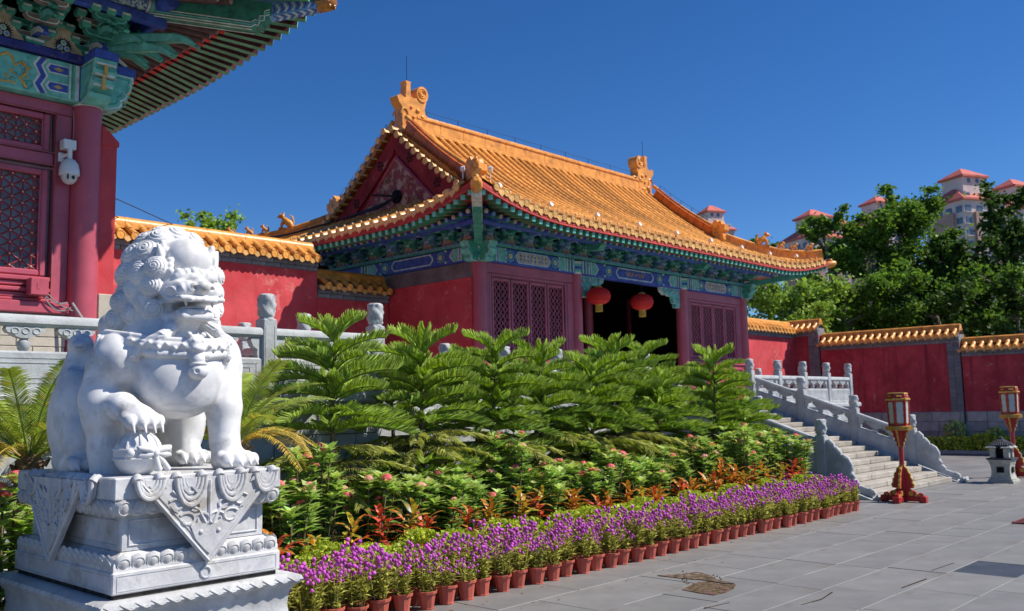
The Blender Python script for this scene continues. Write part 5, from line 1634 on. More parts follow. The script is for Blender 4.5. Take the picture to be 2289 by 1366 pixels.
# ================================================================ MARBLE LION (signed-distance sculpture, meshed with surface nets)
class Sculpt:
    def __init__(s, lo, hi, h):
        s.lo = np.array(lo, np.float32); s.h = h
        s.n = np.ceil((np.array(hi)-np.array(lo))/h).astype(int)+1
        s.D = np.full(s.n, 1.0, np.float32)
    def region(s, lo, hi, pad):
        a = np.maximum(0, np.floor((np.array(lo)-pad-s.lo)/s.h).astype(int)); b = np.minimum(s.n, np.ceil((np.array(hi)+pad-s.lo)/s.h).astype(int)+1)
        sl = tuple(slice(int(i), int(j)) for i, j in zip(a, b))
        ax = [s.lo[k]+s.h*np.arange(int(a[k]), int(b[k]), dtype=np.float32) for k in range(3)]
        return sl, np.meshgrid(*ax, indexing='ij', sparse=True)
    def _put(s, sl, d, k, sub):
        o = s.D[sl]
        if sub: d = -d; 
        if k <= 0:
            s.D[sl] = np.maximum(o, d) if sub else np.minimum(o, d); return
        if sub:
            h = np.clip(.5-.5*(o-d)/k, 0, 1); s.D[sl] = o*(1-h)+d*h+k*h*(1-h)
        else:
            h = np.clip(.5+.5*(o-d)/k, 0, 1); s.D[sl] = o*(1-h)+d*h-k*h*(1-h)
    def ell(s, c, r, k=.03, sub=False, R=None, fn=None):
        r = np.array(r if hasattr(r, '__len__') else (r, r, r), np.float32); m = float(r.max())
        sl, (X, Y, Z) = s.region(np.array(c)-m, np.array(c)+m, k+.03)
        if min(x.stop-x.start for x in sl) <= 0: return
        x, y, z = X-c[0], Y-c[1], Z-c[2]
        if R is not None:
            x, y, z = (R[0][0]*x+R[1][0]*y+R[2][0]*z), (R[0][1]*x+R[1][1]*y+R[2][1]*z), (R[0][2]*x+R[1][2]*y+R[2][2]*z)
        k0 = np.sqrt((x/r[0])**2+(y/r[1])**2+(z/r[2])**2); k1 = np.sqrt((x/r[0]**2)**2+(y/r[1]**2)**2+(z/r[2]**2)**2)+1e-6
        d = k0*(k0-1)/k1
        if fn is not None: d = d+fn(x, y, z)
        s._put(sl, d.astype(np.float32), k, sub)
    def cap(s, a, b, ra, rb=None, k=.03, sub=False, flat=None, fn=None):
        a = np.array(a, np.float32); b = np.array(b, np.float32); rb = ra if rb is None else rb; m = max(ra, rb)
        sl, (X, Y, Z) = s.region(np.minimum(a, b)-m, np.maximum(a, b)+m, k+.03)
        if min(x.stop-x.start for x in sl) <= 0: return
        v = b-a; L = float(v@v)+1e-9
        t = np.clip(((X-a[0])*v[0]+(Y-a[1])*v[1]+(Z-a[2])*v[2])/L, 0, 1)
        dx, dy, dz = X-a[0]-v[0]*t, Y-a[1]-v[1]*t, Z-a[2]-v[2]*t
        d = np.sqrt(dx*dx+dy*dy+dz*dz)-(ra+(rb-ra)*t)
        if fn is not None: d = d+fn(t, dx, dy, dz)
        s._put(sl, d.astype(np.float32), k, sub)
    def chain(s, pts, rs, k=.02, fn=None):
        for (p, q), (r0, r1) in zip(zip(pts, pts[1:]), zip(rs, rs[1:])): s.cap(p, q, r0, r1, k, fn=fn)
    def box(s, c, hf, rad=.02, k=.02, sub=False, R=None):
        m = float(np.linalg.norm(hf))
        sl, (X, Y, Z) = s.region(np.array(c)-m, np.array(c)+m, k+.03)
        x, y, z = X-c[0], Y-c[1], Z-c[2]
        if R is not None:
            x, y, z = (R[0][0]*x+R[1][0]*y+R[2][0]*z), (R[0][1]*x+R[1][1]*y+R[2][1]*z), (R[0][2]*x+R[1][2]*y+R[2][2]*z)
        qx, qy, qz = np.abs(x)-hf[0]+rad, np.abs(y)-hf[1]+rad, np.abs(z)-hf[2]+rad
        d = np.sqrt(np.maximum(qx, 0)**2+np.maximum(qy, 0)**2+np.maximum(qz, 0)**2)+np.minimum(np.maximum(qx, np.maximum(qy, qz)), 0)-rad
        s._put(sl, d.astype(np.float32), k, sub)
    def mesh(s):
        D = s.D; n = D.shape; inside = D < 0
        c = [slice(0, -1), slice(1, None)]
        cnt = np.zeros([k-1 for k in n], np.int8)
        for i in (0, 1):
            for j in (0, 1):
                for k in (0, 1): cnt += inside[c[i], c[j], c[k]]
        act = (cnt > 0) & (cnt < 8)
        idx = np.argwhere(act); num = len(idx)
        ids = np.full(act.shape, -1, np.int32); ids[act] = np.arange(num)
        P = np.zeros((num, 3)); W = np.zeros(num)
        cor = {}
        for i in (0, 1):
            for j in (0, 1):
                for k in (0, 1): cor[(i, j, k)] = D[idx[:, 0]+i, idx[:, 1]+j, idx[:, 2]+k]
        for a in cor:
            for ax in range(3):
                if a[ax]: continue
                b = list(a); b[ax] = 1; b = tuple(b)
                va, vb = cor[a], cor[b]; mk = (va < 0) != (vb < 0)
                t = va[mk]/(va[mk]-vb[mk])
                q = np.tile(np.array(a, float), (mk.sum(), 1)); q[:, ax] = t
                P[mk] += q; W[mk] += 1
        V = s.lo+s.h*(idx+P/W[:, None])
        F = []
        for ax in range(3):
            u, v = [(1, 2), (2, 0), (0, 1)][ax]
            sl0 = [slice(None)]*3; sl1 = [slice(None)]*3; sl0[ax] = slice(0, -1); sl1[ax] = slice(1, None)
            ch = inside[tuple(sl0)] != inside[tuple(sl1)]
            e = np.argwhere(ch)
            e = e[(e[:, u] > 0) & (e[:, v] > 0) & (e[:, u] < n[u]-1) & (e[:, v] < n[v]-1)]
            def cell(du, dv):
                q = e.copy(); q[:, u] -= du; q[:, v] -= dv; return ids[q[:, 0], q[:, 1], q[:, 2]]
            quad = np.stack([cell(0, 0), cell(1, 0), cell(1, 1), cell(0, 1)], 1)
            fl = inside[e[:, 0], e[:, 1], e[:, 2]]
            quad[~fl] = quad[~fl][:, ::-1]
            F.append(quad)
        F = np.concatenate(F); F = F[(F >= 0).all(1)]
        return V, F

PT = 1.425
S = Sculpt((2.30, 5.45, 1.405), (3.76, 7.32, 3.25), .0062)
HC = np.array((3.07, 6.20, 2.77))
# trunk
S.ell((3.03, 6.10, 2.13), (.355, .32, .34), 0)
S.ell((3.03, 6.42, 2.13), (.345, .42, .34), .10)
S.ell((3.03, 6.76, 2.02), (.36, .36, .40), .12)
S.ell((3.02, 5.93, 2.02), (.27, .20, .24), .10)
S.cap((3.04, 6.20, 2.30), (3.08, 6.22, 2.62), .28, .27, .10)
# shoulders and fore legs
S.ell((3.37, 6.08, 2.17), (.15, .20, .22), .03)
S.chain([(3.35, 6.02, 2.10), (3.335, 5.93, 1.85), (3.33, 5.90, 1.60), (3.34, 5.88, 1.50)], [.155, .122, .100, .106], .03)
S.ell((2.66, 6.12, 2.17), (.15, .18, .19), .05)
S.chain([(2.60, 6.16, 2.10), (2.57, 6.17, 1.92), (2.57, 6.14, 1.80)], [.125, .12, .115], .05)
S.chain([(2.57, 6.14, 1.86), (2.63, 5.96, 1.86), (2.68, 5.84, 1.80)], [.115, .088, .080], .04)
# left fore limb below the elbow, running down behind the ball
S.chain([(2.60, 6.18, 1.80), (2.63, 6.16, 1.58), (2.64, 6.15, 1.45)], [.12, .115, .12], .05)
def toes(c, dirv, n, sp, r, zt, claw=.055, k=.015, lift=0.0):
    d = np.array(dirv, float); d /= np.linalg.norm(d); side = np.array((-d[1], d[0], 0)); 
    for i in range(n):
        o = (i-(n-1)/2)
        p = np.array(c)+side*o*sp-d*abs(o)*.022
        S.cap(p-d*.06+np.array((0, 0, .035)), p+np.array((0, 0, .012)), r*.92, r, k)
        S.ell(p+np.array((0, 0, .030))+d*.004, (r*.8, r*.8, r*.75), .012)
        tip = p+d*(r+.018)+np.array((0, 0, -.02-lift))
        S.cap(p+d*(r*.55)+np.array((0, 0, .022)), tip, .017, .006, .006)
# planted right fore paw
S.ell((3.36, 5.86, 1.485), (.135, .15, .085), .03)
toes((3.375, 5.735, 1.470), (.12, -1, 0), 4, .072, .043, 1.42)
# paw on the ball
S.ell((2.685, 5.835, 1.795), (.115, .095, .065), .03)
toes((2.70, 5.745, 1.745), (.10, -1, -.1), 4, .066, .040, 1.7, lift=.03)
# haunches and hind feet
S.ell((2.64, 6.74, 1.78), (.16, .28, .36), .04)
S.ell((3.42, 6.74, 1.78), (.16, .28, .36), .04)
S.ell((2.60, 6.50, 1.62), (.12, .12, .18), .06)
S.cap((2.60, 6.72, 1.50), (2.60, 6.42, 1.48), .11, .095, .03)
toes((2.605, 6.315, 1.470), (.05, -1, 0), 4, .070, .042, 1.42)
S.cap((3.40, 6.72, 1.50), (3.40, 6.50, 1.48), .11, .095, .04)
S.cap((3.40, 6.62, 1.80), (3.38, 6.52, 1.52), .11, .08, .04)
toes((3.395, 6.40, 1.470), (.05, -1, 0), 4, .068, .040, 1.42)
# hollow between the legs
S.ell((3.10, 6.25, 1.52), (.16, .50, .22), .05, sub=True)
S.cap((2.92, 6.0, 1.44), (2.95, 6.5, 1.44), .15, .15, .04, sub=True)
# thigh line
S.cap((2.47, 6.50, 1.50), (2.50, 6.47, 1.95), .014, .014, .03, sub=True)
# head: skull, cheeks
S.ell(HC+np.array((0, .02, .0)), (.25, .26, .32), .04)
S.ell(HC+np.array((0, .10, -.02)), (.30, .27, .345), .03)
S.ell((2.86, 6.24, 2.60), (.12, .14, .16), .05); S.ell((3.33, 6.22, 2.58), (.11, .14, .16), .05)
S.ell((3.09, 6.02, 2.865), (.165, .155, .165), .04)
S.ell((3.06, 5.97, 2.66), (.185, .15, .12), .05)
# muzzle: upper
def lipw(x, y, z):
    rr = np.sqrt((np.abs(x)-.03)**2+(z-.02)**2*1.6)
    return .0065*np.sin(rr*165)*np.clip((np.abs(x)-.045)*20, 0, 1)
S.ell((3.045, 5.855, 2.632), (.175, .165, .078), .03, fn=lipw)
S.ell((2.97, 5.80, 2.628), (.085, .085, .06), .02, fn=lipw); S.ell((3.12, 5.79, 2.632), (.085, .085, .06), .02, fn=lipw)
S.cap((3.075, 5.98, 2.74), (3.05, 5.78, 2.69), .055, .045, .03)
S.ell((3.045, 5.705, 2.655), (.050, .045, .042), .012)
for sx in (-1, 1):
    S.ell((3.045+sx*.055, 5.722, 2.650), (.036, .036, .030), .010)
    S.ell((3.045+sx*.060, 5.690, 2.643), (.016, .022, .013), .008, sub=True)
# lip shelf, curling up at the corners
S.box((3.04, 5.845, 2.572), (.165, .155, .018), .016, .012)
S.cap((2.885, 5.86, 2.575), (2.875, 5.99, 2.64), .020, .022, .015); S.cap((3.20, 5.86, 2.575), (3.225, 5.98, 2.63), .020, .022, .015)
S.chain([(2.885, 5.75, 2.572), (2.96, 5.70, 2.560), (3.04, 5.685, 2.563), (3.12, 5.695, 2.563), (3.195, 5.745, 2.580)], [.014, .016, .016, .016, .014], .008)
# lower jaw
S.box((3.03, 5.87, 2.462), (.125, .135, .032), .028, .02)
S.chain([(2.915, 5.80, 2.488), (2.97, 5.745, 2.490), (3.05, 5.738, 2.492), (3.12, 5.765, 2.494)], [.014, .015, .015, .014], .008)
S.box((3.03, 5.93, 2.42), (.085, .09, .04), .03, .03)
# open mouth
S.ell((3.03, 5.83, 2.532), (.150, .16, .034), .006, sub=True)
S.cap((2.92, 5.84, 2.535), (2.865, 5.97, 2.600), .036, .026, .006, sub=True)
S.ell((3.05, 5.86, 2.520), (.075, .11, .018), .006)
for x in (2.945, 3.135): S.cap((x, 5.75, 2.560), (x+.002, 5.745, 2.525), .014, .006, .004)
# eyes
for sx, ex in ((-1, 2.965), (1, 3.175)):
    S.ell((ex, 5.915, 2.705), (.045, .038, .038), .010)
    S.chain([(ex-.055, 5.935, 2.70), (ex-.02, 5.885, 2.735), (ex+.03, 5.885, 2.735), (ex+.055, 5.925, 2.70)], [.010, .014, .014, .010], .008)
    S.chain([(ex-.05, 5.93, 2.69), (ex, 5.885, 2.672), (ex+.05, 5.925, 2.685)], [.008, .010, .008], .008)
# brow: ridge and row of beads
S.chain([(2.91, 5.97, 2.745), (2.98, 5.895, 2.750), (3.08, 5.875, 2.752), (3.18, 5.895, 2.752), (3.25, 5.96, 2.75)], [.028, .034, .034, .034, .028], .02)
for i in range(8):
    t = -1+2*i/7
    S.ell((3.08+.158*t, 5.862+.075*t*t, 2.775+.006*math.cos(i*2)), .0265, .006)
for p in ((2.925, 5.945, 2.815), (2.932, 5.955, 2.850), (3.235, 5.945, 2.81)): S.ell(p, .028, .006)
# ears
for sx, ex in ((-1, 2.925), (1, 3.265)):
    S.cap((ex, 6.03, 2.86), (ex+sx*.015, 6.03, 2.985), .050, .022, .015)
    S.cap((ex-sx*.002, 5.985, 2.865), (ex+sx*.012, 5.99, 2.955), .020, .010, .010, sub=True)
    for j in range(3): S.cap((ex+sx*.02, 5.985, 2.80+j*.02), (ex+sx*.05, 6.02, 2.90+j*.03), .016, .012, .010)
# mane curls
rs = random.Random(3)
def curl(c, axis, r, spin):
    ax = np.array(axis, float); ax /= np.linalg.norm(ax)
    up = np.array((0, 0, 1.0)) if abs(ax[2]) < .8 else np.array((1.0, 0, 0))
    e1 = np.cross(up, ax); e1 /= np.linalg.norm(e1); e2 = np.cross(ax, e1)
    R = np.stack([e1, e2, ax], 1)
    def fn(x, y, z):
        rho = np.sqrt(x*x+y*y); th = np.arctan2(y, x)
        return .0042*np.sin(rho/r*27+spin*th)*np.clip(z/r*2.5, 0, 1)*np.clip(rho/r*5, 0, 1)
    S.ell(c, (r, r, r*.86), .008, R=R, fn=fn)
ringdef = ((1.20, .330, 13), (1.58, .345, 15), (1.96, .345, 13), (2.36, .345, 10), (2.80, .345, 5))
for ti, (th, rad, n) in enumerate(ringdef):
    for i in range(n):
        ph = 2*PI*(i+.5*(ti % 2))/n+PI/2
        dv = np.array((math.sin(th)*math.cos(ph), -math.cos(th), math.sin(th)*math.sin(ph)))
        if dv[2] < -.80 and th < 1.9: continue
        if dv[2] < -.93: continue
        k = 1.0 if dv[2] > -.2 else 1.0+.18*min(1, (-dv[2]-.2)/.5)
        c = HC+np.array((0, .06, -.02))+dv*np.array((.258, .285, .322))*k
        curl(c, dv+np.array((0, -.25, 0)), .092+.014*rs.random(), rs.choice((-1, 1)))
# extra hanging curls at the sides of the neck
for p, a in (((2.79, 6.20, 2.50), (-1, -.5, 0)), ((2.83, 6.10, 2.58), (-.8, -1, 0)), ((2.74, 6.33, 2.47), (-1, -.3, 0)), ((3.31, 6.05, 2.55), (.7, -1, 0)), ((3.33, 6.12, 2.44), (.8, -.8, -.1)), ((3.25, 6.00, 2.50), (.4, -1, 0)), ((2.84, 6.02, 2.68), (-.9, -.8, .1)), ((2.80, 6.10, 2.76), (-1, -.6, .2)), ((2.85, 5.99, 2.80), (-.8, -.9, .2)), ((2.79, 6.16, 2.66), (-1, -.5, 0)), ((2.74, 6.26, 2.58), (-1, -.4, 0)), ((2.86, 6.04, 2.52), (-.7, -1, -.1)), ((3.29, 6.01, 2.66), (.8, -.9, 0)), ((3.31, 6.04, 2.78), (.9, -.7, .1)), ((2.80, 6.45, 2.44), (-1, 0, 0)), ((3.36, 6.28, 2.42), (1, -.2, 0))):
    curl(np.array(p), a, .080, 1)
# collar with bell and mask pendant
col_p = [(2.60, 6.20, 2.27), (2.68, 5.97, 2.235), (2.80, 5.82, 2.205), (2.95, 5.745, 2.195), (3.10, 5.745, 2.195), (3.25, 5.82, 2.21), (3.38, 5.97, 2.25)]
for p, q in zip(col_p, col_p[1:]):
    S.cap(p, q, .030, .030, .008); pz = (0, 0, .055)
    S.cap(np.array(p)+pz, np.array(q)+pz, .034, .034, .012)
    S.cap(np.array(p)+(0, 0, .095), np.array(q)+(0, 0, .095), .020, .020, .008)
for i in range(22):
    t = i/21*(len(col_p)-1); j = min(len(col_p)-2, int(t)); p = np.array(col_p[j])*(1-t+j)+np.array(col_p[j+1])*(t-j)
    n = p-np.array((3.03, 6.2, p[2])); n /= np.linalg.norm(n)
    S.ell(p+n*.032+np.array((0, 0, .05+.012*(-1)**i)), .016, .004)
S.ell((3.01, 5.725, 2.275), (.065, .045, .06), .010); S.ell((3.01, 5.690, 2.235), (.045, .035, .028), .008)
for sx in (-1, 1): S.ell((3.01+sx*.028, 5.695, 2.29), .016, .004); S.ell((3.01+sx*.05, 5.72, 2.33), .020, .006)
S.cap((3.015, 5.72, 2.20), (3.015, 5.71, 2.16), .045, .05, .008); S.ell((3.02, 5.705, 2.135), (.062, .055, .016), .004)
S.ell((3.02, 5.705, 2.085), (.066, .060, .055), .006)
S.ell((2.985, 5.652, 2.085), (.014, .02, .014), .003, sub=True)
# beard strands and ribbons
def strand(t, dx, dy, dz): return .0035*np.sin(np.arctan2(dz, dx)*7)
S.chain([(2.945, 5.90, 2.44), (2.90, 5.85, 2.38), (2.83, 5.83, 2.32), (2.74, 5.90, 2.27), (2.70, 5.94, 2.20), (2.66, 6.0, 2.17)], [.038, .042, .042, .040, .034, .018], .015, strand)
S.chain([(3.13, 5.88, 2.44), (3.20, 5.83, 2.38), (3.28, 5.84, 2.30), (3.31, 5.86, 2.20), (3.30, 5.87, 2.13)], [.035, .040, .038, .032, .012], .015, strand)
# tassel ball on the shoulder
S.ell((2.60, 6.10, 2.19), .095, .02); S.ell((2.585, 6.17, 2.285), .052, .006, fn=lambda x, y, z: .003*np.sin(np.arctan2(y, x)*9))
S.cap((2.575, 6.20, 2.26), (2.555, 6.24, 2.12), .040, .015, .008, fn=strand)
# small beast climbing the back
S.ell((2.74, 6.93, 2.335), (.085, .10, .075), .02); S.ell((2.70, 6.85, 2.315), (.055, .05, .045), .012); S.ell((2.69, 6.80, 2.30), (.045, .03, .008), .003, sub=True)
S.chain([(2.75, 6.95, 2.28), (2.70, 6.96, 2.05), (2.62, 6.90, 1.85)], [.085, .10, .08], .03)
S.cap((2.66, 6.86, 2.12), (2.60, 6.72, 2.10), .045, .04, .02); S.cap((2.62, 6.86, 1.92), (2.56, 6.66, 1.86), .06, .05, .03)
for x in (2.71, 2.77): S.ell((x, 6.90, 2.405), (.018, .018, .028), .006)
# tail flame on the back
S.chain([(3.03, 7.08, 2.0), (3.05, 7.16, 2.25), (3.03, 7.08, 2.5), (3.05, 6.98, 2.62)], [.10, .11, .09, .03], .04)
V_, F_ = S.mesh()
lion = thing('stone_lion', (3.03, 6.4, PT), 'white marble guardian lion seated with its paw on a ball', 'statue')
me = np_mesh('lion_body', V_-np.array((3.03, 6.4, PT)), F_, [M['lion']], smooth=True)
o = bpy.data.objects.new('lion_body', me); COL.objects.link(o); o.parent = lion
# ball with ribbons
m = MB(); bc = Vector((2.70, 5.865, PT+.135)); br_ = .150
n1, n2 = 40, 24; vs = []
for j in range(n2+1):
    ph = -PI/2+PI*j/n2
    for k in range(n1):
        t = 2*PI*k/n1; q = br_*(1+.010*math.cos(10*t)*math.cos(ph)**2)
        vs.append((bc.x+q*math.cos(ph)*math.cos(t), bc.y+q*math.cos(ph)*math.sin(t), bc.z+q*math.sin(ph)))
m.add(vs, [(j*n1+k, j*n1+(k+1) % n1, (j+1)*n1+(k+1) % n1, (j+1)*n1+k) for j in range(n2) for k in range(n1)])
for tilt, off in ((0, .03), (0, -.03)):
    m.tube([bc+Vector((math.cos(t)*br_*.99, math.sin(t)*br_*.99, off)) for t in [2*PI*k/30 for k in range(31)]], .009, 6)
for a in (-.9, -.3, .5): m.tube([bc+Vector((math.sin(a+PI)*-math.cos(t)*br_*1.0, -math.cos(a)*math.cos(t)*br_*1.0, math.sin(t)*br_)) for t in [-.2+1.5*k/12 for k in range(13)]], .010, 6)
fr_ = bc+Vector((.045, -br_*.97, .005))
for sx in (-1, 1):
    m.tube([fr_, fr_+Vector((sx*.05, -.012, .025)), fr_+Vector((sx*.095, .012, .03)), fr_+Vector((sx*.10, .015, -.012)), fr_+Vector((sx*.05, -.008, -.012)), fr_], [.016, .024, .022, .020, .022, .016], 8)
    m.tube([fr_, fr_+Vector((.03+sx*.02, -.01, -.06)), fr_+Vector((.06+sx*.03, .0, -.11))], [.014, .018, .020], 8)
m.ell(fr_+Vector((0, -.012, 0)), (.022, .018, .026), 10, 8)
m.ell(bc+Vector((-.10, -.11, .01)), (.03, .03, .03), 10, 8)
m.build('ribboned_ball', [M['lion']], lion, smooth=1.0)

# ---------------------------------------------------------------- pedestal
ped = thing('lion_pedestal', (3.03, 6.45, 0), 'carved white marble pedestal with draped cloth and lotus petals under the lion', 'pedestal')
PX0, PX1, PY0, PY1 = 2.455, 3.615, 5.64, 7.26
def slab(name, ins, z0, z1, mt='marble', b=.008):
    m = MB(); m.bbox(PX0+ins, PX1-ins, PY0+ins, PY1-ins, z0, z1, b); return m.build(name, [M[mt]], ped)
slab('top_slab', 0, 1.288, PT)
slab('dado', .085, .965, 1.20)
slab('lower_slab', .0, .73, .862, 'marble')
m = MB(); m.bbox(PX0+.02, PX1-.02, PY0+.02, PY1-.02, .7, .732, .002); m.build('grime_joint', [mat('black_grime', (.06, .055, .05), .95, .4, 12, .3, 40, .1)], ped)
def ring(prof_, name, mt, n=1, sm=.6):
    """moulding swept round the pedestal: prof_ = [(outset, z)]"""
    m = MB(); rows = []
    for ins, z in prof_:
        rows.append([(PX0-ins, PY0-ins, z), (PX1+ins, PY0-ins, z), (PX1+ins, PY1+ins, z), (PX0-ins, PY1+ins, z), (PX0-ins, PY0-ins, z)])
    m.grid(rows, 0, False); return m.build(name, [M[mt]], ped, smooth=sm)
ring([(-.085, 1.18), (-.075, 1.185), (-.03, 1.205), (-.012, 1.235), (-.012, 1.288)], 'upper_cyma', 'marble')
ring([(-.012, .862), (-.012, .90), (-.03, .935), (-.075, .958), (-.085, .968)], 'lower_cyma', 'marble')
# lotus petals
def petal(w, h, d):
    m = MB(); nu, nv = 8, 7; rows = []
    for j in range(nv+1):
        v = j/nv; ww = w/2*math.sqrt(max(0, 1-(2*v-1)**4))*(1-.12*v)+.002
        rows.append([((-1+2*i/nu)*ww, -d*math.sqrt(max(0, 1-(-1+2*i/nu)**2))*math.sin(PI*(.12+.80*v))-.002, h*(v-.5)) for i in range(nu+1)])
    m.grid(rows)
    # raised tear drop
    m.ell((0, -d*.86, -.004), (w*.22, d*.30, h*.28), 8, 6)
    m.tube([(w*.36*math.cos(t), -d*.80, h*.36*math.sin(t)-.004) for t in [2*PI*k/14 for k in range(15)]], .0045, 5)
    return m
pet_up = petal(.108, .115, .027).mesh('lotus_petal', [M['marble']], 1.0)
def petals(z, rx, nfront, nside, ins, ry=0.0):
    for k in range(nfront):
        x = PX0-ins+(PX1-PX0+2*ins)*(k+.5)/nfront
        inst('lotus_petal', pet_up, ped, (x, PY0-ins, z), (rx, ry, 0)); inst('lotus_petal', pet_up, ped, (x, PY1+ins, z), (rx, ry, PI))
    for k in range(nside):
        y = PY0-ins+(PY1-PY0+2*ins)*(k+.5)/nside
        inst('lotus_petal', pet_up, ped, (PX0-ins, y, z), (rx, ry, -PI/2)); inst('lotus_petal', pet_up, ped, (PX1+ins, y, z), (rx, ry, PI/2))
petals(1.240, -.28, 12, 16, -.020, PI)
petals(.912, .32, 12, 16, -.028)
# dado panels (sunk frames)
for (a, b, fx) in (('x', PY0+.085, -1), ('y', PX0+.085, -1)):
    m = MB()
    if a == 'x': f0, f1 = PX0+.13, PX1-.13
    else: f0, f1 = PY0+.13, PY1-.13
    for (s0, s1, z0, z1) in ((f0, f1, 1.15, 1.16), (f0, f1, 1.0, 1.01), (f0, f0+.01, 1.01, 1.15), (f1-.01, f1, 1.01, 1.15)):
        if a == 'x': m.bbox(s0, s1, b-.008, b+.004, z0, z1, .003)
        else: m.bbox(b-.008, b+.004, s0, s1, z0, z1, .003)
    m.build('dado_frame', [M['marble']], ped)
# cloth corners hanging over front and left faces, with relief
def cloth(pt, w, zt, zb, name):
    """pt(s, z, d): point on the face; triangle of width 2w at top"""
    m = MB()
    m.ext([pt(-w, zt, .0), pt(w, zt, .0), pt(0, zb, .0)], Vector(pt(0, 0, .034))-Vector(pt(0, 0, 0)))
    for sg in (-1, 1):
        m.tube([pt(sg*w*1.0, zt, .034), pt(0, zb+.006, .034)], .014, 6)
        m.tube([pt(sg*w*.86, zt-.03, .034), pt(0, zb+.07, .034)], .007, 5)
    # mask and foliage
    k = zt-zb
    hz = zb+k*.30
    m.ext([pt(a*w, hz+b*k, .030) for a, b in ((-.28, .14), (-.16, .18), (0, .12), (.16, .18), (.28, .14), (.20, -.02), (.08, -.14), (0, -.20), (-.08, -.14), (-.20, -.02))], Vector(pt(0, 0, .016))-Vector(pt(0, 0, 0)))
    for sg in (-1, 1):
        m.ell(pt(sg*.13*w, hz+.06*k, .040), (.018, .018, .018), 8, 6)
        for (a0, b0), n_, r in (((.10, .20), 12, .05), ((.32, .22), 11, .05), ((.22, .36), 10, .04), ((.48, .40), 10, .045)):
            m.tube([pt(sg*(a0*w+r*1.3*math.cos(t)*(1-t*.08)), hz+b0*k+r*math.sin(t)*(1-t*.08), .036) for t in [j*.55+.6 for j in range(n_)]], .010, 5)
        m.tube([pt(sg*a*w, hz+b*k, .036) for a, b in ((.06, .16), (.16, .32), (.34, .40), (.55, .56))], .012, 5)
        for a, b in ((.30, .52), (.62, .60), (.14, .50), (.45, .30)):
            m.ext([pt(sg*a*w, hz+b*k, .030), pt(sg*(a+.07)*w, hz+(b+.03)*k, .046), pt(sg*(a+.13)*w, hz+(b+.10)*k, .034), pt(sg*(a+.03)*w, hz+(b+.06)*k, .046)], Vector(pt(0, 0, .006))-Vector(pt(0, 0, 0)))
    m.tube([pt(0, hz+b*k, .036) for b in (.16, .3, .5, .66)], .012, 5)
    m.build(name, [M['marble']], ped, smooth=.9)
cloth(lambda s, z, d: Vector((3.06+s, PY0-.003-d, z)), .47, 1.40, .858, 'draped_cloth')
cloth(lambda s, z, d: Vector((PX0-.003-d, 6.52+s, z)), .50, 1.40, .858, 'draped_cloth')
# loops of cloth (swags) along the top slab
def swag(pt, w, h, n=4):
    m = MB()
    for j in range(n):
        k = 1-.22*j; r = .017-.002*j
        m.tube([pt(w/2*k*math.cos(t)*(1.0), h*k*math.sin(t), .016+.010*(n-j)*.5) for t in [PI+PI*i/14 for i in range(15)]], r, 7)
    m.ext([pt(w/2*math.cos(t), h*math.sin(t), 0) for t in [PI+PI*i/14 for i in range(15)]], Vector(pt(0, 0, .018))-Vector(pt(0, 0, 0)))
    for sg in (-1, 1):     # ends running onto the top
        m.tube([pt(sg*w*.44, -.005, .02), pt(sg*w*.42, .018, .004), pt(sg*w*.36, .022, -.05)], [.034, .030, .012], 8)
    return m
for s, w, h in ((2.66, .17, .115), (2.93, .20, .175), (3.22, .19, .165), (3.47, .16, .12)):
    swag(lambda a, b, d: Vector((s+a, PY0-.035-d*1.1+.03, 1.402+b)), w, h).build('cloth_swag', [M['marble']], ped, smooth=.9)
for s, w, h in ((5.95, .15, .14), (6.20, .16, .15), (6.42, .14, .13), (6.85, .15, .12)):
    swag(lambda a, b, d: Vector((PX0-.035-d*1.1+.03, s+a, 1.402+b)), w, h, 3).build('cloth_swag', [M['marble']], ped, smooth=.9)
# ring ornament under the front cloth
m = MB(); m.tube([(3.06+.034*math.cos(t), PY0-.004, .79+.034*math.sin(t)) for t in [2*PI*k/20 for k in range(21)]], .007, 6); m.tube([(3.06, PY0-.004, .86), (3.06, PY0-.004, .825)], .008, 6); m.build('ring_ornament', [M['marble']], ped, smooth=.9)
m = MB()
for (a0, a1, z0, z1) in ((PX0+.03, PX1-.03, .838, .842), (PX0+.03, PX1-.03, .748, .752), (PX0+.03, PX0+.034, .752, .838), (PX1-.034, PX1-.03, .752, .838)): m.box(a0, a1, PY0-.003, PY0+.003, z0, z1)
for (a0, a1, z0, z1) in ((PY0+.03, PY1-.03, .838, .842), (PY0+.03, PY1-.03, .748, .752)): m.box(PX0-.003, PX0+.003, a0, a1, z0, z1)
m.build('slab_border', [M['marble_dirty']], ped)
# base: moulded ledge, scotia, plinth
ring([(-.02, .70), (.07, .705), (.105, .69), (.115, .665), (.10, .64), (.075, .63)], 'ledge_moulding', 'marble_dirty')
m = MB()
for k in range(14):       # carved leaf wave on the ledge
    x = PX0-.09+(PX1-PX0+.18)*k/14
    m.tube([(x, PY0-.104, .690), (x+.03, PY0-.114, .672), (x+.06, PY0-.112, .655), (x+.085, PY0-.110, .660), (x+.09, PY0-.104, .688)], [.006, .008, .007, .007, .004], 6)
for k in range(19):
    y = PY0-.09+(PY1-PY0+.18)*k/19
    m.tube([(PX0-.104, y, .690), (PX0-.114, y+.03, .672), (PX0-.112, y+.06, .655), (PX0-.110, y+.085, .660), (PX0-.104, y+.09, .688)], [.006, .008, .007, .007, .004], 6)
o = m.build('ledge_carving', [M['marble_dirty']], ped, smooth=.9); tag(o, kind='stuff')
ring([(.075, .63), (.045, .58), (.035, .50), (.05, .40), (.10, .32), (.14, .29), (.14, .14), (.17, .12), (.17, .0)], 'base_scotia', 'marble_dirty', sm=.5)
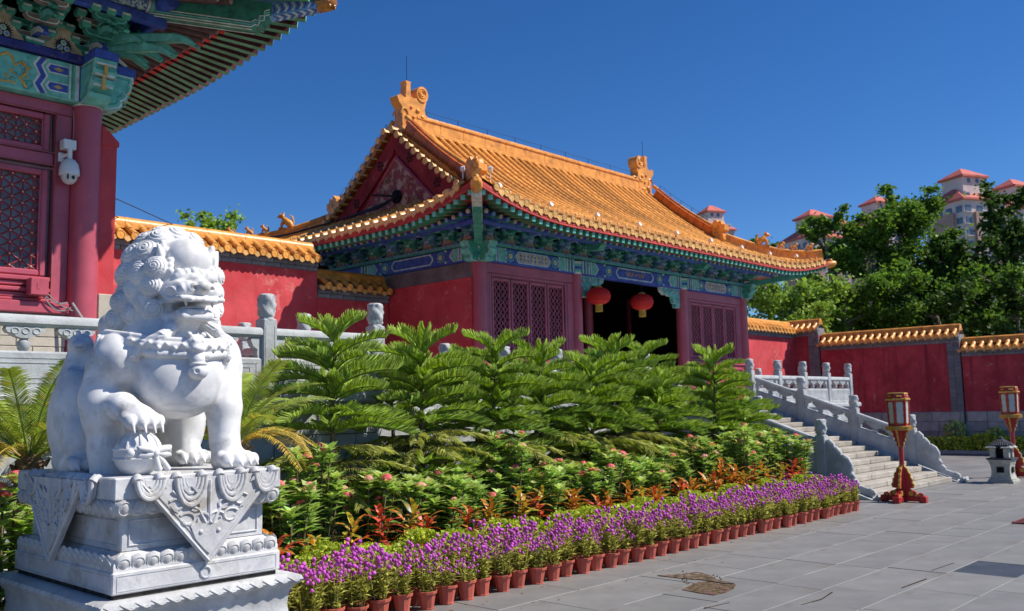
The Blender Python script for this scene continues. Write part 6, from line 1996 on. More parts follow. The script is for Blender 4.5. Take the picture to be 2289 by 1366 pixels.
# ================================================================ PLANTS
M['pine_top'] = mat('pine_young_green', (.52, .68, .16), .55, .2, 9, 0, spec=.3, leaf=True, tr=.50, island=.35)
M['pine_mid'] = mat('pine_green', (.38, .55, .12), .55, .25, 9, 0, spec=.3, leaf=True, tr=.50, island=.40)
M['pine_low'] = mat('pine_yellow_green', (.48, .52, .13), .6, .3, 9, 0, spec=.25, leaf=True, tr=.50, island=.40)
M['bark'] = mat('pine_bark', (.16, .11, .075), .9, .3, 12, .3, 40, .1)
M['cyc'] = mat('cycad_green', (.36, .48, .09), .45, .25, 6, 0, spec=.4, leaf=True, tr=.30, island=.35)
M['cyc_dry'] = mat('cycad_yellow', (.66, .47, .10), .55, .25, 6, 0, spec=.3, leaf=True, tr=.30, island=.35)
M['lf'] = mat('shrub_leaf', (.36, .56, .17), .38, .15, 9, 0, spec=.5, leaf=True, tr=.38, island=.45)
M['lf_new'] = mat('shrub_new_leaf', (.55, .68, .25), .4, .15, 9, 0, spec=.5, leaf=True, tr=.30, island=.35)
M['pink'] = mat('pink_petals', (.80, .17, .19), .6, .15, 20, 0, spec=.3, leaf=True, tr=.25, island=.35)
M['pink_pale'] = mat('pale_pink_petals', (.78, .36, .30), .6, .15, 20, 0, spec=.3, leaf=True, tr=.25, island=.25)
M['stem'] = mat('green_brown_stem', (.14, .11, .06), .8, .25, 12, .1, 30, .2)
M['crot_o'] = mat('croton_orange_leaf', (.78, .26, .04), .4, .35, 14, .05, 30, .5, rnd=.3, leaf=True, tr=.25, mott=((.14, .15, .025), 14, .52, .62))
M['crot_y'] = mat('croton_yellow_leaf', (.70, .52, .07), .4, .35, 14, .05, 30, .5, rnd=.3, leaf=True, tr=.25, mott=((.16, .17, .03), 12, .50, .6))
M['crot_r'] = mat('croton_red_leaf', (.70, .10, .05), .4, .35, 14, .05, 30, .5, rnd=.35, leaf=True, tr=.25, mott=((.10, .03, .03), 12, .54, .64))
M['crot_g'] = mat('croton_dark_leaf', (.16, .18, .045), .4, .35, 14, .05, 30, .5, rnd=.35, leaf=True, tr=.2, mott=((.35, .20, .03), 14, .56, .62))
M['lime'] = mat('lime_hedge_leaf', (.46, .56, .06), .5, .15, 5, 0, spec=.4, leaf=True, tr=.3, island=.45)
M['gom_lf'] = mat('globe_flower_leaf', (.50, .50, .12), .6, .2, 8, 0, spec=.3, leaf=True, tr=.3, island=.5)
M['gom'] = mat('purple_globe', (.56, .10, .52), .7, .2, 40, 0, spec=.2, island=.40)
M['pot'] = mat('terracotta_plastic', (.47, .105, .072), .6, .14, 6, .05, 25, .35, rnd=.14, stain=((.50, .22, .17), 5, .62))

def frames_tube(P, r, n=3):
    """numpy thin tubes: P (k, m, 3) polylines, r (k, m) radii -> verts, quads"""
    k, m, _ = P.shape
    T = np.gradient(P, axis=1); T /= np.linalg.norm(T, axis=2, keepdims=True)+1e-9
    ref = np.tile(np.array((.13, .21, .97)), (k, m, 1))
    A = np.cross(ref, T); A /= np.linalg.norm(A, axis=2, keepdims=True)+1e-9; B = np.cross(T, A)
    V = []
    for i in range(n):
        a = 2*PI*i/n; V.append(P+A*(math.cos(a)*r[..., None])+B*(math.sin(a)*r[..., None]))
    V = np.stack(V, 2)                      # k, m, n, 3
    idx = np.arange(k*m*n).reshape(k, m, n)
    q = np.stack([idx[:, :-1, :], np.roll(idx[:, :-1, :], -1, 2), np.roll(idx[:, 1:, :], -1, 2), idx[:, 1:, :]], -1).reshape(-1, 4)
    return V.reshape(-1, 3), q

def pine_branch(L_, bl, n, rise, droop, seed, mat_):
    """rope-like branchlets in two ranks along a curved axis (+X)"""
    rg = np.random.default_rng(seed)
    t = np.linspace(.10, 1.0, n)
    def axis(t): return np.stack([L_*t, 0*t, L_*(rise*t-(rise*.70+droop*.35)*t*t)], -1)
    Ps = []; Rs = []
    for sd in (-1, 1):
        p0 = axis(t)
        ln = bl*np.clip(np.sin(PI*(.20+.56*t))**.7, .1, 1)*rg.uniform(.80, 1.10, n)
        fw = .50+.30*t; d0 = np.stack([fw, sd*(.78-.20*t)+rg.normal(0, .05, n), .62-droop*1.3+rg.normal(0, .07, n)], -1)
        d0 /= np.linalg.norm(d0, axis=1, keepdims=True)
        d1 = d0+np.stack([.15+0*t, -sd*.25+0*t, .55-droop*1.9+rg.normal(0, .08, n)], -1); d1 /= np.linalg.norm(d1, axis=1, keepdims=True)
        pts = np.stack([p0, p0+d0*(ln*.45)[:, None], p0+d0*(ln*.45)[:, None]+(d0+d1)*(ln*.16)[:, None], p0+d0*(ln*.45)[:, None]+(d0+d1)*(ln*.16)[:, None]+d1*(ln*.28)[:, None]], 1)
        Ps.append(pts); rr = np.stack([0*t+.0050, 0*t+.0072, 0*t+.0066, 0*t+.003], 1); Rs.append(rr)
    # leading tuft
    V, F = frames_tube(np.concatenate(Ps), np.concatenate(Rs), 3)
    ta = np.linspace(0, 1.02, 8); V2, F2 = frames_tube(axis(ta)[None], np.linspace(.012, .006, 8)[None], 5)
    F = np.concatenate([F, F2+len(V)]); V = np.concatenate([V, V2])
    mi = np.zeros(len(F), int); mi[-len(F2):] = 1
    return np_mesh('pine_branch', V, F, [mat_, M['bark'] if droop > .25 else M['pine_mid']], mi, smooth=True)
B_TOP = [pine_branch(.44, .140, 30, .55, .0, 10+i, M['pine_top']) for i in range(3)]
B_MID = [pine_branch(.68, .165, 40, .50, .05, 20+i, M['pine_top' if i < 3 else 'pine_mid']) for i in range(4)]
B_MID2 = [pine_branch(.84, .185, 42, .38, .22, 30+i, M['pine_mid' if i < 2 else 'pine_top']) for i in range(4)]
B_LOW = [pine_branch(.92, .21, 34, .20, .62, 40+i, M['pine_low']) for i in range(4)]
def pine(x, y, h, rad, label, seed, low=True, rz=0):
    rs = random.Random(seed)
    t = thing('norfolk_pine', (x, y, 0), label, 'tree', 'row of young pines in front of the terraces', rz)
    lean = (rs.uniform(-.16, .16), rs.uniform(-.12, .12))
    ax = lambda z: Vector((lean[0]*z/h+.015*math.sin(z*3+seed), lean[1]*z/h, z))
    m = MB(); m.tube([ax((h-.40)*k/9) for k in range(10)], [.040*(1-.075*k)+.004 for k in range(10)], 8); 
    o = bpy.data.objects.new('trunk', m.mesh('pine_trunk', [M['bark']], 4)); COL.objects.link(o); o.parent = t
    z = h-.46; k = 0; a0 = rs.uniform(0, 6)
    while z > .70:
        f = (h-z)/h
        if f < .17: lib, n, pit, sc = B_TOP, 6, .40, 1.12
        elif f < .26: lib, n, pit, sc = B_MID, 7, .14, .90
        elif f < .40: lib, n, pit, sc = B_MID, 8, .04, 1.06
        elif f < .50: lib, n, pit, sc = B_MID2, 9, -.03, 1.02
        else: lib, n, pit, sc = (B_LOW if rs.random() < .5 else B_MID2), 8, .02, 1.0
        for j in range(n):
            a = a0+2*PI*j/n+rs.uniform(-.2, .2)
            s_ = sc*rad*rs.uniform(.82, 1.12)
            if f > .50 and rs.random() < .12: continue
            o = bpy.data.objects.new('branch', rs.choice(lib)); COL.objects.link(o); o.parent = t
            o.location = ax(z+rs.uniform(-.03, .03)); o.rotation_euler = (rs.uniform(-.25, .25), -pit+rs.uniform(-.12, .12), a); o.scale = (s_, s_, s_)
        a0 += .5; z -= (.155 if f < .13 else .155+.03*min(1, f*2))*(h/3.0)**.5; k += 1
    return t
pines = [(6.42, 8.95, 3.06, 1.0), (7.90, 9.0, 2.97, 1.0), (9.00, 9.0, 3.00, .98), (10.20, 9.0, 2.88, .95), (11.15, 8.95, 2.72, .9), (12.08, 9.0, 3.02, 1.0), (12.95, 8.9, 2.66, .9), (13.75, 9.6, 3.08, .9), (14.90, 9.0, 2.98, 1.0), (15.75, 8.75, 2.15, .85),
         (8.55, 10.4, 2.85, .95), (10.3, 10.5, 2.9, .95), (11.6, 10.5, 2.9, .95), (13.2, 10.6, 2.95, .95), (14.9, 10.4, 2.7, .95), (16.0, 9.6, 2.35, .8)]
order = ['tall young pine nearest the lion, its trunk bare below', 'second young pine from the lion in the front row', 'third young pine from the lion in the front row', 'fourth young pine from the lion, below the lattice window', 'short young pine below the gate left column',
         'tall young pine under the red lanterns', 'low young pine right of the lantern pines', 'young pine rising before the gate doorway at right', 'tall young pine before the right lattice window of the gate', 'low spreading pine beside the stair rail',
         'pine half hidden behind the second and third front pines', 'pine half hidden behind the fourth front pine', 'pine half hidden behind the pines below the doorway', 'pine half hidden at the back below the right doorway column', 'pine half hidden behind the tall right pine', 'small pine at the back next to the stair rail']
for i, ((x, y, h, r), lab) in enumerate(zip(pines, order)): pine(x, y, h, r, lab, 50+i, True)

# ---- cycads
def frond_mesh(L_, seed, dry, arch=1.0):
    rg = np.random.default_rng(seed); n = 62
    def ax(t): return np.stack([L_*(t*.92), 0*t, L_*(.62*t-.62*arch*t*t)], -1)
    t = np.linspace(.12, 1, n); p0 = ax(t); V = []; F = []; mi = []
    T = np.gradient(p0, axis=0); T /= np.linalg.norm(T, axis=1, keepdims=True)
    b = 0
    for sd in (-1, 1):
        for i in range(n):
            ln = .17*math.sin(PI*(.14+.80*t[i]))**.6*rg.uniform(.85, 1.1)
            d = T[i]*.55+np.array((0, sd*.85, .28+rg.normal(0, .06))); d /= np.linalg.norm(d)
            w = np.cross(d, np.array((0, 0, 1.0))); w /= np.linalg.norm(w); w = w*.0055
            e = p0[i]+d*ln+np.array((0, 0, -.25*ln)); mdl = p0[i]+d*ln*.55
            V += [p0[i]-w*.7, p0[i]+w*.7, mdl+w, mdl-w, e+w*.15, e-w*.15]; F += [(b, b+1, b+2, b+3), (b+3, b+2, b+4, b+5)]; b += 6
            mi += [1 if rg.random() < dry else 0]*2
    V2, F2 = frames_tube(ax(np.linspace(0, 1, 10))[None], np.linspace(.012, .004, 10)[None], 5)
    V = np.concatenate([np.array(V), V2]); F = np.concatenate([np.array(F), F2+b])
    return np_mesh('cycad_frond', V, F, [M['cyc'], M['cyc_dry']], mi+[1 if dry > .5 else 0]*len(F2), smooth=False)
FR = [frond_mesh(1.05, 1, .02), frond_mesh(1.0, 2, .12), frond_mesh(.9, 3, .75, 1.25), frond_mesh(1.1, 4, .05, .85)]
def cycad(x, y, z, label, seed, sc=1.0, n=26, only=None):
    rs = random.Random(seed)
    t = thing('cycad_palm', (x, y, 0), label, 'palm')
    m = MB(); m.lathe([(.13, 0), (.14, z*.5), (.12, z), (.05, z+.10)], 10)
    for k in range(40):
        a = k*2.4; zz = z*(k+1)/41
        m.tube([(.12*math.cos(a), .12*math.sin(a), zz), (.165*math.cos(a), .165*math.sin(a), zz+.05)], [.03, .012], 5)
    o = bpy.data.objects.new('trunk', m.mesh('cycad_trunk', [M['bark']], 1)); COL.objects.link(o); o.parent = t
    for k in range(n):
        a = k*2.399; ring = k/n
        o = bpy.data.objects.new('frond', FR[2] if ring > .62 and rs.random() < .7 else rs.choice((FR[0], FR[1], FR[3]))); COL.objects.link(o); o.parent = t
        pit = .85-ring*1.05
        o.location = (.05*math.cos(a), .05*math.sin(a), z+.06-ring*.05); o.rotation_euler = (rs.uniform(-.3, .3), -pit, a); s_ = sc*rs.uniform(.85, 1.1); o.scale = (s_, s_, s_)
cycad(4.34, 7.52, 1.50, 'cycad palm with yellowing fronds right of the marble lion', 5, .92)
cycad(3.05, 8.75, 1.42, 'cycad palm with long green fronds left of the marble lion', 9, 1.05)
cycad(1.75, 8.7, 1.35, 'cycad palm at the far left edge', 12, 1.0)

# ---- flowering shrubs
def leaf_quads(rg, c, d, up, ln, w, fold=.25):
    """one leaf as four quads' worth of verts: centre c, direction d"""
    d = d/np.linalg.norm(d); s_ = np.cross(d, up); s_ /= np.linalg.norm(s_)+1e-9; nrm = np.cross(s_, d)
    a = c; b = c+d*ln*.45; e = c+d*ln-nrm*ln*.14
    return [a, b+s_*w+nrm*w*fold, b, b-s_*w+nrm*w*fold, e]
def shrub_variant(seed, h, spread, nst):
    rg = np.random.default_rng(seed); V = []; F = []; mi = []; tips = []; st = MB()
    for k in range(nst):
        a = rg.uniform(0, 2*PI); top = np.array((spread*math.cos(a)*rg.uniform(.3, 1), spread*math.sin(a)*rg.uniform(.3, 1), h*rg.uniform(.62, 1.0)))
        base = np.array((top[0]*.25, top[1]*.25, 0.0)); mid = (base+top)/2+np.array((top[0]*.12, top[1]*.12, 0))
        st.tube([base, mid, top], [.014, .012, .009], 5)
        for zf in (.34, .48, .60, .72, .84, .94, 1.0):
            p = base*(1-zf)**2+2*mid*zf*(1-zf)+top*zf**2
            nl = 4 if zf < .9 else 9
            for j in range(nl):
                b = rg.uniform(0, 2*PI) if zf < .9 else 2*PI*j/nl+rg.uniform(-.2, .2)
                d = np.array((math.cos(b), math.sin(b), rg.uniform(.15, .75) if zf < .95 else rg.uniform(.3, 1.1)))
                ln = rg.uniform(.11, .17)*(1 if zf < .95 else .95); q = len(V)
                V += leaf_quads(rg, p+d*.008, d, np.array((0, 0, 1.0)), ln, ln*rg.uniform(.25, .33))
                F += [(q, q+1, q+2), (q, q+2, q+3), (q+2, q+1, q+4), (q+3, q+2, q+4)]; mi += [1 if zf > .95 and rg.random() < .6 else 0]*4
        tips.append(top)
    me = np_mesh('shrub_foliage', np.array(V), np.array(F), [M['lf'], M['lf_new']], mi)
    return me, st.mesh('shrub_stems', [M['stem']], 4), tips
def flower_cluster(seed, mt):
    rg = np.random.default_rng(seed); V = []; F = []
    for k in range(20):
        a = k*2.4; r = .050*math.sqrt(k/20); c = np.array((r*math.cos(a), r*math.sin(a), .040*math.cos(r/.052*1.2))); nrm = np.array((c[0], c[1], c[2]+.01)); nrm /= np.linalg.norm(nrm)
        s_ = np.cross(nrm, (0.3, .2, 1)); s_ /= np.linalg.norm(s_); u = np.cross(nrm, s_); w = .0175*rg.uniform(.8, 1.2)
        q = len(V)
        V += [c+s_*w, c+u*w, c-s_*w, c-u*w, c-nrm*.008]; F += [(q, q+1, q+2, q+3)]
    return np_mesh('flower_cluster', np.array(V), np.array(F), [mt])
SV = [shrub_variant(60+i, h, sp, ns) for i, (h, sp, ns) in enumerate(((1.06, .36, 24), (1.20, .33, 22), (.95, .38, 24), (1.34, .31, 20)))]
FC = [flower_cluster(i, M['pink'] if i < 2 else M['pink_pale']) for i in range(3)]
def shrub(x, y, v, rz, sc, label, nf, seed):
    rs = random.Random(seed)
    t = thing('flowering_shrub', (x, y, .03), label, 'shrub', 'pink flowering shrubs behind the crotons', rz)
    me, st, tips = SV[v]
    for nm, d in (('foliage', me), ('stems', st)):
        o = bpy.data.objects.new(nm, d); COL.objects.link(o); o.parent = t; o.scale = (sc,)*3
        if nm == 'foliage': tag(o, kind='stuff')
    rs.shuffle(tl := list(tips))
    for p in tl[:nf]:
        o = bpy.data.objects.new('flower_cluster', rs.choice(FC)); COL.objects.link(o); o.parent = t
        o.location = (p[0]*sc, p[1]*sc, (p[2]+.05)*sc); o.rotation_euler = (rs.uniform(-.4, .4), rs.uniform(-.4, .4), rs.uniform(0, 6)); q = rs.uniform(.9, 1.45); o.scale = (q, q, q)
ORD = ['first', 'second', 'third', 'fourth', 'fifth', 'sixth', 'seventh', 'eighth', 'ninth', 'tenth', 'eleventh', 'twelfth', 'thirteenth', 'fourteenth', 'fifteenth', 'sixteenth', 'seventeenth', 'eighteenth', 'nineteenth', 'twentieth']
def nth(i):
    T_ = ['', '', 'twenty', 'thirty', 'forty', 'fifty', 'sixty']
    if i < 20: return ORD[i]
    n = i+1; a, b = divmod(n, 10)
    assert a < 7
    return (T_[a][:-1]+'ieth') if b == 0 else T_[a]+'-'+ORD[b-1]
rs = random.Random(33)
sx = 4.35; i = 0
while sx < 16.2:
    hgt = rs.uniform(.85, 1.08)
    shrub(sx, 8.15+rs.uniform(-.16, .18)+(.12 if i % 2 else 0), rs.randrange(4), rs.uniform(0, 6), hgt, '%s pink-flowered leafy shrub from the lion, behind the orange crotons' % nth(i), rs.choice((4, 6, 8, 9)), 700+i)
    sx += rs.uniform(.42, .52); i += 1
shrub(2.05, 7.75, 0, 1.0, 1.15, 'pink-flowered shrub at the left edge beside the lion pedestal', 7, 900)
shrub(2.62, 8.05, 1, 2.0, 1.05, 'pink-flowered shrub behind the left rear corner of the pedestal', 5, 901)
shrub(1.55, 7.35, 3, 4.0, 1.0, 'pink-flowered shrub cut off by the left edge', 6, 902)
shrub(4.05, 7.75, 3, 3.1, 1.02, 'tall pink-flowered shrub touching the right side of the pedestal', 7, 903)

# ---- crotons
def cr_leaf(name, mt, L_=.235):
    V = []; F = []; n = 6
    for j in range(n+1):
        t = j/n; w = .032*math.sin(PI*min(1, (.06+t*.94)))**.7*(1-.2*t); x = L_*t; z = L_*(.42*t-.55*t*t)
        V += [(x, -w, z+.25*w), (x, 0, z), (x, w, z+.25*w)]
    F = [(3*j+k, 3*j+k+1, 3*j+k+4, 3*j+k+3) for j in range(n) for k in (0, 1)]
    return np_mesh(name, np.array(V), np.array(F), [mt], smooth=True)
CL = {k: cr_leaf('croton_leaf_'+k, M['crot_'+k]) for k in 'oyrg'}
def croton(x, y, h, kind, label, seed):
    rs = random.Random(seed)
    t = thing('croton_plant', (x, y, .03), label, 'croton', 'colourful crotons behind the lime hedge')
    m = MB(); m.tube([(0, 0, 0), (.01, .01, h*.6), (0, 0, h)], [.012, .010, .006], 6)
    o = bpy.data.objects.new('stem', m.mesh('croton_stem', [M['stem']], 4)); COL.objects.link(o); o.parent = t
    n = 34
    for k in range(n):
        f = k/n; a = k*2.4+rs.uniform(-.2, .2)
        key = rs.choice(kind if f > .3 else 'gg'+kind)
        o = bpy.data.objects.new('leaf', CL[key]); COL.objects.link(o); o.parent = t
        o.location = (rs.gauss(0, .03), rs.gauss(0, .03), h*(.30+.62*f)); o.rotation_euler = (rs.uniform(-.3, .3), -(-.15+1.05*f*f)+rs.uniform(-.2, .2), a); s_ = rs.uniform(.8, 1.3)*(1.1-.25*f); o.scale = (s_, s_, s_)
rs = random.Random(14)
kinds = ['yo', 'ro', 'oy', 'yyo', 'rr', 'oyg', 'or', 'ro', 'yog', 'o', 'oy', 'ry', 'oo', 'yo', 'or', 'oor', 'o', 'oy', 'or', 'oo', 'or', 'oo', 'oy', 'or', 'o', 'oo']
words = {'yo': 'yellow and orange', 'ro': 'red and orange', 'oy': 'orange and yellow', 'yyo': 'mostly yellow', 'rr': 'deep red', 'oyg': 'orange and dark green', 'or': 'orange and red', 'yog': 'yellow-green', 'o': 'orange', 'ry': 'red and yellow', 'oo': 'bright orange', 'oor': 'orange-red'}
cx_ = 4.45; i = 0
while cx_ < 15.7 and i < 40:
    kd = kinds[i % 26]
    croton(cx_, 7.68+rs.uniform(-.12, .16), rs.uniform(.52, .78) if cx_ < 13 else rs.uniform(.62, .88), kd, '%s croton from the lion behind the lime hedge, %s leaves' % (nth(i), words[kd]), 300+i)
    cx_ += rs.choice((.20, .28, .34, .42, .5)); i += 1

# ---- lime clipped hedge
def leaf_cloud(rg, P, size, nrm_up=.6, asp=.45):
    """random leaf quads at points P"""
    n = len(P)
    d = rg.normal(size=(n, 3)); d[:, 2] = np.abs(d[:, 2])*.6+.1; d /= np.linalg.norm(d, axis=1, keepdims=True)
    u = rg.normal(size=(n, 3)); u[:, 2] += nrm_up; s_ = np.cross(d, u); s_ /= np.linalg.norm(s_, axis=1, keepdims=True)+1e-9
    L_ = (size*rg.uniform(.7, 1.3, n))[:, None]
    a = P-d*L_*.5; b = P+s_*L_*asp; c = P+d*L_*.5; e = P-s_*L_*asp
    V = np.stack([a, b, c, e], 1).reshape(-1, 3)
    return V, np.arange(4*n).reshape(n, 4)
rg = np.random.default_rng(5)
n = 20000
hx = rg.uniform(4.0, 15.9, n); q = rg.uniform(0, 1, n)
bump = .05*np.sin(hx*5.1)+.04*np.sin(hx*11+1)
hy = rg.uniform(7.20, 7.48, n); hz = .52+bump*.9-.35*((hy-7.34)/.22)**4*.3-np.abs(rg.normal(0, .07, n))
front = q < .30
hy[front] = 7.12+rg.normal(0, .02, front.sum()); hz[front] = rg.uniform(.12, .47, front.sum())
V, F = leaf_cloud(rg, np.stack([hx, hy, hz], 1), .038)
hd = bpy.data.objects.new('low_hedge', np_mesh('low_hedge', V, F, [M['lime']])); COL.objects.link(hd)
tag(hd, 'low clipped lime-green hedge behind the purple potted flowers', 'hedge')
m = MB(); m.bbox(4.0, 15.9, 7.2, 7.5, .03, .38, .05); o = m.build('hedge_twigs', [M['stem']], hd)

# ---- potted globe flowers
def pot_mesh():
    m = MB(); n = 10
    def rg_(r, z): return [(r*math.cos(2*PI*(k+.5)/n), r*math.sin(2*PI*(k+.5)/n), z) for k in range(n)]
    prof_ = [(.060, 0), (.062, .012), (.058, .014), (.078, .128), (.090, .130), (.092, .150), (.086, .152), (.080, .140), (.078, .135)]
    vs = [p for r, z in prof_ for p in rg_(r, z)]
    m.add(vs, [(i*n+k, i*n+(k+1) % n, (i+1)*n+(k+1) % n, (i+1)*n+k) for i in range(len(prof_)-1) for k in range(n)])
    m.add(rg_(.060, 0), [tuple(range(n))[::-1]])
    return m.mesh('pot', [M['pot']])
pot_me = pot_mesh()
PSC = 1.14
m = MB(); m.lathe([(.079, .130), (.04, .137), (.0, .138)], 10, cap=False); soil_me = m.mesh('pot_soil', [M['soil']])
def gom_variant(seed):
    rg = np.random.default_rng(seed); st = MB(); V = []; F = []; bl = MB(); b = 0
    for k in range(17):
        a = rg.uniform(0, 2*PI); rr = rg.uniform(.01, .06); top = np.array((rr*3.1*math.cos(a)*rg.uniform(.5, 1), rr*3.1*math.sin(a)*rg.uniform(.5, 1), rg.uniform(.33, .49)))
        base = np.array((rr*math.cos(a), rr*math.sin(a), .13)); mid = (base+top)/2+rg.normal(0, .012, 3)
        st.tube([base, mid, top], [.003, .0028, .002], 3, cap=False)
        for zf in (.12, .25, .38, .50, .62, .74):
            p = base*(1-zf)+top*zf+rg.normal(0, .006, 3)
            for s_ in (0, PI):
                an = rg.uniform(0, 2*PI)+s_; d = np.array((math.cos(an), math.sin(an), rg.uniform(.1, .9)))
                ln = rg.uniform(.045, .085); q = len(V)
                V += leaf_quads(rg, p, d, np.array((0, 0, 1.0)), ln, ln*.17, .2); F += [(q, q+1, q+2), (q, q+2, q+3), (q+2, q+1, q+4), (q+3, q+2, q+4)]
        if rg.random() < .86: bl.ell(top, (.0145*rg.uniform(.8, 1.15),)*2+(.0155,), 6, 4)
        if rg.random() < .55:
            p2 = mid*.35+top*.65+np.array((rg.normal(0, .03), rg.normal(0, .03), .02)); bl.ell(p2, (.0125, .0125, .014), 6, 4); st.tube([mid*.6+top*.4, p2], .002, 3, cap=False)
        if rg.random() < .30:
            p2 = mid*.6+top*.4+np.array((rg.normal(0, .04), rg.normal(0, .04), .03)); bl.ell(p2, (.0125, .0125, .014), 6, 4)
    me = np_mesh('globe_flower_foliage', np.array(V), np.array(F), [M['gom_lf']])
    return me, st.mesh('globe_flower_stems', [M['gom_lf']]), bl.mesh('globe_flower_blooms', [M['gom']], 4)
GV = [gom_variant(80+i) for i in range(5)]
rs = random.Random(6)
def potted(x, y, label, group):
    t = thing('potted_globe_flower', (x, y, 0), label, 'potted flower', group, rs.uniform(0, 6)); t.scale = (PSC,)*3
    f, s_, b = rs.choice(GV); q = rs.uniform(.74, 1.16)
    o = bpy.data.objects.new('pot', pot_me); COL.objects.link(o); o.parent = t; o.rotation_euler = (rs.gauss(0, .03), rs.gauss(0, .03), 0); w_ = rs.uniform(.94, 1.05); o.scale = (w_, w_, rs.uniform(.94, 1.06))
    o2 = bpy.data.objects.new('soil', soil_me); COL.objects.link(o2); o2.parent = o
    for nm, d in (('foliage', f), ('stems', s_), ('blooms', b)):
        o = bpy.data.objects.new(nm, d); COL.objects.link(o); o.parent = t; o.scale = (q*1.05, q*1.05, q)
        tag(o, kind='stuff')
# fallen petals and leaves on the paving beside the pots
rl = np.random.default_rng(77); nl_ = 90
lp = np.stack([rl.uniform(4.6, 15.0, nl_), 6.38-np.abs(rl.normal(0, .35, nl_)), np.full(nl_, .008)], 1)
Vl, Fl = leaf_cloud(rl, lp, .035); Vl[:, 2] = .006+np.abs(Vl[:, 2]-.008)*.35
ol = bpy.data.objects.new('fallen_leaves', np_mesh('fallen_leaves', Vl, Fl, [mat('dry_leaf', (.22, .13, .06), .8, .3, 20, 0, island=.4)])); COL.objects.link(ol); tag(ol, kind='stuff')
px_ = 4.20; i = 0
while px_ < 15.2:
    potted(px_, 6.53+rs.uniform(-.03, .03), '%s terracotta pot of purple globe flowers in the front row, counted from the lion' % nth(i), 'front row of potted purple flowers')
    px_ += .246+rs.uniform(-.014, .022); i += 1
for row, yy in ((1, 6.75), (2, 6.96)):
    px_ = 4.1+.1*(row % 2); i = 0
    while px_ < 15.25:
        potted(px_, yy+rs.uniform(-.03, .03), '%s purple globe flower plant from the lion in the %s row, behind the front pots' % (nth(i), ('second', 'third')[row-1]), 'potted purple flowers behind the front row'); i += 1
        px_ += .215+rs.uniform(-.01, .02)
for j in range(8):
    potted(15.36+.02*math.sin(j)-.012*j, 6.66+.19*j, 'purple globe flower pot %s from the corner along the right end of the bed' % nth(j), 'potted flowers along the right end of the bed')
for j in range(6):
    potted(15.15-.01*j, 7.15+.2*j, '%s purple globe flower plant from the front in the inner row at the right end' % nth(j), 'potted purple flowers behind the right end row')
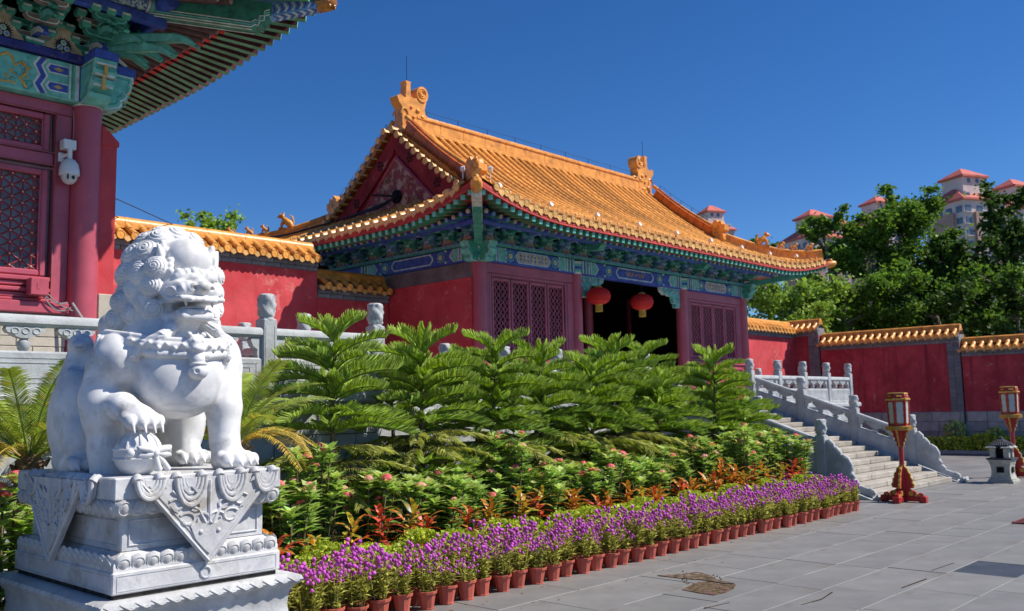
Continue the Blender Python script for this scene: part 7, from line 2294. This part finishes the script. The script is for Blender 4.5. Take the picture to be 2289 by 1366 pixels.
# ================================================================ LAMPS, LANTERN, HEDGE
M['lamp_red'] = mat('lamp_red_paint', (.40, .020, .022), .4, .12, 8, .05, 30, .5)
M['lamp_gold'] = mat('lamp_gold_paint', (.58, .33, .06), .45, .2, 12, .1, 40, .5)
M['lamp_glass'] = mat('frosted_lamp_pane', (.62, .70, .72), .35, .06, 4, .0, spec=.5, leaf=True, tr=.3)
def palace_lamp(x, y, sc, label):
    t = thing('palace_lamp', (x, y, 0), label, 'lamp', 'red standing palace lamps')
    t.scale = (sc, sc, sc)
    def part(name, m, mats, sm=None, parent=t):
        o = bpy.data.objects.new(name, m.mesh(name, mats, sm)); COL.objects.link(o); o.parent = parent; return o
    RG = [M['lamp_red'], M['lamp_gold']]
    # crossed foot beams with scroll brackets
    for k in range(4):
        a = k*PI/2; Rm = Matrix.Rotation(a, 4, 'Z')
        m = MB(); m.bbox(.04, .40, -.05, .05, .02, .10, .01, 0); m.bbox(.29, .42, -.065, .065, 0, .12, .012, 0)
        m.ext([(.04, -.03, .10), (.37, -.03, .10), (.36, -.03, .16), (.30, -.03, .18), (.26, -.03, .15), (.22, -.03, .20), (.16, -.03, .22), (.10, -.03, .26), (.04, -.03, .26)], (0, .06, 0), 0)
        for cx, cz, r in ((.15, .165, .047), (.24, .135, .028), (.305, .13, .026)):
            for yy in (-.034, .034): m.tube([(cx, yy-.006, cz), (cx, yy+.006, cz)], r, 14, 1)
        q = MB().join(m, Rm); part('foot', q, RG)
        # tall leaf bracket
        m = MB(); pr = [(.035, .24), (.20, .26), (.215, .33), (.185, .36), (.19, .42), (.155, .46), (.155, .52), (.115, .56), (.10, .62), (.06, .65), (.035, .70)]
        m.ext([(a_, -.020, b) for a_, b in pr], (0, .04, 0), 1)
        m.ext([(.035+(a_-.035)*.84, -.024, .27+(b-.27)*.92) for a_, b in pr], (0, .048, 0), 0)
        part('leaf_bracket', MB().join(m, Rm), RG)
        m = MB(); pr = [(.03, 1.02), (.055, 1.02), (.075, 1.07), (.06, 1.10), (.105, 1.13), (.10, 1.17), (.135, 1.22), (.125, 1.27), (.165, 1.30), (.17, 1.335), (.03, 1.335)]
        m.ext([(a_, -.016, b) for a_, b in pr], (0, .032, 0), 1); m.ext([(.03+(a_-.03)*.80, -.020, 1.05+(b-1.05)*.96) for a_, b in pr], (0, .04, 0), 0)
        part('upper_bracket', MB().join(m, Rm), RG)
    m = MB(); m.lathe([(.046, .08), (.046, 1.35)], 8, a0=PI/8); part('pole', m, RG)
    m = MB(); m.lathe([(.16, 1.325), (.235, 1.335), (.235, 1.40), (.20, 1.41)], 6, mi=1)
    for k in range(6):
        for j in range(9):
            a0, a1 = k*PI/3, (k+1)*PI/3; f = (j+.5)/9
            p = Vector((math.cos(a0), math.sin(a0), 0)).lerp(Vector((math.cos(a1), math.sin(a1), 0)), f)*.238
            m.tube([(p.x, p.y, 1.328), (p.x, p.y, 1.405)], .010, 5, 1)
    part('gold_tray', m, RG)
    # hexagonal lantern box
    rb, rt, z0, z1 = .175, .195, 1.41, 1.90
    for k in range(6):
        a0, a1 = k*PI/3, (k+1)*PI/3
        m = MB(); m.tube([(rb*math.cos(a0), rb*math.sin(a0), z0), (rt*math.cos(a0), rt*math.sin(a0), z1)], .019, 6); part('lantern_post', m, [M['lamp_red']])
        P = lambda f, z, o=0.0: (Vector((math.cos(a0), math.sin(a0), 0)).lerp(Vector((math.cos(a1), math.sin(a1), 0)), f)*((rb+(rt-rb)*(z-z0)/(z1-z0))*.985+o)+Vector((0, 0, z)))
        m = MB()
        edge = [(.22, 1.46), (.16, 1.50), (.16, 1.56), (.20, 1.60), (.16, 1.66), (.20, 1.72), (.16, 1.78), (.18, 1.83), (.26, 1.86), (.74, 1.86), (.82, 1.83), (.84, 1.78), (.80, 1.72), (.84, 1.66), (.80, 1.60), (.84, 1.56), (.84, 1.50), (.78, 1.46)]
        m.add([P(f, z, .004) for f, z in edge], [tuple(range(len(edge)))])
        part('pane', m, [M['lamp_glass']])
        m = MB(); m.add([P(0.03, z0, 0), P(.97, z0, 0), P(.97, z1, 0), P(.03, z1, 0)], [(0, 1, 2, 3)]); m.tube([P(f, z, .006) for f, z in edge+edge[:1]], .006, 4, 1)
        part('pane_frame', m, RG)
    m = MB(); m.lathe([(.215, 1.89), (.225, 1.90), (.225, 1.925), (.205, 1.93)], 6, mi=1); m.lathe([(.20, 1.93), (.205, 1.94), (.185, 2.0), (.18, 2.005)], 6, mi=0); m.lathe([(.19, 2.005), (.185, 2.03), (.12, 2.035)], 6, mi=1)
    for k in range(6):
        a = (k+.5)*PI/3; c = Vector((math.cos(a)*.172, math.sin(a)*.172, 1.968)); s_ = Vector((-math.sin(a), math.cos(a), 0))
        m.tube([c-s_*.05, c+s_*.05], .014, 6, 1)
    part('lantern_crown', m, RG)
palace_lamp(16.95, 6.40, .955, 'red and gold standing palace lamp in front of the stairs')
palace_lamp(23.45, 6.30, 1.02, 'red and gold standing palace lamp at the right edge behind the stone lantern')

sl = thing('stone_lantern', (21.9, 6.12, 0), 'small grey stone pagoda lantern beside the foot of the stairs', 'stone lantern')
cm = mat('grey_cast_stone', (.40, .41, .37), .8, .2, 6, .2, 40, .2, stain=((.2, .2, .19), 4, .6)); ck = mat('dark_lantern_roof', (.05, .055, .075), .7, .3, 8, .15, 40, .3)
def SQ(prof_, n=4):
    m = MB(); m.lathe(prof_, n, a0=PI/4); return m
def addp(name, m, mt, sm=None):
    o = bpy.data.objects.new(name, m.mesh(name, [mt], sm)); COL.objects.link(o); o.parent = sl; return o
addp('base', SQ([(.36, 0), (.36, .05), (.33, .06), (.33, .09)]), cm)
addp('body', SQ([(.30, .09), (.27, .16), (.255, .25), (.27, .36), (.31, .46), (.34, .49)]), cm)
m = MB()
for k in range(4):
    Rm = Matrix.Rotation(k*PI/2, 4, 'Z'); q = MB(); q.box(-.07, .07, -.205, -.175, .22, .34); m.join(q, Rm)
addp('window', m, M['dark'])
addp('tray', SQ([(.34, .49), (.36, .50), (.36, .525), (.30, .53)]), ck)
for k in range(4):
    a = PI/4+k*PI/2
    m = MB(); m.bbox(.19*math.cos(a)-.055+.0, .19*math.cos(a)+.055, .19*math.sin(a)-.055, .19*math.sin(a)+.055, .53, .74, .01)
    addp('corner_pillar', m, cm)
    m = MB(); c = (.21*math.cos(a), .21*math.sin(a)); m.lathe([(.15, .74), (.15, .755), (.06, .80), (.03, .83)], 4, (c[0], c[1], 0), a0=PI/4); addp('corner_roof', m, cm)
addp('chamber', SQ([(.15, .53), (.15, .76)]), M['dark'])
m = MB(); m.lathe([(.30, .775), (.30, .79), (.17, .86), (.07, .92), (.05, .96), (.0, .99)], 4, a0=PI/4, cap=False)
for k in range(4):
    for j in range(-4, 5):
        Rm = Matrix.Rotation(k*PI/2, 4, 'Z'); q = MB(); q.tube([(j*.045, -.21, .80), (j*.026, -.12, .862), (j*.012, -.06, .915)], .013, 5); m.join(q, Rm)
addp('roof', m, ck)

# clipped hedge and young shrubs at the foot of the right wall
rg = np.random.default_rng(9)
n = 9000; P = np.stack([rg.uniform(32.7, 33.75, n), rg.uniform(4.0, 16.3, n), np.zeros(n)], 1)
P[:, 2] = .56+.06*np.sin(P[:, 1]*2.1)+.04*np.sin(P[:, 1]*5.3)-np.abs(rg.normal(0, .08, n))
fr = rg.uniform(size=n) < .45; P[fr, 0] = 32.65+rg.normal(0, .05, fr.sum()); P[fr, 2] = rg.uniform(.08, .56, fr.sum())
V, F = leaf_cloud(rg, P, .10)
hd = bpy.data.objects.new('clipped_hedge', np_mesh('clipped_hedge', V, F, [M['lime']])); COL.objects.link(hd)
tag(hd, 'low clipped hedge at the foot of the shaded red wall', 'hedge')
m = MB(); m.bbox(32.75, 33.7, 4.0, 16.3, .0, .40, .1); m.build('hedge_twigs', [M['stem']], hd)
m = MB(); m.bbox(32.45, 32.58, 3.5, 16.4, 0, .12, .01); m.solo('bed_kerb', [M['block']], (32.5, 10, 0), 'grey kerb stone edging the hedge by the red wall', 'kerb')
for i, (y, h, lab) in enumerate(((10.9, 1.05, 'small pale green bush rising behind the hedge, nearer the stair scroll'), (9.6, .82, 'smaller pale green bush behind the hedge left of the far lamp'))):
    t = thing('young_bush', (33.9, y, 0), lab, 'bush')
    k = 420; d = rg.normal(size=(k, 3)); d /= np.linalg.norm(d, axis=1, keepdims=True)
    P = d*(rg.uniform(.3, 1, k)**.5)[:, None]*np.array((.30, .36, .34))*h+np.array((0, 0, h*.72))
    V, F = leaf_cloud(rg, P, .10); o = bpy.data.objects.new('foliage', np_mesh('bush_foliage', V, F, [M['lf_new']])); COL.objects.link(o); o.parent = t; tag(o, kind='stuff')
    m = MB(); m.tube([(0, 0, 0), (.02, 0, h*.5), (0, 0, h*.8)], [.02, .015, .006], 6); o = bpy.data.objects.new('stem', m.mesh('bush_stem', [M['stem']])); COL.objects.link(o); o.parent = t

# ================================================================ TREES BEYOND THE WALLS
M['tree_lf'] = mat('broad_leaf', (.14, .265, .05), .4, .2, 3, 0, spec=.08, leaf=True, tr=.40, island=.50)
M['tree_lf2'] = mat('pale_broad_leaf', (.30, .46, .09), .6, .2, 3, 0, spec=.1, leaf=True, tr=.32, island=.40)
M['tree_dk'] = mat('dark_broad_leaf', (.07, .14, .035), .4, .2, 3, 0, spec=.08, leaf=True, tr=.35, island=.50)
M['tbark'] = mat('pale_tree_bark', (.22, .19, .16), .9, .25, 3, .3, 10, .1)
def tree(x, y, h, rad, label, seed, mt, nl=7, zb=.30, dens=1.0, leaf=.24, squash=1.0):
    rs = random.Random(seed); rg = np.random.default_rng(seed)
    t = thing('broadleaf_tree', (x, y, 0), label, 'tree', 'trees beyond the red walls')
    m = MB(); tr_ = [(0, 0, 0), (.1*rs.uniform(-1, 1), .1*rs.uniform(-1, 1), h*.25), (.25*rs.uniform(-1, 1), .25*rs.uniform(-1, 1), h*.55), (.35*rs.uniform(-1, 1), .35*rs.uniform(-1, 1), h*.86)]
    m.tube(tr_, [.26, .21, .15, .06], 9)
    pts = []
    for k in range(nl):
        f = zb+(.95-zb)*(k+.5)/nl; a = k*2.4+rs.uniform(-.4, .4)
        b = Vector(tr_[1]).lerp(Vector(tr_[3]), max(0, (f-.25)/.61)) if f < .86 else Vector(tr_[3])
        R_ = rad*(.55+.6*math.sin(PI*min(1, (f-zb)/(1-zb)*.85+.12)))*rs.uniform(.7, 1.1)
        e = b+Vector((math.cos(a)*R_, math.sin(a)*R_, h*rs.uniform(.04, .16)))
        md = b.lerp(e, .5)+Vector((0, 0, -.05*h*rs.uniform(0, 1)))
        m.tube([b, md, e], [.10, .07, .03], 7)
        for q in (.45, .62, .80, 1.0):
            pts.append((b.lerp(md, q*2) if q < .5 else md.lerp(e, q*2-1), rad*rs.uniform(.20, .33)))
        for j in range(2):
            e2 = md+Vector((rs.uniform(-1, 1), rs.uniform(-1, 1), rs.uniform(.2, 1)))*rad*.5; m.tube([md, e2], [.05, .02], 5); pts.append((e2, rad*rs.uniform(.20, .31)))
    pts.append((Vector(tr_[3])+Vector((0, 0, h*.06)), rad*.34)); pts.append((Vector(tr_[3])+Vector((.3, .2, h*.01)), rad*.36))
    o = bpy.data.objects.new('trunk', m.mesh('tree_trunk', [M['tbark']], 4)); COL.objects.link(o); o.parent = t
    P = []
    for c, r in pts:
        k = int(250*dens*(r/.9)**1.5)+25
        d = rg.normal(size=(k, 3)); d /= np.linalg.norm(d, axis=1, keepdims=True)
        an = np.array((rs.uniform(.7, 1.4), rs.uniform(.7, 1.4), rs.uniform(.55, 1.0)*squash)); P.append(np.array(c)+d*(np.abs(rg.normal(0, .62, k))+.12)[:, None]*r*an)
    V, F = leaf_cloud(rg, np.concatenate(P), leaf, .9, .34)
    o = bpy.data.objects.new('crown', np_mesh('tree_crown', V, F, [mt])); COL.objects.link(o); o.parent = t
    return t
def on_ray(px, py, dep):
    v = _f+_r2*((px-1144.5)/2055.02)-_u2*((py-683)/2055.02)
    return Vector((0, 0, 1.8))+v*dep
for px, py, dep, rad, mt, nl, zb, dens, lf_, lab in (
    (1760, 622, 41, 2.2, 'tree_lf2', 12, .28, 1.8, .19, 'round pale green tree just behind the wall right of the gate hall'),
    (1852, 452, 47, 1.2, 'tree_lf', 12, .25, 1.5, .22, 'slender tree rising beside the right roof corner'),
    (1950, 455, 47, 2.1, 'tree_lf', 15, .22, 1.8, .22, 'broad green tree below the red roof, next to the slender tree'),
    (2030, 425, 48, 2.05, 'tree_lf', 16, .22, 1.8, .22, 'tallest dense green tree left of the big tower'),
    (2125, 520, 46, 1.8, 'tree_dk', 13, .2, 1.8, .22, 'dark green tree in front of the big tower'),
    (2225, 405, 48, 1.3, 'tree_dk', 12, .25, 1.3, .22, 'sparse tree with a leaning dark top in front of the right tower'),
    (2285, 480, 46, 1.9, 'tree_dk', 13, .2, 1.7, .22, 'tall dark tree cut off by the right edge'),
    (1905, 610, 43, 1.8, 'tree_lf', 8, .22, 1.5, .20, 'bushy tree below the slender tree, behind the corner of the walls'),
    (2000, 600, 42, 1.7, 'tree_lf', 11, .2, 1.5, .20, 'leafy tree with pale sprays behind the long wall section'),
    (2095, 630, 41, 1.8, 'tree_dk', 8, .2, 1.5, .20, 'dark low tree behind the end of the long wall section'),
    (2195, 600, 42, 2.0, 'tree_lf', 8, .2, 1.4, .20, 'mid-height leafy tree below the leaning tree'),
    (2270, 620, 41, 2.2, 'tree_dk', 8, .15, 1.6, .20, 'very dark low tree behind the wall at the right edge'),
    (485, 462, 46, 1.25, 'tree_lf2', 7, .60, 1.4, .22, 'lone treetop showing over the wall left of the gate roof'),
    (1702, 518, 50, .8, 'tree_lf', 6, .65, 1.2, .22, 'small treetop peeping over the right roof corner')):
    q = on_ray(px, py, dep)
    tree(q.x, q.y, (q.z-rad*.30)/.97, rad, lab, int(px), M[mt], nl, zb, dens, lf_)

# ================================================================ FAR TOWERS
M['tw'] = mat('tower_render', (.64, .55, .54), .8, .1, .3, .05, 4, .2)
M['tw2'] = mat('tower_brick_tone', (.44, .30, .26), .8, .12, .3, .05, 4, .2)
M['troof'] = mat('red_roof_tiles', (.56, .15, .12), .7, .15, .6, .1, 6, .2)
M['twin'] = mat('tower_window_glass', (.10, .15, .20), .15, .2, 1, 0, spec=.6)
def tower(cx, cy, w, d, ztop, label, seed, rot, shoulder=6.0):
    rs = random.Random(seed)
    t = thing('apartment_tower', (cx, cy, 0), label, 'tower', 'far apartment towers with red roofs', rot)
    def part(name, m, mt): o = bpy.data.objects.new(name, m.mesh(name, [mt])); COL.objects.link(o); o.parent = t; return o
    ze = ztop-shoulder-4
    m = MB(); m.box(-w/2, w/2, -d/2, d/2, 0, ze); part('wall', m, M['tw'])
    for sx in (-1, 1):
        m = MB(); m.box(sx*w*.5-1.0, sx*w*.5+1.0, -d*.28, d*.28, 0, ze-3); part('bay_column', m, M['tw2'])
        m = MB(); m.box(sx*w*.22-.9, sx*w*.22+.9, -d/2-.8, -d/2+.1, 0, ze-3); part('bay_column', m, M['tw2'])
    # windows by storey, near the top where the picture shows them
    gw = MB(); gw.box(-.9, .9, -.12, .12, -.8, .8); gme = gw.mesh('tower_window', [M['twin']])
    sl_ = MB(); sl_.box(-1.3, 1.3, -.5, .1, -.15, .0); bme = sl_.mesh('tower_balcony', [M['tw']])
    n = 0; z = ze-2.2
    while z > max(10, ze-44):
        for i, xx in enumerate(np.linspace(-w*.40, w*.40, 4)):
            o = bpy.data.objects.new('window', gme); COL.objects.link(o); o.parent = t; o.location = (xx, -d/2-.02, z)
            o = bpy.data.objects.new('balcony', bme); COL.objects.link(o); o.parent = t; o.location = (xx, -d/2, z-.9)
        for i, yy in enumerate(np.linspace(-d*.38, d*.38, 4)):
            o = bpy.data.objects.new('window', gme); COL.objects.link(o); o.parent = t; o.location = (-w/2-.02, yy, z); o.rotation_euler = (0, 0, PI/2)
        z -= 3.0
    def hiproof(x0, x1, y0, y1, z0, z1, k=.28):
        m = MB(); o_ = .7; xa, xb, ya, yb = x0-o_, x1+o_, y0-o_, y1+o_; mx, my = (x1-x0)*k, (y1-y0)*.5
        m.add([(xa, ya, z0), (xb, ya, z0), (xb, yb, z0), (xa, yb, z0), (x0+mx, (y0+y1)/2, z1), (x1-mx, (y0+y1)/2, z1)], [(0, 1, 5, 4), (1, 2, 5), (2, 3, 4, 5), (3, 0, 4), (3, 2, 1, 0)])
        m.box(xa, xb, ya, yb, z0-.5, z0-.01); return m
    r = hiproof(-w/2, w/2, -d/2, d/2, ze+.5, ze+shoulder*.75); part('roof', r, M['troof'])
    m = MB(); m.box(-w*.24, w*.30, -d*.25, d*.3, ze, ztop-2.6); part('penthouse', m, M['tw'])
    for xx in (-w*.1, w*.1):
        o = bpy.data.objects.new('window', gme); COL.objects.link(o); o.parent = t; o.location = (xx, -d*.25-.05, ztop-4.0); o.scale = (.5, 1, .7)
    part('upper_roof', hiproof(-w*.24, w*.30, -d*.25, d*.3, ztop-2.6, ztop, .4), M['troof'])
    for xx in (-w*.3, w*.36):
        m = MB(); m.box(xx-.8, xx+.8, -d*.42, -d*.2, ze+.6, ze+2.6); part('dormer', m, M['tw']); m = MB(); m.box(xx-.5, xx+.5, -d*.42-.1, -d*.42, ze+1.0, ze+2.2); part('window', m, M['twin'])
    return t
for px, py, dep, w, lab, sd, rot in ((1588, 459, 330, 12, 'smallest far tower with a red roof showing over the gate roof slope', 1, .35), (1815, 468, 280, 14, 'far tower with red hip roof behind the right roof corner', 2, .35), (1960, 438, 300, 14, 'far tower of which mainly the red roof shows above the trees', 3, .35), (2150, 377, 240, 14, 'big apartment tower with red stepped roof above the right-hand trees', 4, .35), (2262, 400, 255, 14, 'apartment tower partly behind the leaning tree at the right edge', 5, .35), (1880, 490, 340, 12, 'pink roofed far tower half hidden by the slender treetop', 6, .35)):
    p = on_ray(px, py, dep); tower(p.x, p.y, w, w*.9, p.z, lab, sd, -YAW+rot)

# ================================================================ SMALL THINGS ON THE GATE ROOF
for i in range(9):
    x = 12.9+1.6*i
    p = pf(x, .40, .10)
    t = thing('roof_floodlight', p, '%s small white floodlight along the front eave of the gate roof from its left corner' % nth(i), 'floodlight', 'floodlights on the gate roof')
    m = MB(); m.tube([(0, 0, 0), (0, 0, .07)], .012, 6); o = bpy.data.objects.new('bracket', m.mesh('light_bracket', [M['black_m']])); COL.objects.link(o); o.parent = t
    m = MB(); m.lathe([(.02, -.06), (.045, -.04), (.055, .05), (.05, .055), (.0, .045)], 12); q = MB().join(m, Matrix.Translation((0, -.02, .10)) @ Matrix.Rotation(PI/2-.3, 4, 'X')); o = bpy.data.objects.new('lamp_head', q.mesh('lamp_head', [M['white_pl']], .8)); COL.objects.link(o); o.parent = t
for i, p in enumerate(((12.05, 12.55, 6.42), (12.45, 12.2, 6.42))):
    m = MB(); m.lathe([(.02, -.05), (.05, -.035), (.062, .035), (.045, .04), (.0, .02)], 14); q = MB().join(m, Matrix.Translation(p) @ Matrix.Rotation(PI/2, 4, 'X') @ Matrix.Rotation(.7, 4, 'Y'))
    q.tube([p, (p[0], p[1], p[2]-.2)], .012, 6)
    q.solo('corner_spotlight', [M['white_pl']], p, ('left' if i == 0 else 'right')+' round white spotlight at the near corner of the gate roof', 'spotlight', smooth=.8)
# lightning-protection wire on short posts along the ridge and slope
m = MB()
tops = []
for i in range(9):
    x = GXL+1.0+(GXR-GXL-2.0)*i/8; m.tube([(x, GYM, RZ+.5), (x, GYM, RZ+.66)], .008, 5); tops.append(Vector((x, GYM, RZ+.66)))
tops = [Vector((GXL+.25, GYM, RZ+1.30))]+tops+[Vector((GXR-.25, GYM, RZ+1.30))]
for a, b in zip(tops, tops[1:]): m.tube([a, a.lerp(b, .5)-Vector((0, 0, .02)), b], .005, 4)
for gx in (GXL+.1, GXR-.1):
    prev = None
    for k in range(6):
        u = 2.5+(HALF-.5-2.5)*k/5; p = pf(19, u, .45); q = Vector((gx, p.y if gx > 20 else 2*GYM-p.y, p.z)); m.tube([q, q+Vector((0, 0, .16))], .008, 5); q = q+Vector((0, 0, .16))
        if prev is not None: m.tube([prev, q], .005, 4)
        prev = q
m.tube([(GXL+.35, GYM, RZ+1.2), (GXL+.35, GYM, RZ+1.95)], .008, 5); m.tube([(GXR-.3, GYM, RZ+1.2), (GXR-.3, GYM, RZ+1.8)], .008, 5)
m.solo('lightning_wire', [M['black_m']], (GXL, GYM, RZ), 'thin lightning wire on short posts along the gate roof ridge', 'wire')
# cables drooping from the gable vent, and from the near hall to the wall
m = MB()
for k in range(4):
    m.tube([(GXL-.05, GYM-.05+.02*k, 6.95), (GXL-.25, GYM+.25, 6.72+.02*k), (GXL-.6, GYM+.9+.1*k, 6.55), (GXL-1.2, GYM+2.2+.2*k, 6.30), (GX0+.4, GYM+3.6, 6.12+.03*k)], .022, 5)
m.tube([(GXL-.1, GYM-.1, 6.95), (GXL-.5, GYM+.3, 6.98)], .03, 6)
m.solo('cable_bundle', [M['black_m']], (GXL-.3, GYM, 6.7), 'black cables coming out of the gable vent over the side roof', 'cable')
m = MB()
for z, dx in ((5.95, 2.6), (5.72, 1.5), (5.66, 1.3)):
    m.tube([(4.95, 15.0, z), (5.6+dx*.3, 15.8, z-.25), (5.9+dx, 17.0, 5.5)], .009, 5)
m.solo('overhead_cable', [M['black_m']], (5.2, 15.2, 5.8), 'thin cables sloping from the near hall down to the wall cap', 'cable')
bpy.context.view_layer.update()
